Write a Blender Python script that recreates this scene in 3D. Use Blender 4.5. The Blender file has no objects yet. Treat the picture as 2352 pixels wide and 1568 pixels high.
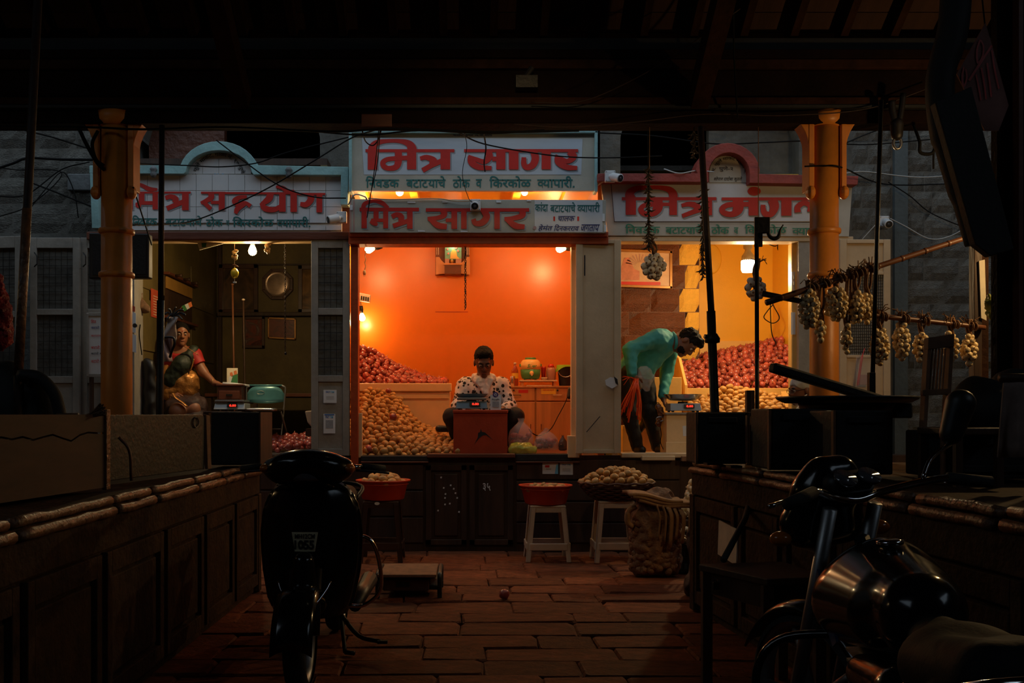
# Night market: three lit potato and onion stalls seen from the dark hall opposite.
import bpy,bmesh,math,random
import numpy as np
from mathutils import Vector,Matrix,noise

random.seed(11)
RNG=np.random.default_rng(5)
scn=bpy.context.scene
COL=scn.collection

# ------------------------------------------------------------------ camera
F,CX,CY,EYE=2287.0,1070.0,950.0,1.24      # focal length in px, vanishing point, eye height

def P(px,py,Z):
    """photo pixel + distance from the camera plane -> point in the place (metres)"""
    return Vector(((px-CX)/F*Z,Z,EYE+(CY-py)/F*Z))

cam=bpy.data.cameras.new('camera')
cam.lens,cam.sensor_width=36.0*F/2352.0,36.0
cam.shift_x,cam.shift_y=(1176-CX)/2352.0,(CY-784)/2352.0
cam.clip_start,cam.clip_end=0.05,200
camo=bpy.data.objects.new('camera',cam)
camo.location,camo.rotation_euler=(0,0,EYE),(math.pi/2,0,0)
COL.objects.link(camo)
scn.camera=camo

# ------------------------------------------------------------------ world, exposure
world=bpy.data.worlds.new('dusk_sky')
scn.world=world
world.use_nodes=True
_bg=world.node_tree.nodes['Background']
_bg.inputs[0].default_value=(0.50,0.61,0.72,1)
_bg.inputs[1].default_value=1.35
vs=scn.view_settings
vs.view_transform,vs.look,vs.gamma,vs.exposure='Standard','None',1.0,0.0
vs.use_curve_mapping=False
LAMP=1.0                                        # one factor for all the stalls' lamps

# ------------------------------------------------------------------ materials
def nodes_of(m):
    nt=m.node_tree
    return nt,nt.nodes['Principled BSDF']

def setin(b,name,v):
    if name in b.inputs:
        b.inputs[name].default_value=v

def mat(name,col,rough=0.6,metal=0.0,var=0.25,scale=8.0,bump=0.0,bscale=40.0,col2=None,spec=None,emit=None,es=0.0,stretch=None,alpha=None,trans=None,per_object=0.0,coat=0.0):
    """principled material whose colour is broken up by noise; optional fine relief"""
    m=bpy.data.materials.new(name)
    m.use_nodes=True
    nt,b=nodes_of(m)
    L=nt.links
    c=(*col,1)
    b.inputs['Roughness'].default_value=rough
    b.inputs['Metallic'].default_value=metal
    if spec is not None:
        setin(b,'Specular IOR Level',spec)
    if coat:
        setin(b,'Coat Weight',coat)
        setin(b,'Coat Roughness',0.08)
    if emit is not None:
        setin(b,'Emission Color',(*emit,1))
        setin(b,'Emission Strength',es)
    if alpha is not None:
        b.inputs['Alpha'].default_value=alpha
    if trans is not None:
        setin(b,'Transmission Weight',trans)
    tc=nt.nodes.new('ShaderNodeTexCoord')
    src=tc.outputs['Object']
    if stretch:
        mp=nt.nodes.new('ShaderNodeMapping')
        mp.inputs['Scale'].default_value=stretch
        L.new(src,mp.inputs[0])
        src=mp.outputs[0]
    if var>0:
        nz=nt.nodes.new('ShaderNodeTexNoise')
        nz.inputs['Scale'].default_value=scale
        nz.inputs['Detail'].default_value=5
        nz.inputs['Roughness'].default_value=0.65
        L.new(src,nz.inputs['Vector'])
        r=nt.nodes.new('ShaderNodeValToRGB')
        d=col2 if col2 else tuple(x*(1-var)for x in col)
        u=tuple(min(1,x*(1+var*0.5))for x in col)
        r.color_ramp.elements[0].position,r.color_ramp.elements[1].position=0.32,0.68
        r.color_ramp.elements[0].color=(*d,1)
        r.color_ramp.elements[1].color=(*u,1)
        L.new(nz.outputs[0],r.inputs[0])
        out=r.outputs[0]
        if per_object>0:
            oi=nt.nodes.new('ShaderNodeObjectInfo')
            hs=nt.nodes.new('ShaderNodeHueSaturation')
            mr=nt.nodes.new('ShaderNodeMapRange')
            mr.inputs[3].default_value,mr.inputs[4].default_value=1-per_object,1+per_object
            L.new(oi.outputs['Random'],mr.inputs[0])
            L.new(mr.outputs[0],hs.inputs['Value'])
            L.new(out,hs.inputs['Color'])
            out=hs.outputs[0]
        L.new(out,b.inputs['Base Color'])
    else:
        b.inputs['Base Color'].default_value=c
    if bump>0:
        bn=nt.nodes.new('ShaderNodeTexNoise')
        bn.inputs['Scale'].default_value=bscale
        bn.inputs['Detail'].default_value=6
        L.new(src,bn.inputs['Vector'])
        bp=nt.nodes.new('ShaderNodeBump')
        bp.inputs['Strength'].default_value=bump
        bp.inputs['Distance'].default_value=0.02
        L.new(bn.outputs[0],bp.inputs['Height'])
        L.new(bp.outputs[0],b.inputs['Normal'])
    return m

def glass_mat(name,col,rough=0.1,mixc=0.75):
    """thin see-through film: mix of transparent and glossy"""
    m=bpy.data.materials.new(name)
    m.use_nodes=True
    nt,b=nodes_of(m)
    b.inputs['Base Color'].default_value=(*col,1)
    b.inputs['Roughness'].default_value=rough
    tr=nt.nodes.new('ShaderNodeBsdfTransparent')
    mx=nt.nodes.new('ShaderNodeMixShader')
    mx.inputs[0].default_value=1-mixc
    nt.links.new(tr.outputs[0],mx.inputs[1])
    nt.links.new(b.outputs[0],mx.inputs[2])
    nt.links.new(mx.outputs[0],nt.nodes['Material Output'].inputs[0])
    return m

def emis(name,col,s):
    m=bpy.data.materials.new(name)
    m.use_nodes=True
    nt=m.node_tree
    nt.nodes.remove(nt.nodes['Principled BSDF'])
    e=nt.nodes.new('ShaderNodeEmission')
    e.inputs[0].default_value=(*col,1)
    e.inputs[1].default_value=s
    nt.links.new(e.outputs[0],nt.nodes['Material Output'].inputs[0])
    return m

M={}

def defmats():
    w=(1,1,0.12)
    M['stone']=mat('grey_stone',(.115,.112,.098),.9,var=.45,scale=3,bump=.7,bscale=14)
    M['stone2']=mat('grey_stone_block',(.115,.112,.098),.9,var=.4,scale=5,bump=.8,bscale=22,per_object=.15)
    M['plaster']=mat('pale_plaster',(.15,.165,.17),.9,var=.4,scale=2.2,bump=.6,bscale=18)
    M['bluegrey']=mat('bluegrey_plaster',(.085,.105,.11),.9,var=.25,scale=3,bump=.3,bscale=25)
    M['flag']=mat('flagstone',(.19,.058,.024),.7,spec=.12,var=.5,scale=5,bump=.45,bscale=22,per_object=.32)
    M['grout']=mat('packed_dirt',(.022,.013,.009),.95,var=.4,scale=9,bump=.6,bscale=40)
    M['orange']=mat('orange_gloss_paint',(.66,.165,.010),.31,var=.05,scale=1.5,bump=.03,bscale=30,spec=.5)
    M['orange_trim']=mat('red_orange_wood_paint',(.42,.06,.012),.45,var=.25,scale=12,bump=.1)
    M['yellow']=mat('yellow_wall_paint',(.88,.47,.025),.45,var=.06,scale=2,bump=.06,bscale=60)
    M['yellow_stone']=mat('yellow_painted_stone',(.88,.54,.09),.6,var=.1,scale=6,bump=.7,bscale=30)
    M['brown_stone']=mat('brown_painted_stone',(.125,.042,.022),.5,var=.25,scale=6,bump=.7,bscale=26)
    M['olive']=mat('olive_wall_paint',(.15,.105,.032),.6,var=.3,scale=3,bump=.15,bscale=20)
    M['olive_panel']=mat('olive_wood_panel',(.13,.095,.03),.55,var=.3,scale=3,bump=.1)
    M['dkwood']=mat('dark_brown_wood',(.055,.026,.014),.55,var=.5,scale=10,stretch=(1,1,.15),bump=.2)
    M['redwood']=mat('red_brown_wood',(.14,.038,.016),.5,var=.35,scale=10,stretch=(.2,1,1),bump=.12)
    M['hallwood']=mat('old_painted_timber',(.036,.014,.006),.8,spec=.1,var=.45,scale=7,bump=.35,bscale=25)
    M['plank']=mat('roof_plank',(.050,.018,.010),.85,var=.4,scale=6,stretch=(1,.2,1),bump=.2,per_object=.25)
    M['counter']=mat('worn_brown_counter_paint',(.055,.028,.012),.8,spec=.15,var=.55,scale=7,bump=.5,bscale=30,col2=(.028,.015,.009))
    M['ledge']=mat('worn_ledge_paint',(.24,.115,.05),.38,var=.5,scale=14,bump=.45,bscale=45,col2=(.07,.035,.02))
    M['blackpaint']=mat('black_painted_board',(.012,.012,.012),.7,var=.3,scale=6,bump=.2)
    M['greenblack']=mat('dark_green_metal',(.024,.023,.013),.55,var=.5,scale=6,bump=.2)
    M['boardedge']=mat('raw_board_edge',(.20,.095,.045),.7,var=.4,scale=12)
    M['column']=mat('ochre_column_paint',(.70,.24,.03),.42,var=.18,scale=4,bump=.18,bscale=12)
    M['beam']=mat('dark_beam_paint',(.011,.004,.002),.8,spec=.1,var=.45,scale=5,bump=.3)
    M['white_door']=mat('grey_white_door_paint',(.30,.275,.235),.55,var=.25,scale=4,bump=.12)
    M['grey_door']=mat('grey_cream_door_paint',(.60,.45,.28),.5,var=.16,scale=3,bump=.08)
    M['cream']=mat('cream_bin_paint',(.80,.56,.30),.4,var=.1,scale=4,bump=.05)
    M['yellow_bin']=mat('yellow_bin_paint',(.84,.52,.16),.42,var=.1,scale=4,bump=.05)
    M['signwhite']=mat('white_sign_tiles',(.62,.62,.62),.35,var=.1,scale=3,bump=.03)
    M['signcream']=mat('cream_sign_sheet',(.44,.42,.345),.5,var=.16,scale=3,bump=.05)
    M['signblue']=mat('pale_blue_sign_ground',(.50,.56,.62),.5,var=.14,scale=5,stretch=(.2,1,1))
    M['signgrey']=mat('grey_cream_sign',(.50,.47,.40),.5,var=.14,scale=3)
    M['cyan']=mat('pale_turquoise_paint',(.26,.46,.46),.5,var=.3,scale=5,bump=.15)
    M['maroon']=mat('maroon_paint',(.30,.045,.03),.6,var=.35,scale=5,bump=.2)
    M['pinkstripe']=mat('faded_pink_stripe',(.45,.26,.23),.6,var=.1)
    M['red']=mat('red_sign_paint',(.58,.022,.012),.45,var=.12,scale=9)
    M['teal']=mat('teal_sign_paint',(.02,.14,.13),.5,var=.1)
    M['green_t']=mat('green_sign_paint',(.03,.20,.11),.5,var=.1)
    M['navy']=mat('navy_sign_paint',(.03,.04,.15),.5,var=.1)
    M['blacktxt']=mat('black_sign_paint',(.02,.02,.02),.5,var=0)
    M['shadow_t']=mat('grey_letter_edge',(.30,.32,.34),.5,var=0)
    M['bluetxt']=mat('blue_print',(.03,.13,.42),.5,var=0)
    M['sky_txt']=mat('light_blue_print',(.15,.5,.8),.5,var=0)
    M['paper']=mat('white_paper',(.72,.73,.74),.6,var=.06,scale=6)
    M['paper2']=mat('cream_paper',(.70,.62,.46),.7,var=.15,scale=9)
    M['greyprint']=mat('grey_print',(.34,.35,.37),.6,var=.2,scale=60)
    M['redpaper']=mat('orange_red_poster',(.50,.07,.03),.6,var=.15,scale=12)
    M['potato']=mat('potato_skin',(.52,.27,.075),.58,var=.3,scale=14,bump=.12,bscale=60,per_object=.2)
    M['onion']=mat('red_onion_skin',(.40,.078,.062),.30,var=.45,scale=9,stretch=(1,1,.25),per_object=.28,spec=.6)
    M['onion_dry']=mat('dry_onion_neck',(.55,.26,.14),.6,var=.3)
    M['wonion']=mat('white_onion_skin',(.82,.62,.33),.32,var=.2,scale=9,stretch=(1,1,.3),per_object=.18)
    M['garlic']=mat('garlic_skin',(.66,.60,.54),.5,var=.22,scale=10,per_object=.12)
    M['straw']=mat('dry_straw',(.20,.10,.045),.85,var=.4,scale=20)
    M['bamboo']=mat('bamboo',(.17,.062,.026),.38,var=.3,scale=6)
    M['iron']=mat('dark_iron',(.018,.015,.014),.5,metal=.3,var=.4,scale=12,bump=.15)
    M['rust']=mat('rusty_iron',(.035,.016,.011),.6,metal=.2,var=.5,scale=12,bump=.25)
    M['steel']=mat('stainless_steel',(.62,.60,.58),.25,metal=1,var=.08,scale=5)
    M['dullsteel']=mat('dull_steel',(.36,.36,.36),.42,metal=.9,var=.2,scale=8)
    M['chairpaint']=mat('turquoise_chair_paint',(.10,.30,.33),.28,metal=.15,var=.2,scale=6)
    M['scaleblue']=mat('slate_blue_plastic',(.13,.21,.26),.45,var=.1)
    M['scalegrey']=mat('grey_scale_casing',(.36,.38,.38),.35,metal=.3,var=.1)
    M['led']=emis('red_led_digits',(1,.03,.015),3.0)
    M['black']=mat('black_plastic',(.012,.012,.013),.45,var=.1)
    M['rubber']=mat('black_rubber',(.015,.015,.015),.8,var=.2,bump=.2)
    M['gloss']=mat('gloss_black_paint',(.006,.006,.007),.16,var=0,spec=.35,coat=.15)
    M['satin']=mat('satin_black_seat',(.007,.007,.008),.7,spec=.2,var=.2,bump=.1,bscale=90)
    M['chrome']=mat('chrome',(.7,.7,.7),.12,metal=1,var=0)
    M['lens']=mat('clear_lens',(.08,.08,.09),.06,var=0,coat=1)
    M['amberlens']=mat('amber_lens',(.45,.12,.01),.15,var=0)
    M['redlens']=mat('red_lens',(.4,.01,.01),.15,var=0)
    M['box_red']=mat('red_brown_box_paint',(.50,.055,.014),.45,var=.2,scale=5,bump=.08)
    M['laminate']=mat('wood_laminate',(.56,.24,.085),.36,var=.22,scale=5,stretch=(3,3,.2))
    M['laminate_dk']=mat('dark_laminate_gap',(.10,.04,.015),.5,var=.1)
    M['tub']=mat('orange_red_plastic',(.62,.055,.015),.38,var=.12,scale=4)
    M['stool_w']=mat('cream_white_plastic',(.60,.46,.33),.45,var=.14,scale=5)
    M['stool_b']=mat('dark_brown_plastic',(.05,.025,.018),.3,var=.2)
    M['cane']=mat('woven_cane',(.12,.05,.025),.7,var=.4,scale=25,bump=.3)
    M['burlap']=mat('burlap',(.33,.17,.07),.9,var=.25,scale=20,bump=.35,bscale=200)
    M['net']=mat('brown_net_sack',(.24,.11,.045),.75,var=.4,scale=30,bump=.5,bscale=60)
    M['film']=glass_mat('clear_plastic_film',(.75,.62,.60),.12,.70)
    M['film_g']=glass_mat('yellow_green_plastic_film',(.50,.52,.06),.2,.35)
    M['film_w']=glass_mat('milky_plastic_film',(.7,.7,.7),.2,.78)
    M['film_d']=glass_mat('dark_plastic_film',(.10,.07,.06),.2,.25)
    M['skin']=mat('brown_skin',(.30,.115,.055),.5,var=.1,scale=20)
    M['skin_d']=mat('dark_brown_skin',(.16,.062,.032),.5,var=.1,scale=20)
    M['hair']=mat('black_hair',(.008,.006,.005),.75,var=.3,scale=60,bump=.5,bscale=120,spec=.15)
    M['lip']=mat('dark_lips',(.20,.05,.035),.5,var=0)
    M['eye']=mat('eye_dark',(.03,.02,.018),.2,var=0)
    M['eyew']=mat('eye_white',(.45,.38,.32),.3,var=0)
    M['shirt_t']=mat('turquoise_jersey',(.035,.30,.32),.75,var=.15,scale=4,bump=.3,bscale=18)
    M['trouser']=mat('black_trousers',(.012,.011,.012),.8,var=.2,bump=.2,bscale=25)
    M['scarf']=mat('white_cotton_scarf',(.70,.66,.62),.8,var=.1,bump=.3,bscale=30)
    M['cloth_pale']=mat('pale_cotton_cap',(.46,.46,.42),.85,var=.15,bump=.2)
    M['red_blouse']=mat('red_blouse_cloth',(.45,.018,.016),.6,var=.1)
    M['sari']=mat('dark_brown_sari',(.045,.018,.014),.65,var=.4,scale=10,bump=.2)
    M['sari_g']=mat('dark_green_sari',(.020,.030,.018),.6,var=.4,scale=10,bump=.2)
    M['gold']=mat('gold_brocade',(.62,.27,.07),.34,metal=.55,var=.3,scale=14,bump=.25,bscale=60)
    M['orange_strip']=mat('orange_plastic_strip',(.85,.085,.012),.4,var=.1)
    M['lemon']=mat('lemon_skin',(.68,.52,.02),.4,var=.15)
    M['chili']=mat('dried_chili_leaf',(.035,.022,.012),.7,var=.4)
    M['wire']=mat('black_cable',(.008,.008,.008),.8,var=0,spec=.1)
    M['wire_w']=mat('white_cable',(.42,.43,.42),.6,var=0)
    M['camwhite']=mat('white_camera_plastic',(.62,.62,.62),.4,var=.04)
    M['bulb']=emis('bulb_glow',(1,.74,.36),22)
    M['bulb2']=emis('frosted_bulb_glow',(1,.86,.58),9)
    M['bulb_l']=emis('clear_bulb_glow',(1,.70,.30),26)
    M['brass']=mat('brass_holder',(.42,.25,.08),.4,metal=.7,var=.1)
    M['holder']=mat('cream_lamp_holder',(.55,.40,.22),.5,var=.1)
    M['frame_w']=mat('dark_picture_frame',(.075,.028,.014),.4,var=.3,scale=14)
    M['goldframe']=mat('gilt_picture_frame',(.42,.20,.06),.35,metal=.5,var=.2)
    M['jug_g']=mat('green_plastic',(.06,.26,.09),.38,var=.06)
    M['jug_y']=mat('yellow_cream_plastic',(.80,.52,.17),.38,var=.06)
    M['lime']=mat('lime_plastic',(.32,.62,.03),.4,var=.05)
    M['amber']=mat('amber_drink',(.35,.06,.015),.15,var=.1)
    M['label_y']=mat('yellow_label',(.75,.42,.03),.5,var=.06)
    M['redcup']=mat('translucent_red_plastic',(.50,.03,.02),.25,var=.05)
    M['jar']=mat('pink_brown_jar',(.42,.20,.14),.2,var=.1)
    M['rug']=mat('red_tinsel',(.42,.008,.012),.3,var=.5,scale=40,bump=.9,bscale=80)
    M['leafy']=mat('yellow_green_leaf',(.20,.22,.02),.5,var=.4)
    M['saffron']=mat('saffron_cloth',(.62,.16,.04),.7,var=.05)
    M['whitec']=mat('white_cloth',(.6,.6,.58),.7,var=.05)
    M['greenc']=mat('green_cloth',(.03,.17,.05),.7,var=.05)
    # white shirt with black spots
    m=mat('white_shirt_black_spots',(.78,.72,.68),.7,var=.06,bump=.2,bscale=20)
    nt,b=nodes_of(m)
    old=b.inputs['Base Color'].links[0].from_socket
    tc=nt.nodes.new('ShaderNodeTexCoord')
    vo=nt.nodes.new('ShaderNodeTexVoronoi')
    vo.inputs['Scale'].default_value=25
    nt.links.new(tc.outputs['Object'],vo.inputs['Vector'])
    ad=nt.nodes.new('ShaderNodeMath')
    ad.operation='MULTIPLY_ADD'
    ad.inputs[1].default_value,ad.inputs[2].default_value=.28,.26
    sp=nt.nodes.new('ShaderNodeSeparateColor')
    nt.links.new(vo.outputs['Color'],sp.inputs[0])
    nt.links.new(sp.outputs[0],ad.inputs[0])
    lt=nt.nodes.new('ShaderNodeMath')
    lt.operation='LESS_THAN'
    nt.links.new(vo.outputs['Distance'],lt.inputs[0])
    nt.links.new(ad.outputs[0],lt.inputs[1])
    mx=nt.nodes.new('ShaderNodeMixRGB')
    nt.links.new(lt.outputs[0],mx.inputs[0])
    nt.links.new(old,mx.inputs[1])
    mx.inputs[2].default_value=(.012,.01,.01,1)
    nt.links.new(mx.outputs[0],b.inputs['Base Color'])
    M['spots']=m

defmats()

def picture_mat(name,cols,scale=6,rough=.15):
    """a painted or printed picture: soft patches of colour, under glass"""
    m=bpy.data.materials.new(name)
    m.use_nodes=True
    nt,b=nodes_of(m)
    tc=nt.nodes.new('ShaderNodeTexCoord')
    nz=nt.nodes.new('ShaderNodeTexNoise')
    nz.inputs['Scale'].default_value=scale
    nz.inputs['Detail'].default_value=3
    nz.inputs['Distortion'].default_value=1.2
    nt.links.new(tc.outputs['Object'],nz.inputs['Vector'])
    r=nt.nodes.new('ShaderNodeValToRGB')
    e=r.color_ramp.elements
    while len(e)<len(cols):
        e.new(.5)
    for i,c in enumerate(cols):
        e[i].position=.3+.4*i/max(1,len(cols)-1)
        e[i].color=(*c,1)
    nt.links.new(nz.outputs[0],r.inputs[0])
    nt.links.new(r.outputs[0],b.inputs['Base Color'])
    b.inputs['Roughness'].default_value=rough
    return m

# ------------------------------------------------------------------ mesh helpers
def smooth_path(pts,n=6):
    """Catmull-Rom through points (any dimension)"""
    p=[np.array(q,float)for q in pts]
    if len(p)<3:
        return p
    q=[2*p[0]-p[1]]+p+[2*p[-1]-p[-2]]
    out=[]
    for i in range(1,len(q)-2):
        a,b,c,d=q[i-1],q[i],q[i+1],q[i+2]
        for k in range(n):
            t=k/n
            out.append(.5*((2*b)+(c-a)*t+(2*a-5*b+4*c-d)*t*t+(3*b-a-3*c+d)*t**3))
    out.append(p[-1])
    return out

def rotz(a):
    return Matrix.Rotation(a,3,'Z')

def align(d,up=Vector((0,0,1))):
    """3x3 whose z axis is d"""
    return Vector(d).to_track_quat('Z','Y').to_matrix()

class MB:
    """collects shapes and links them as ONE mesh object"""

    def __init__(s):
        s.v,s.f,s.m,s.cur=[],[],[],0

    def slot(s,i):
        s.cur=i
        return s

    def add(s,v,f):
        b=len(s.v)
        s.v+=[tuple(p)for p in v]
        s.f+=[[i+b for i in q]for q in f]
        s.m+=[s.cur]*len(f)
        return s

    def box(s,c,d,R=None):
        c=Vector(c)
        pts=[]
        for z in(-.5,.5):
            for y in(-.5,.5):
                for x in(-.5,.5):
                    o=Vector((x*d[0],y*d[1],z*d[2]))
                    pts.append(c+(R @ o if R else o))
        return s.add(pts,[(0,2,3,1),(4,5,7,6),(0,1,5,4),(2,6,7,3),(0,4,6,2),(1,3,7,5)])

    def b2(s,a,b):
        a,b=Vector(a),Vector(b)
        return s.box((a+b)/2,[abs(q)for q in(b-a)])

    def prism(s,poly,ext):
        """closed outline of 3D points pushed along a vector"""
        n=len(poly)
        ext=Vector(ext)
        A=[Vector(p)for p in poly]
        B=[p+ext for p in A]
        f=[list(range(n))[::-1],[n+i for i in range(n)]]
        f+=[(i,(i+1)%n,n+(i+1)%n,n+i)for i in range(n)]
        return s.add(A+B,f)

    def poly(s,pts):
        return s.add(pts,[list(range(len(pts)))])

    def tube(s,pts,r,n=8,cap=True,closed=False,flat=1.0):
        pts=[Vector(p)for p in pts]
        k=len(pts)
        rr=r if hasattr(r,'__len__')else[r]*k
        vs_,fs=[],[]
        up=None
        for i,p in enumerate(pts):
            if closed:
                t=pts[(i+1)%k]-pts[i-1]
            else:
                t=pts[min(i+1,k-1)]-pts[max(i-1,0)]
            t=t.normalized()if t.length>1e-9 else Vector((0,0,1))
            if up is None:
                up=Vector((0,0,1))if abs(t.z)<.9 else Vector((1,0,0))
            x=t.cross(up)
            x=x.normalized()if x.length>1e-6 else Vector((1,0,0))
            y=x.cross(t).normalized()
            up=y
            for j in range(n):
                a=2*math.pi*j/n
                vs_.append(p+x*math.cos(a)*rr[i]+y*math.sin(a)*rr[i]*flat)
        m=k if closed else k-1
        for i in range(m):
            for j in range(n):
                a,b=i*n+j,i*n+(j+1)%n
                c,d=((i+1)%k)*n+(j+1)%n,((i+1)%k)*n+j
                fs.append((a,b,c,d))
        if cap and not closed:
            fs.append(list(range(n))[::-1])
            fs.append([(k-1)*n+j for j in range(n)])
        return s.add(vs_,fs)

    def lathe(s,prof,c=(0,0,0),n=20,R=None,sx=1,sy=1,cap=True):
        """profile [(radius, height)] turned about z, then rotated by R and moved to c"""
        c=Vector(c)
        vs_,fs=[],[]
        for r,z in prof:
            for j in range(n):
                a=2*math.pi*j/n
                o=Vector((r*math.cos(a)*sx,r*math.sin(a)*sy,z))
                vs_.append(c+(R @ o if R else o))
        for i in range(len(prof)-1):
            for j in range(n):
                fs.append((i*n+j,i*n+(j+1)%n,(i+1)*n+(j+1)%n,(i+1)*n+j))
        if cap:
            fs.append(list(range(n))[::-1])
            fs.append([(len(prof)-1)*n+j for j in range(n)])
        return s.add(vs_,fs)

    def ell(s,c,r,R=None,n=10,m=7,warp=None):
        c=Vector(c)
        r=r if hasattr(r,'__len__')else(r,r,r)
        vs_,fs=[],[]
        for i in range(1,m):
            th=math.pi*i/m
            for j in range(n):
                a=2*math.pi*j/n
                o=Vector((math.sin(th)*math.cos(a),math.sin(th)*math.sin(a),math.cos(th)))
                if warp:
                    o=o*warp(o)
                o=Vector((o.x*r[0],o.y*r[1],o.z*r[2]))
                vs_.append(c+(R @ o if R else o))
        for sgn in(1,-1):
            o=Vector((0,0,sgn))
            if warp:
                o=o*warp(o)
            o=Vector((0,0,o.z*r[2]))
            vs_.append(c+(R @ o if R else o))
        T,B=len(vs_)-2,len(vs_)-1
        for j in range(n):
            fs.append((T,j,(j+1)%n))
            fs.append((B,(m-2)*n+(j+1)%n,(m-2)*n+j))
        for i in range(m-2):
            for j in range(n):
                fs.append((i*n+j,(i+1)*n+j,(i+1)*n+(j+1)%n,i*n+(j+1)%n))
        return s.add(vs_,fs)

    def grid(s,fn,nu,nv,close_u=False):
        """sheet of points fn(u, v), u and v in 0..1"""
        vs_=[fn(i/(nu if close_u else nu-1),j/(nv-1))for j in range(nv)for i in range(nu)]
        fs=[]
        for j in range(nv-1):
            for i in range(nu if close_u else nu-1):
                a,b=j*nu+i,j*nu+(i+1)%nu
                fs.append((a,b,b+nu,a+nu))
        return s.add(vs_,fs)

    def mesh(s,name,mats,smooth=False):
        me=bpy.data.meshes.new(name)
        me.from_pydata(s.v,[],s.f)
        for m in(mats if isinstance(mats,(list,tuple))else[mats]):
            me.materials.append(M[m]if isinstance(m,str)else m)
        me.polygons.foreach_set('material_index',s.m)
        if smooth:
            me.polygons.foreach_set('use_smooth',[True]*len(me.polygons))
        me.update()
        return me

    def build(s,name,mats,parent=None,smooth=False,bevel=0,solid=0,sub=0):
        o=bpy.data.objects.new(name,s.mesh(name,mats,smooth))
        link(o,parent)
        if solid:
            q=o.modifiers.new('thick','SOLIDIFY')
            q.thickness=solid
            q.offset=0
        if bevel:
            q=o.modifiers.new('bevel','BEVEL')
            q.width,q.segments,q.limit_method=bevel,2,'ANGLE'
        if sub:
            q=o.modifiers.new('sub','SUBSURF')
            q.levels=q.render_levels=sub
        return o

def link(o,parent=None):
    COL.objects.link(o)
    if parent is not None:
        o.parent=parent
        o.matrix_parent_inverse=INV.get(parent.name,Matrix.Identity(4))

INV={}

def tag(o,label,cat,group=None,kind=None):
    o['label'],o['category']=label,cat
    if group:
        o['group']=group
    if kind:
        o['kind']=kind
    return o

def thing(name,label,cat,loc=(0,0,0),group=None):
    """Empty at a thing's base; its parts are built in place (world metres) under it"""
    o=bpy.data.objects.new(name,None)
    o.empty_display_size=.05
    o.location=loc
    COL.objects.link(o)
    INV[o.name]=Matrix.Translation(-Vector(loc))
    return tag(o,label,cat,group)

def struct(o,label,cat=None):
    o['kind'],o['label']='structure',label
    if cat:
        o['category']=cat
    return o

def dup(root,loc,rz=0.0,label=None,group=None,scale=None):
    r=root.copy()
    COL.objects.link(r)
    r.location=loc
    r.rotation_euler=(0,0,rz)
    if scale:
        r.scale=scale
    if label:
        r['label']=label
    if group:
        r['group']=group
    for ch in root.children:
        c=ch.copy()
        COL.objects.link(c)
        c.parent=r
        for g in ch.children:
            d=g.copy()
            COL.objects.link(d)
            d.parent=c
    return r

def point_light(name,loc,watts,col,radius=.03,parent=None,spot=None,aim=None):
    l=bpy.data.lights.new(name,'SPOT' if spot else 'POINT')
    l.energy=watts*LAMP
    l.color=col
    l.shadow_soft_size=radius
    if spot:
        l.spot_size,l.spot_blend=spot,.6
    o=bpy.data.objects.new(name,l)
    o.location=loc
    if aim:
        o.rotation_euler=(Vector(aim)-Vector(loc)).to_track_quat('-Z','Y').to_euler()
    link(o,parent)
    return o

# ------------------------------------------------------------------ lettering
def ribbon(mb,pts,fn,smooth=True,dy=0.0):
    """brush stroke: (x, y, width) points in sign coordinates -> flat strip; fn maps (x, y) to a point"""
    q=smooth_path(pts,5)if smooth and len(pts)>2 else[np.array(p,float)for p in pts]
    L,R=[],[]
    for i,p in enumerate(q):
        t=q[min(i+1,len(q)-1)][:2]-q[max(i-1,0)][:2]
        t=t/(np.linalg.norm(t)+1e-9)
        nrm=np.array((-t[1],t[0]))*max(p[2],2)/2
        e=Vector((0,dy+i*1.5e-5,0))
        L.append(fn(*(p[:2]+nrm))-e)
        R.append(fn(*(p[:2]-nrm))-e)
    n=len(q)
    mb.add(L+R,[(i,i+1,n+i+1,n+i)for i in range(n-1)])

def text_mesh(segs,bold=0.0):
    """segs: list of str or ('h', str) = half letter (right stem cut off). Returns verts, faces, in font units"""
    V,Fc,x=[],[],0.0
    for sg in segs:
        half=not isinstance(sg,str)
        t=sg[1]if half else sg
        cu=bpy.data.curves.new('t','FONT')
        cu.body=t
        cu.offset=bold
        cu.resolution_u=3
        o=bpy.data.objects.new('t',cu)
        COL.objects.link(o)
        dg=bpy.context.evaluated_depsgraph_get()
        me=bpy.data.meshes.new_from_object(o.evaluated_get(dg))
        bpy.data.objects.remove(o)
        bpy.data.curves.remove(cu)
        bm=bmesh.new()
        bm.from_mesh(me)
        bpy.data.meshes.remove(me)
        xs=[v.co.x for v in bm.verts]
        if not xs:
            x+=.3
            bm.free()
            continue
        x0,x1=min(xs),max(xs)
        if half:
            cut=x1-.17
            bmesh.ops.bisect_plane(bm,geom=bm.verts[:]+bm.edges[:]+bm.faces[:],plane_co=(cut,0,0),plane_no=(1,0,0),clear_outer=True)
            x1=cut
        b=len(V)
        bm.verts.ensure_lookup_table()
        V+=[(v.co.x-x0+x,v.co.y)for v in bm.verts]
        Fc+=[[v.index+b for v in f.verts]for f in bm.faces]
        x+=(x1-x0)-(.02 if half else 0)
        if not half:
            x+=-.015
        bm.free()
    return V,Fc

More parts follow.
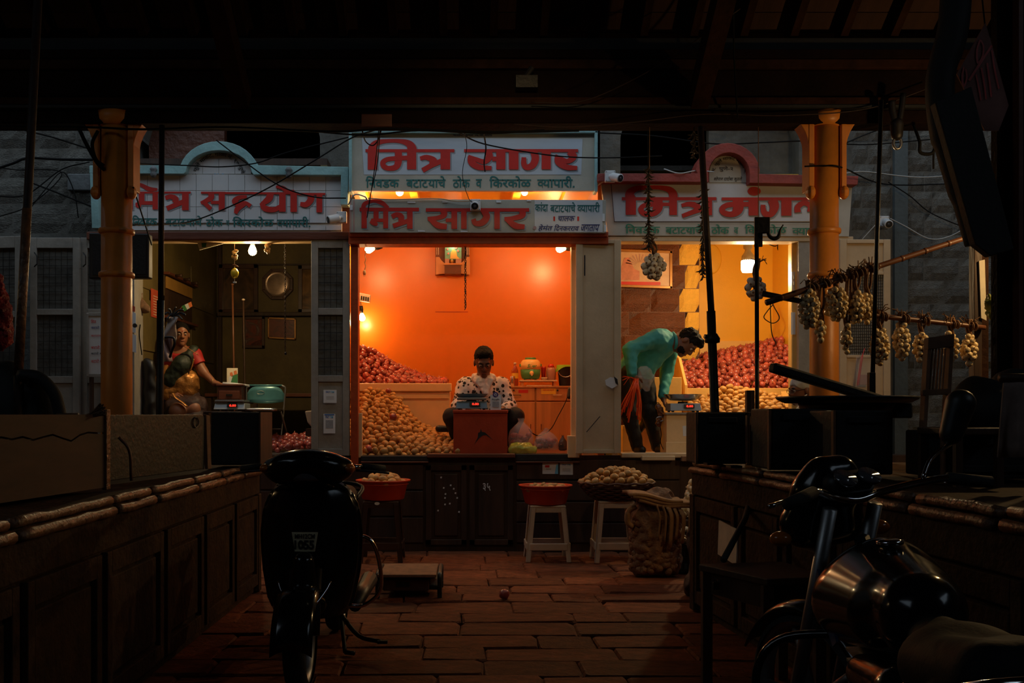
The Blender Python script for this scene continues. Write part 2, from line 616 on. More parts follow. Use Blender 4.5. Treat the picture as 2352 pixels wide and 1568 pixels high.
def lettering(name,segs,rect,fn,m,parent,bold=0.012,arc=None,slant=0.0,sized=None):
    """fit text to a pixel rectangle (x0, y0, x1, y1) of the sign; arc=(cx, cy, r, a0, a1) bends it round"""
    V,Fc=text_mesh(segs if isinstance(segs,list)else[segs],bold)
    a=np.array(V)
    lo,hi=a.min(0),a.max(0)
    u=(a-lo)/(hi-lo)
    mb=MB()
    if arc:
        cx,cy,r,h,a0,a1=arc
        ang=np.radians(a0+(a1-a0)*u[:,0])
        rr=r+h*u[:,1]
        pts=[fn(cx+rr[i]*math.cos(ang[i]),cy-rr[i]*math.sin(ang[i]))for i in range(len(a))]
    else:
        x0,y0,x1,y1=rect
        pts=[fn(x0+(x1-x0)*p[0]+slant*(p[1]-.5)*(y1-y0),y1+(y0-y1)*p[1])for p in u]
    mb.add(pts,Fc)
    return mb.build(name,m,parent)

# ------------------------------------------------------------------ bodies grown from distance fields
def rc(a,b,ra,rb,k=.03):
    return('c',np.array(a,float),np.array(b,float),ra,rb,k)

def el(c,r,R=None,k=.03,sub=False):
    return('s' if sub else 'e',np.array(c,float),np.array(r,float),None if R is None else np.array(R),0,k)

def prim_d(p,X):
    if p[0]=='c':
        a,b,ra,rb=p[1:5]
        ab=b-a
        t=np.clip(((X-a)@ ab)/(ab @ ab+1e-9),0,1)
        return np.linalg.norm(X-a-t[...,None]*ab,axis=-1)-(ra+(rb-ra)*t)
    Y=X-p[1]
    if p[3]is not None:
        Y=Y @ p[3]
    q=Y/p[2]
    k0=np.linalg.norm(q,axis=-1)
    k1=np.linalg.norm(q/p[2],axis=-1)
    return k0*(k0-1)/(k1+1e-6)

def body(name,prims,mats,parent=None,h=.006,cuts=(),wrinkle=0.0,wf=22.0,paint=None,smooth=True):
    """one continuous surface round all the shapes; cuts: (point, normal) drop what lies beyond a plane"""
    lo,hi=np.full(3,1e9),np.full(3,-1e9)
    for p in prims:
        if p[0]=='s':
            continue
        e=max(p[3],p[4])if p[0]=='c' else p[2].max()
        ends=(p[1],p[2])if p[0]=='c' else(p[1],)
        for q in ends:
            lo,hi=np.minimum(lo,q-e),np.maximum(hi,q+e)
    lo,hi=lo-.03,hi+.03
    n=np.ceil((hi-lo)/h).astype(int)+1
    D=np.full(n,.5,np.float32)
    ax=[lo[i]+h*np.arange(n[i])for i in range(3)]
    for p in prims:
        e=max(p[3],p[4])if p[0]=='c' else p[2].max()
        ends=np.array((p[1],p[2])if p[0]=='c' else(p[1],))
        a=np.maximum(np.floor((ends.min(0)-e-.05-lo)/h).astype(int),0)
        b=np.minimum(np.ceil((ends.max(0)+e+.05-lo)/h).astype(int)+1,n)
        if(b<=a).any():
            continue
        sl=tuple(slice(a[i],b[i])for i in range(3))
        G=np.stack(np.meshgrid(*[ax[i][sl[i]]for i in range(3)],indexing='ij'),-1)
        d=prim_d(p,G)
        k=p[5]
        o=D[sl]
        if p[0]=='s':
            d=-d
            hh=np.maximum(k-np.abs(o-d),0)/k
            D[sl]=np.maximum(o,d)+hh*hh*k/4
        else:
            hh=np.maximum(k-np.abs(o-d),0)/k
            D[sl]=np.minimum(o,d)-hh*hh*k/4
    for c,nn in cuts:
        nn=np.array(nn,float)
        nn /= np.linalg.norm(nn)
        pl=(ax[0][:,None,None]*nn[0]+ax[1][None,:,None]*nn[1]+ax[2][None,None,:]*nn[2])-np.dot(c,nn)
        D=np.maximum(D,pl.astype(np.float32))
    S=D<0
    cnt=np.zeros(n-1,np.int8)
    cor=[(i,j,k)for i in(0,1)for j in(0,1)for k in(0,1)]

    def sh(A,c):
        return A[c[0]:n[0]-1+c[0],c[1]:n[1]-1+c[1],c[2]:n[2]-1+c[2]]
    for c in cor:
        cnt+=sh(S,c)
    mk=(cnt>0)&(cnt<8)
    idx=np.full(n-1,-1,np.int64)
    N=int(mk.sum())
    idx[mk]=np.arange(N)
    base=np.argwhere(mk).astype(np.float64)
    acc,num=np.zeros((N,3)),np.zeros(N)
    for a in cor:
        for axn in range(3):
            if a[axn]:
                continue
            b=list(a)
            b[axn]=1
            da,db=sh(D,a)[mk],sh(D,b)[mk]
            cr=(da<0)!=(db<0)
            t=np.where(cr,da/np.where(cr,da-db,1),0)
            pos=np.tile(np.array(a,float),(N,1))
            pos[:,axn]+=t
            acc+=pos*cr[:,None]
            num+=cr
    V=lo+h*(base+acc/num[:,None])
    if wrinkle:
        V=V+wrinkle*np.array([noise.noise_vector(Vector(v*wf))for v in V])
    Fq=[]
    for axn in range(3):
        u,w=[i for i in range(3)if i!=axn]
        sl0=[slice(1,n[i]-1)for i in range(3)]
        sl0[axn]=slice(0,n[axn]-1)
        sl1=list(sl0)
        sl1[axn]=slice(1,n[axn])
        s0,s1=S[tuple(sl0)],S[tuple(sl1)]
        ed=np.argwhere(s0!=s1)
        fl=s0[s0!=s1]
        off=np.array([1,1,1])
        off[axn]=0
        c=ed+off
        qs=[]
        for du,dw in((-1,-1),(0,-1),(0,0),(-1,0)):
            cc=c.copy()
            cc[:,u]+=du
            cc[:,w]+=dw
            qs.append(idx[cc[:,0],cc[:,1],cc[:,2]])
        q=np.stack(qs,1)
        flip=fl if axn!=1 else ~fl
        q[~flip]=q[~flip][:,::-1]
        Fq.append(q)
    Fq=np.concatenate(Fq)
    Fq=Fq[(Fq>=0).all(1)]
    me=bpy.data.meshes.new(name)
    me.from_pydata(V.tolist(),[],Fq.tolist())
    for m in(mats if isinstance(mats,(list,tuple))else[mats]):
        me.materials.append(M[m])
    if paint is not None:
        me.polygons.foreach_set('material_index',paint(V[Fq].mean(1)).astype(np.int32))
    if smooth:
        me.polygons.foreach_set('use_smooth',[True]*len(me.polygons))
    me.update()
    o=bpy.data.objects.new(name,me)
    link(o,parent)
    return o
# ================================================================== the setting
ZF,ZS=9.0,9.3                     # shop fronts, stone facade
FL=.866                             # raised shop floor

def X(px,Z):
    return(px-CX)/F*Z

def H(py,Z):
    return EYE+(CY-py)/F*Z

def slab(name,a,b,m,label,parent=None,bevel=0):
    o=MB().b2(a,b).build(name,m,parent,bevel=bevel)
    if parent is None:
        struct(o,label)
    return o

# ---- ground of the market lane and hall, with laid flagstones
floor=slab('floor',(-9,-5.2,-.3),(9,14,-.035),'grout','dark packed earth under the flagstone paving of the market hall')

def make_flags():
    y=9.0
    row=0
    protos=[]
    for k in range(10):                       # ten stone shapes with chipped corners, shared by all stones
        mb=MB()
        r=random.Random(k+40)
        out=[]
        for(sx,sy)in((-1,-1),(1,-1),(1,1),(-1,1)):
            c1,c2=r.uniform(.03,.30),r.uniform(.05,.34)
            pa=(sx*.5*(1-c1*.35),sy*.5)
            pb=(sx*.5,sy*.5*(1-c2))
            out+=[pa,pb]if sx*sy<0 else[pb,pa]
        out=[(x+r.uniform(-.012,.012),yy+r.uniform(-.05,.05))for x,yy in out]
        top=[Vector((x*.965,yy*.93,r.uniform(-.006,.004)))for x,yy in out]
        mid=[Vector((x,yy,-.012))for x,yy in out]
        bot=[Vector((x,yy,-.05))for x,yy in out]
        n=len(out)
        fs=[list(range(n))]
        for L in(0,1):
            fs+=[(L*n+(i+1)%n,L*n+i,(L+1)*n+i,(L+1)*n+(i+1)%n)for i in range(n)]
        mb.add(top+mid+bot,fs)
        protos.append(mb.mesh('paving_stone','flag'))
    while y>3.6:
        d=random.uniform(.22,.40)
        x=-1.75-random.uniform(0,.35)-(1.6 if y>7.3 else 0)
        end=2.0+(1.7 if y>7.3 else 0)
        while x<end:
            w=random.uniform(.30,.72)
            o=bpy.data.objects.new('paving_stone',random.choice(protos))
            o.location=(x+w/2,y-d/2,random.uniform(-.008,.006))
            o.scale=(w-.004,d-.004,1)
            o.rotation_euler=(random.uniform(-.012,.012),random.uniform(-.01,.01),random.uniform(-.012,.012))
            o.parent=floor
            COL.objects.link(o)
            x+=w
        y-=d
        row+=1

make_flags()

# ---- hall that surrounds the viewpoint (dark), with pitched roof
slab('wall_back',(-9,-5.2,-.3),(9,-5,12),'hallwood','timber wall at the rear of the dark hall')
slab('wall_hall_left',(-9.2,-5,-.3),(-9,14,7),'stone','stone wall closing the lane on the left')
slab('wall_hall_right',(9,-5,-.3),(9.2,14,7),'stone','stone wall closing the lane on the right')
ZE,EZ,SL=7.2,3.93,.61           # eave line, height, pitch
roof=MB().prism([(-9,ZE+.45,EZ-SL*.45+.16),(-9,-5,EZ+SL*(ZE+5)+.16),(-9,-5,EZ+SL*(ZE+5)+.26),(-9,ZE+.45,EZ-SL*.45+.26)],(18,0,0)).build('ceiling','plank')
struct(roof,'dark pitched plank roof over the market hall')
ra=math.atan(SL)
Rr=Matrix.Rotation(-ra,3,'X')
pm=MB().box((0,0,0),(6.0,.165,.02)).mesh('roof_plank','plank')
for i in range(6):                    # boards of the roof deck, seen end on above the rafters
    for sx in(-3.05,3.05):
        o=bpy.data.objects.new('roof_plank',pm)
        o.location=(sx,ZE+.28-i*.172*math.cos(ra),EZ-SL*.28+.13+i*.172*math.sin(ra))
        o.rotation_euler=(-ra,0,0)
        o.parent=roof
        COL.objects.link(o)
rm=MB().box((0,0,0),(.055,9.0,.11)).mesh('rafter','hallwood')
for i in range(30):
    o=bpy.data.objects.new('rafter',rm)
    o.location=(-5.2+i*.36,ZE-4.0*math.cos(ra),EZ+.06+4.0*math.sin(ra))
    o.rotation_euler=(-ra,0,0)
    o.parent=roof
    COL.objects.link(o)
for(p0,p1)in(((555,232),(500,0)),((1603,232),(1650,0))):          # principal rafters with metal heels
    a=P(p0[0],p0[1],7.05)
    b=a+Vector((0,-4.0,4.0*SL))
    d=(b-a)
    mb=MB()
    mb.box((a+b)/2,(.12,.16,d.length),align(d))
    mb.build('principal_rafter','hallwood',roof)

# the long eave beam, built of stacked boards
beam=MB().b2((-9,ZE-.10,H(292,ZE)),(9,ZE+.10,H(262,ZE))).build('trim_eave_beam','beam',bevel=.006)
struct(beam,'heavy red-brown timber beam carried by the two ochre columns')
for(y0,y1,d,m)in((252,236,.03,'hallwood'),(235,172,.0,'beam'),(171,150,.03,'hallwood'),(149,130,.05,'beam'),(128,95,-.03,'blackpaint')):  # last entry: black strip standing in for the dark gap under the roof
    MB().b2((-9,ZE-.10-d,H(y0,ZE)),(9,ZE+.10,H(y1,ZE))).build('beam_board',m,beam,bevel=.004)
MB().b2((-9,ZE-.14,H(262,ZE)+.004),(9,ZE+.08,H(254,ZE))).build('groove_shade_strip','blackpaint',beam)  # shade of the groove put in as a black strip
MB().b2(P(830,290,ZE-.115),P(900,262,ZE-.112)+Vector((0,.006,0))).build('metal_plate','redwood',beam,bevel=.003)
eb=MB().b2(P(1185,200,ZE-.2),P(1235,172,ZE-.2)+Vector((0,.08,0)))
eb.tube([P(1205,180,ZE-.18),P(1222,155,ZE-.18)],.02,8)
eb.build('junction_box','iron',beam)

# ---- two ochre columns with bracketed capitals
def column(px,r,label,hid):
    x=X(px,ZE)
    top=H(262,ZE)
    c=thing('iron_column',label,'column',(x,ZE,0))
    MB().lathe([(r*1.5,-.03),(r*1.5,.12),(r*1.25,.16),(r*1.12,.22),(r,.26)],(x,ZE,0),24).build('column_base','column',c,True)
    MB().lathe([(r,.24),(r*.98,1.3),(r*.95,top)],(x,ZE,0),28).build('shaft','column',c,True)
    for y in(632,532):
        z=H(y,ZE)
        MB().lathe([(r,z-.022),(r*1.10,z-.016),(r*1.13,z),(r*1.10,z+.016),(r,z+.022)],(x,ZE,0),28).build('ring','column',c,True)
    for s in(-1,1):
        z1,z0=top,H(440,ZE)
        w=.20
        pts=[(x+s*r*.9,z0)]
        for k in range(0,9):                                   # curved bracket arm
            a=k/8*math.pi/2
            pts.append((x+s*(r*1.25+(w)*(1-math.cos(a))),z1-.30+.28*math.sin(a)))
        pts+=[(x+s*(r+w+.1),z1),(x+s*r*.9,z1)]
        MB().prism([(p[0],ZE-.07,p[1])for p in pts],(0,.14,0)).build('bracket','column',c,bevel=.006)
        mb=MB()
        mb.b2((x+s*r*.95,ZE-.075,z0),(x+s*(r*1.3),ZE+.075,z1))
        mb.ell((x+s*r*1.15,ZE-.06,z0-.02),(.035,.05,.05),None,10,7)
        mb.build('bracket_plate','column',c,bevel=.01)
    MB().lathe([(r*1.0,top-.1),(r*1.2,top-.06),(r*1.25,top)],(x,ZE,0),24).build('capital','column',c,True)
    return c

column(268,.112,'ochre painted iron column with two ring bands standing by the white folding doors',1)
column(1893,.104,'ochre painted iron column in front of the red-lettered sign above the yellow stall',2)

# ---- stone facade of the shop row
fac=MB()
fac.b2((-9,ZS,-.1),(X(306,ZS),ZS+.45,6.5))                                 # left wall
fac.b2((X(735,ZS),ZS,3.08),(X(803,ZS),ZS+.45,6.5))                   # pier
fac.b2((X(306,ZS),ZS,3.08),(X(735,ZS),ZS+.45,H(385,ZS)))            # behind left sign
fac.b2((X(803,ZS),ZS,3.42),(X(1378,ZS),ZS+.45,6.5))                        # above middle shop
fac.b2((X(1372,ZS),ZS,2.95),(X(1425,ZS),ZS+.45,6.5))
fac.b2((X(1425,ZS),ZS,3.08),(X(1835,ZS),ZS+.45,H(402,ZS)))          # behind right sign
fac.b2((X(1880,ZS),ZS,-.1),(9,ZS+.45,6.5))
fac.b2((X(1835,ZS),ZS,3.08),(X(1880,ZS),ZS+.45,6.5))                                  # right wall
for(x0,x1)in((325,735),(1425,1835)):                                         # arch heads over the dark fanlights
    a,b=X(x0,ZS),X(x1,ZS)
    zc,R_=3.80,(b-a)/2
    pts=[(b,ZS,6.5),(a,ZS,6.5),(a,ZS,zc)]
    pts+=[((a+b)/2-R_*math.cos(t),ZS,zc+.55*math.sin(t))for t in np.linspace(.05,math.pi-.05,13)]
    pts+=[(b,ZS,zc)]
    fac.prism(pts,(0,.45,0))
facade=struct(fac.build('wall_facade','stone'),'grey stone facade of the shop row behind the painted signs')
bk=MB()
bk.b2((-9,12.6,-.1),(9,12.9,6.5))
bk.b2((X(320,ZS),ZS+.45,3.62),(X(740,ZS),12.6,3.67))
bk.b2((X(1420,ZS),ZS+.45,3.62),(X(1840,ZS),12.6,3.67))
bk.b2((-9,ZS+.45,6.4),(9,12.6,6.5))
struct(bk.build('wall_rear','blackpaint'),'dark rear wall seen through the fanlights')
infill=MB().b2((X(325,ZS),ZS+.22,H(385,ZS)),(X(502,ZS),ZS+.32,4.6)).build('wall_fanlight_infill','brown_stone')
struct(infill,'brown brick infill in the fanlight over the turquoise-framed sign')
inf2=MB().b2((X(1640,ZS),ZS+.2,H(402,ZS)),(X(1835,ZS),ZS+.3,4.6)).build('wall_fanlight_board','stone')
struct(inf2,'grey boarding in the fanlight over the red-lettered yellow stall sign')

def block_proto(k,mt):
    r=random.Random(k)
    mb=MB()
    nx,nz=6,4

    def fn(u,v):
        x,z=u-.5,v-.5
        e=min(u,1-u,v,1-v)
        return Vector((x,-(.025+r.uniform(0,.03))if e>.02 else 0,z))
    mb.grid(fn,nx,nz)
    return mb.mesh('stone_block',mt)

def block_wall(parent,mt,x0,x1,z0,z1,y,ch,bw,seed,depth=1.0,gap=.008,edge=None):
    pr=[block_proto(seed+k,mt)for k in range(6)]
    r=random.Random(seed)
    z,row=z0,0
    while z<z1-.02:
        h=min(ch*r.uniform(.9,1.1),z1-z)
        xe=x1 if edge is None else edge(row)
        x=x0-(bw*.5 if row%2 else 0)
        while x<xe-.01:
            w=bw*r.uniform(.75,1.25)
            a,b=max(x,x0),min(x+w,xe)
            if xe-b<.09:
                b=xe
                w=b-x
            if b-a>.04:
                o=bpy.data.objects.new('stone_block',r.choice(pr))
                o.location=((a+b)/2,y,z+h/2)
                o.scale=(b-a-gap,depth,h-gap)
                o.parent=parent
                COL.objects.link(o)
            x+=w
        z+=h
        row+=1

block_wall(facade,'stone2',X(2082,ZS),X(2300,ZS),1.05,4.15,ZS,.205,.30,3,depth=.5)
block_wall(facade,'stone2',X(1955,ZS),X(2048,ZS),2.95,4.15,ZS,.22,.22,4,depth=.6)
block_wall(facade,'stone2',-4.7,X(215,ZS),2.92,4.15,ZS,.27,.42,5,depth=.6)
MB().b2((X(2050,ZS),ZS-.05,0),(X(2080,ZS),ZS,4.3)).build('pilaster_strip','bluegrey',facade)
MB().b2((X(160,ZS),ZS-.06,H(440,ZS)),(X(212,ZS),ZS,H(402,ZS))).build('stone_ledge','plaster',facade,bevel=.01)

# ---- raised plinth under the shops
pl=struct(MB().b2((-9,ZF-.02,-.1),(9,ZF+.35,FL)).build('trim_plinth','dkwood'),'dark wooden plinth below the raised stalls')

def ledge(x0,x1,y0,y1,m,d=.0):
    MB().b2((X(x0,ZF),ZF-.06-d,H(y1,ZF)),(X(x1,ZF),ZF+.15,H(y0,ZF))).build('ledge_board',m,pl,bevel=.006)

ledge(830,985,1046,1058,'blackpaint',.0)
ledge(830,985,1058.5,1062,'redwood',.015)
ledge(982,1182,1041,1050,'redwood',.03)
ledge(1184,1312,1042,1058,'blackpaint',.0)
ledge(1184,1330,1058.5,1062,'redwood',.012)
ledge(1425,1600,1040,1050,'grey_door',.02)
ledge(1470,1545,1046,1056,'grey_door',.05)
ledge(1560,1640,1046,1058,'boardedge',.06)
ledge(600,805,1050,1062,'dkwood',.02)
for(x0,x1)in((978,1072),(1078,1178)):                       # panelled cupboard doors below the middle stall
    w=.05
    a,b,z0,z1=X(x0,ZF),X(x1,ZF),.06,.78
    mb=MB()
    for(p,q)in(((a,z0),(a+w,z1)),((b-w,z0),(b,z1)),((a,z0),(b,z0+w)),((a,z1-w),(b,z1))):
        mb.b2((p[0],ZF-.045,p[1]),(q[0],ZF-.02,q[1]))
    d=mb.build('cupboard_door','dkwood',pl,bevel=.004)
    MB().b2((a+w+.03,ZF-.036,z0+w+.03),(b-w-.03,ZF-.02,z1-w-.03)).build('door_panel','dkwood',d,bevel=.008)
for i in range(4):                                                # boards to the right of the cupboards
    MB().b2((X(1186,ZF),ZF-.04,.08+i*.19),(X(1560,ZF),ZF-.02,.255+i*.19)).build('plinth_board','dkwood',pl,bevel=.005)
for i in range(3):
    MB().b2((X(600,ZF),ZF-.04,.08+i*.24),(X(972,ZF),ZF-.02,.305+i*.24)).build('plinth_board','dkwood',pl,bevel=.005)
chalk=MB()
for(px,py)in((1035,1114),(1042,1122),(1019,1120),(1046,1132),(1023,1134),(1022,1143),(1050,1143),(1022,1158),(1033,1156),(1006,1172),(1054,1175),(1013,1096)):
    p=P(px,py,ZF-.048)
    chalk.add([p+Vector((-.008,0,-.006)),p+Vector((.006,0,-.009)),p+Vector((.009,0,.006)),p+Vector((-.004,0,.008))],[(0,1,2,3)])
chalk.build('paint_fleck','paper',pl)
lettering('chalk_number','३५',(1109,1109,1127,1127),lambda x,y:P(x,y,ZF-.05),'paper',pl,.02)

# ---- middle shop (orange)
CL,CR,CB,CT=-1.2,1.195,11.3,3.35
struct(MB().b2((CL-.1,ZF+.30,FL-.06),(CR+.1,CB,FL)).build('floor_orange_stall','redwood'),'raised wooden floor of the orange stall')
wl=MB().b2((CL-.06,ZF+.02,FL),(CL,CB,CT))
struct(wl.build('wall_orange_left','orange'),'orange side wall of the middle stall with the switchboard')
struct(MB().b2((CR,ZF+.02,FL),(CR+.06,CB,CT)).build('wall_orange_right','orange'),'orange side wall of the middle stall beside the cabinet')
ob=struct(MB().b2((CL-.06,CB,FL),(CR+.06,CB+.1,CT)).build('wall_orange_back','orange'),'glossy orange back wall of the middle stall')
MB().b2(P(1000,717,CB-.004),P(1075,715,CB-.004)+Vector((0,.004,0))).build('paint_seam','orange_trim',ob)
oc=struct(MB().b2((CL-.06,ZF+.02,CT),(CR+.06,CB+.1,CT+.06)).build('ceiling_orange_stall','yellow'),'yellow ceiling of the middle stall')
for i in range(5):
    MB().b2((CL+.2+i*.48,ZF+.1,CT-.07),(CL+.27+i*.48,CB,CT)).build('ceiling_joist','yellow',oc)
# frame of the middle shop
fr=struct(MB().b2((X(806,8.95),8.93,FL-.1),(X(823,8.95),9.06,2.88)).build('trim_post_left','orange_trim',bevel=.004),'red-orange door post left of the middle stall')
MB().b2((X(823,8.95),8.97,FL-.02),(X(831,8.95),9.02,FL+.38)).build('heap_board','cream',fr,bevel=.003)
f2=struct(MB().b2((X(1312,9.0),8.99,FL-.1),(X(1336,9.0),9.08,2.88)).build('trim_post_right','cream',bevel=.004),'cream door post right of the middle stall')
MB().b2((X(1304,8.95),8.92,FL-.02),(X(1330,8.95),9.03,H(1000,8.95))).build('post_block','cream',f2,bevel=.006)
ln=struct(MB().b2((X(803,8.95),8.86,H(564,8.95)),(X(1394,8.95),9.05,H(536,8.95))).build('trim_lintel','orange_trim',bevel=.004),'red-orange lintel over the middle stall')
MB().b2((X(806,8.95),8.83,H(549,8.95)),(X(1392,8.95),8.88,H(538,8.95))).build('lintel_moulding','orange_trim',ln,bevel=.008)

# ---- left shop (olive, dim)
LL,LR,LB,LT=-3.1,-1.32,12.4,3.5
struct(MB().b2((LL,ZF+.30,FL-.06),(LR,LB,FL)).build('floor_olive_stall','dkwood'),'raised floor of the dim olive stall')
wlo=struct(MB().b2((LL-.08,ZS+.01,FL),(LL,LB,LT)).build('wall_olive_left','olive_panel'),'olive panelled side wall of the dim stall')
for(z0,z1)in((.95,1.75),(1.85,2.35),(2.45,2.9)):          # framed panels
    for(y0,y1)in((9.2,10.1),(10.2,11.1),(11.2,12.2)):
        MB().b2((LL,y0,z0),(LL+.012,y1,z1)).build('wall_panel','olive_panel',wlo,bevel=.005)
struct(MB().b2((LR,ZF+.05,FL),(LR+.06,LB,LT)).build('wall_olive_right','olive'),'olive side wall of the dim stall behind the mesh door')
lbk=struct(MB().b2((LL-.08,LB,FL),(LR+.06,LB+.1,LT)).build('wall_olive_back','olive'),'olive back wall of the dim stall hung with pictures')
struct(MB().b2((LL-.08,ZF+.05,LT),(LR+.06,LB+.1,LT+.06)).build('ceiling_olive_stall','dkwood'),'dark ceiling of the dim stall')
MB().b2((X(503,LB)-.0,LB-.05,FL),(X(511,LB),LB,LT)).build('wall_post','dkwood',lbk)
MB().b2((X(503,LB),LB-.10,H(727,LB)),(LR,LB,H(718,LB))).build('picture_rail','dkwood',lbk,bevel=.006)
MB().b2((X(503,LB),LB-.03,H(610,LB)),(LR,LB,H(606,LB))).build('wall_moulding','dkwood',lbk)
lf=struct(MB().b2((X(205,9.0),8.93,H(553,9.0)),(X(805,9.0),9.1,H(535,9.0))).build('trim_lintel_left','redwood',bevel=.006),'brown lintel over the dim olive stall')
MB().b2((X(310,9.0),8.96,H(556,9.0)),(X(716,9.0),9.08,H(553,9.0))).build('lintel_lip','cream',lf)
MB().b2((X(300,9.02),8.98,FL),(X(312,9.02),9.1,H(553,9.0))).build('door_jamb','white_door',lf,bevel=.004)

# ---- right shop (yellow)
YL,YR,YB,YT=1.33,3.62,11.75,3.42
struct(MB().b2((YL,ZF+.30,FL-.06),(YR,YB,FL)).build('floor_yellow_stall','cream'),'raised floor of the yellow stall')
struct(MB().b2((YL-.06,ZF+.05,FL),(YL,YB,YT)).build('wall_yellow_left','yellow'),'yellow side wall of the right-hand stall')
yr=struct(MB().b2((YR,ZS+.01,FL),(YR+.06,YB,YT)).build('wall_yellow_right','yellow'),'yellow side wall of the stall with the clock')
yb=struct(MB().b2((YL-.06,YB,FL),(YR+.06,YB+.1,YT)).build('wall_yellow_back','yellow'),'smooth yellow back wall of the stall with the clock')
struct(MB().b2((YL-.06,ZS+.01,YT),(YR+.06,YB+.1,YT+.06)).build('ceiling_yellow_stall','yellow'),'yellow ceiling of the stall with the clock')
YP=11.3                                                            # rock-faced pier, brown with a yellow toothed edge
pier=struct(MB().b2((YL,YP,FL),(X(1606,YP),YP+.45,YT)).build('wall_stone_pier','brown_stone'),'rock-faced stone pier painted brown with a toothed yellow edge')
ZR=[H(1040,YP)+k*(H(555,YP)-H(1040,YP))/9 for k in range(10)]

def tooth(r):
    return X((1560,1573)[r%2],YP)

prb=[block_proto(90+k,'brown_stone')for k in range(5)]
pry=[block_proto(120+k,'yellow_stone')for k in range(5)]
rr=random.Random(3)
for k in range(9):
    z0,z1=ZR[k],ZR[k+1]
    t=tooth(k)
    n=2 if k%2 else 3
    x0=YL+.01
    cuts=[x0+(t-x0)*(i+(rr.uniform(-.12,.12)if 0<i<n else 0))/n for i in range(n+1)]
    for a,b in zip(cuts,cuts[1:]):
        o=bpy.data.objects.new('brown_block',rr.choice(prb))
        o.location,o.scale=((a+b)/2,YP,(z0+z1)/2),(b-a-.006,1,z1-z0-.008)
        o.parent=pier
        COL.objects.link(o)
    a,b=t,X(1606,YP)
    o=bpy.data.objects.new('yellow_block',rr.choice(pry))
    o.location,o.scale=((a+b)/2,YP,(z0+z1)/2),(b-a-.004,.55,z1-z0-.006)
    o.parent=pier
    COL.objects.link(o)
rl=struct(MB().b2((X(1394,9.0),8.95,H(556,9.0)),(X(1955,9.0),9.1,H(545,9.0))).build('trim_lintel_right','grey_door',bevel=.004),'pale lintel strip over the yellow stall')
MB().b2((X(1815,9.1),9.06,FL),(X(1831,9.1),9.16,H(556,9.0))).build('door_jamb','yellow_bin',rl,bevel=.004)
MB().b2((X(1831,9.0),8.96,FL),(X(1862,9.0),9.02,H(552,9.0))).build('jamb_panel','white_door',rl,bevel=.004)

MB().b2((X(1862,9.0),8.97,FL),(X(1872,9.0),9.4,3.40)).build('jamb_light_stop','white_door',rl)  # filler added beside the jamb to stop the yellow stall's light leaking
MB().b2((X(1394,9.0),9.08,H(556,9.0)),(X(1955,9.0),9.12,3.40)).build('lintel_light_stop','grey_door',rl)  # sheet added behind the sign to block light from the yellow stall
MB().b2((X(300,9.0),9.06,H(553,9.0)),(X(805,9.0),9.1,3.46)).build('lintel_light_stop','redwood',lf)  # sheet added behind the sign to block light from the olive stall
MB().b2((X(288,9.0),9.05,FL),(X(302,9.0),9.32,3.46)).build('jamb_light_stop','white_door',lf)  # filler added beside the jamb against light leaking from the olive stall
MB().b2((YL,9.10,3.34),(X(1872,9.0),9.33,3.40)).build('soffit_light_stop','yellow',rl)  # filler added to keep lamp light from leaking up to the fanlight

# ---- door leaves folded back along the shop fronts
def leaf(n,px0,px1,py0,py1,Z,m,label,parts,dz=.035,mesh=True,skew=0.0):
    """parts: list of (y0, y1, kind) with kind 'mesh' or 'panel', all in photo pixels"""
    a,b,z0,z1=X(px0,Z),X(px1,Z),H(py1,Z),H(py0,Z)

    def pt(x,z,d):
        return Vector((x,Z+d+(x-a)*skew,z))
    w=.062

    def bar(name,x0,x1,zz0,zz1,par,d0=-dz,d1=0,mm=m,bev=.004):
        return MB().prism([pt(x0,zz0,d0),pt(x1,zz0,d0),pt(x1,zz1,d0),pt(x0,zz1,d0)],(0,d1-d0,0)).build(name,mm,par,bevel=bev)
    root=bar('door_%d'%n,a,a+w,z0,z1,None)
    struct(root,label)
    bar('stile',b-w,b,z0,z1,root)
    ys=[py0]+[y for p in parts for y in p[:2]]+[py1]
    for i in range(0,len(ys),2):
        if H(ys[i],Z)-H(ys[i+1],Z)>.004:
            bar('rail',a+w,b-w,H(ys[i+1],Z),H(ys[i],Z),root)
    for(y0,y1,k)in parts:
        q0,q1=H(y1,Z),H(y0,Z)
        if k=='panel':
            bar('door_panel',a+w,b-w,q0,q1,root,-.018,-.004,m,.003)
        else:
            bar('mesh_backing',a+w,b-w,q0,q1,root,-.006,-.002,'stone' if k=='mesh' else 'greyprint',0)
            mb=MB()
            nx=max(3,round((b-a-2*w)/.058))
            nz=max(3,round((q1-q0)/.075))
            if k=='fine':
                nx,nz=nx*3,nz*3
            for i in range(nx+1):
                x=a+w+(b-a-2*w)*i/nx
                mb.prism([pt(x-.002,q0,-.02),pt(x+.002,q0,-.02),pt(x+.002,q1,-.02),pt(x-.002,q1,-.02)],(0,.004,0))
            for i in range(nz+1):
                z=q0+(q1-q0)*i/nz
                mb.prism([pt(a+w,z-.002,-.022),pt(b-w,z-.002,-.022),pt(b-w,z+.002,-.022),pt(a+w,z+.002,-.022)],(0,.004,0))
            g=mb.build('wire_grille','iron',root)
            g['kind']='stuff'
    return root

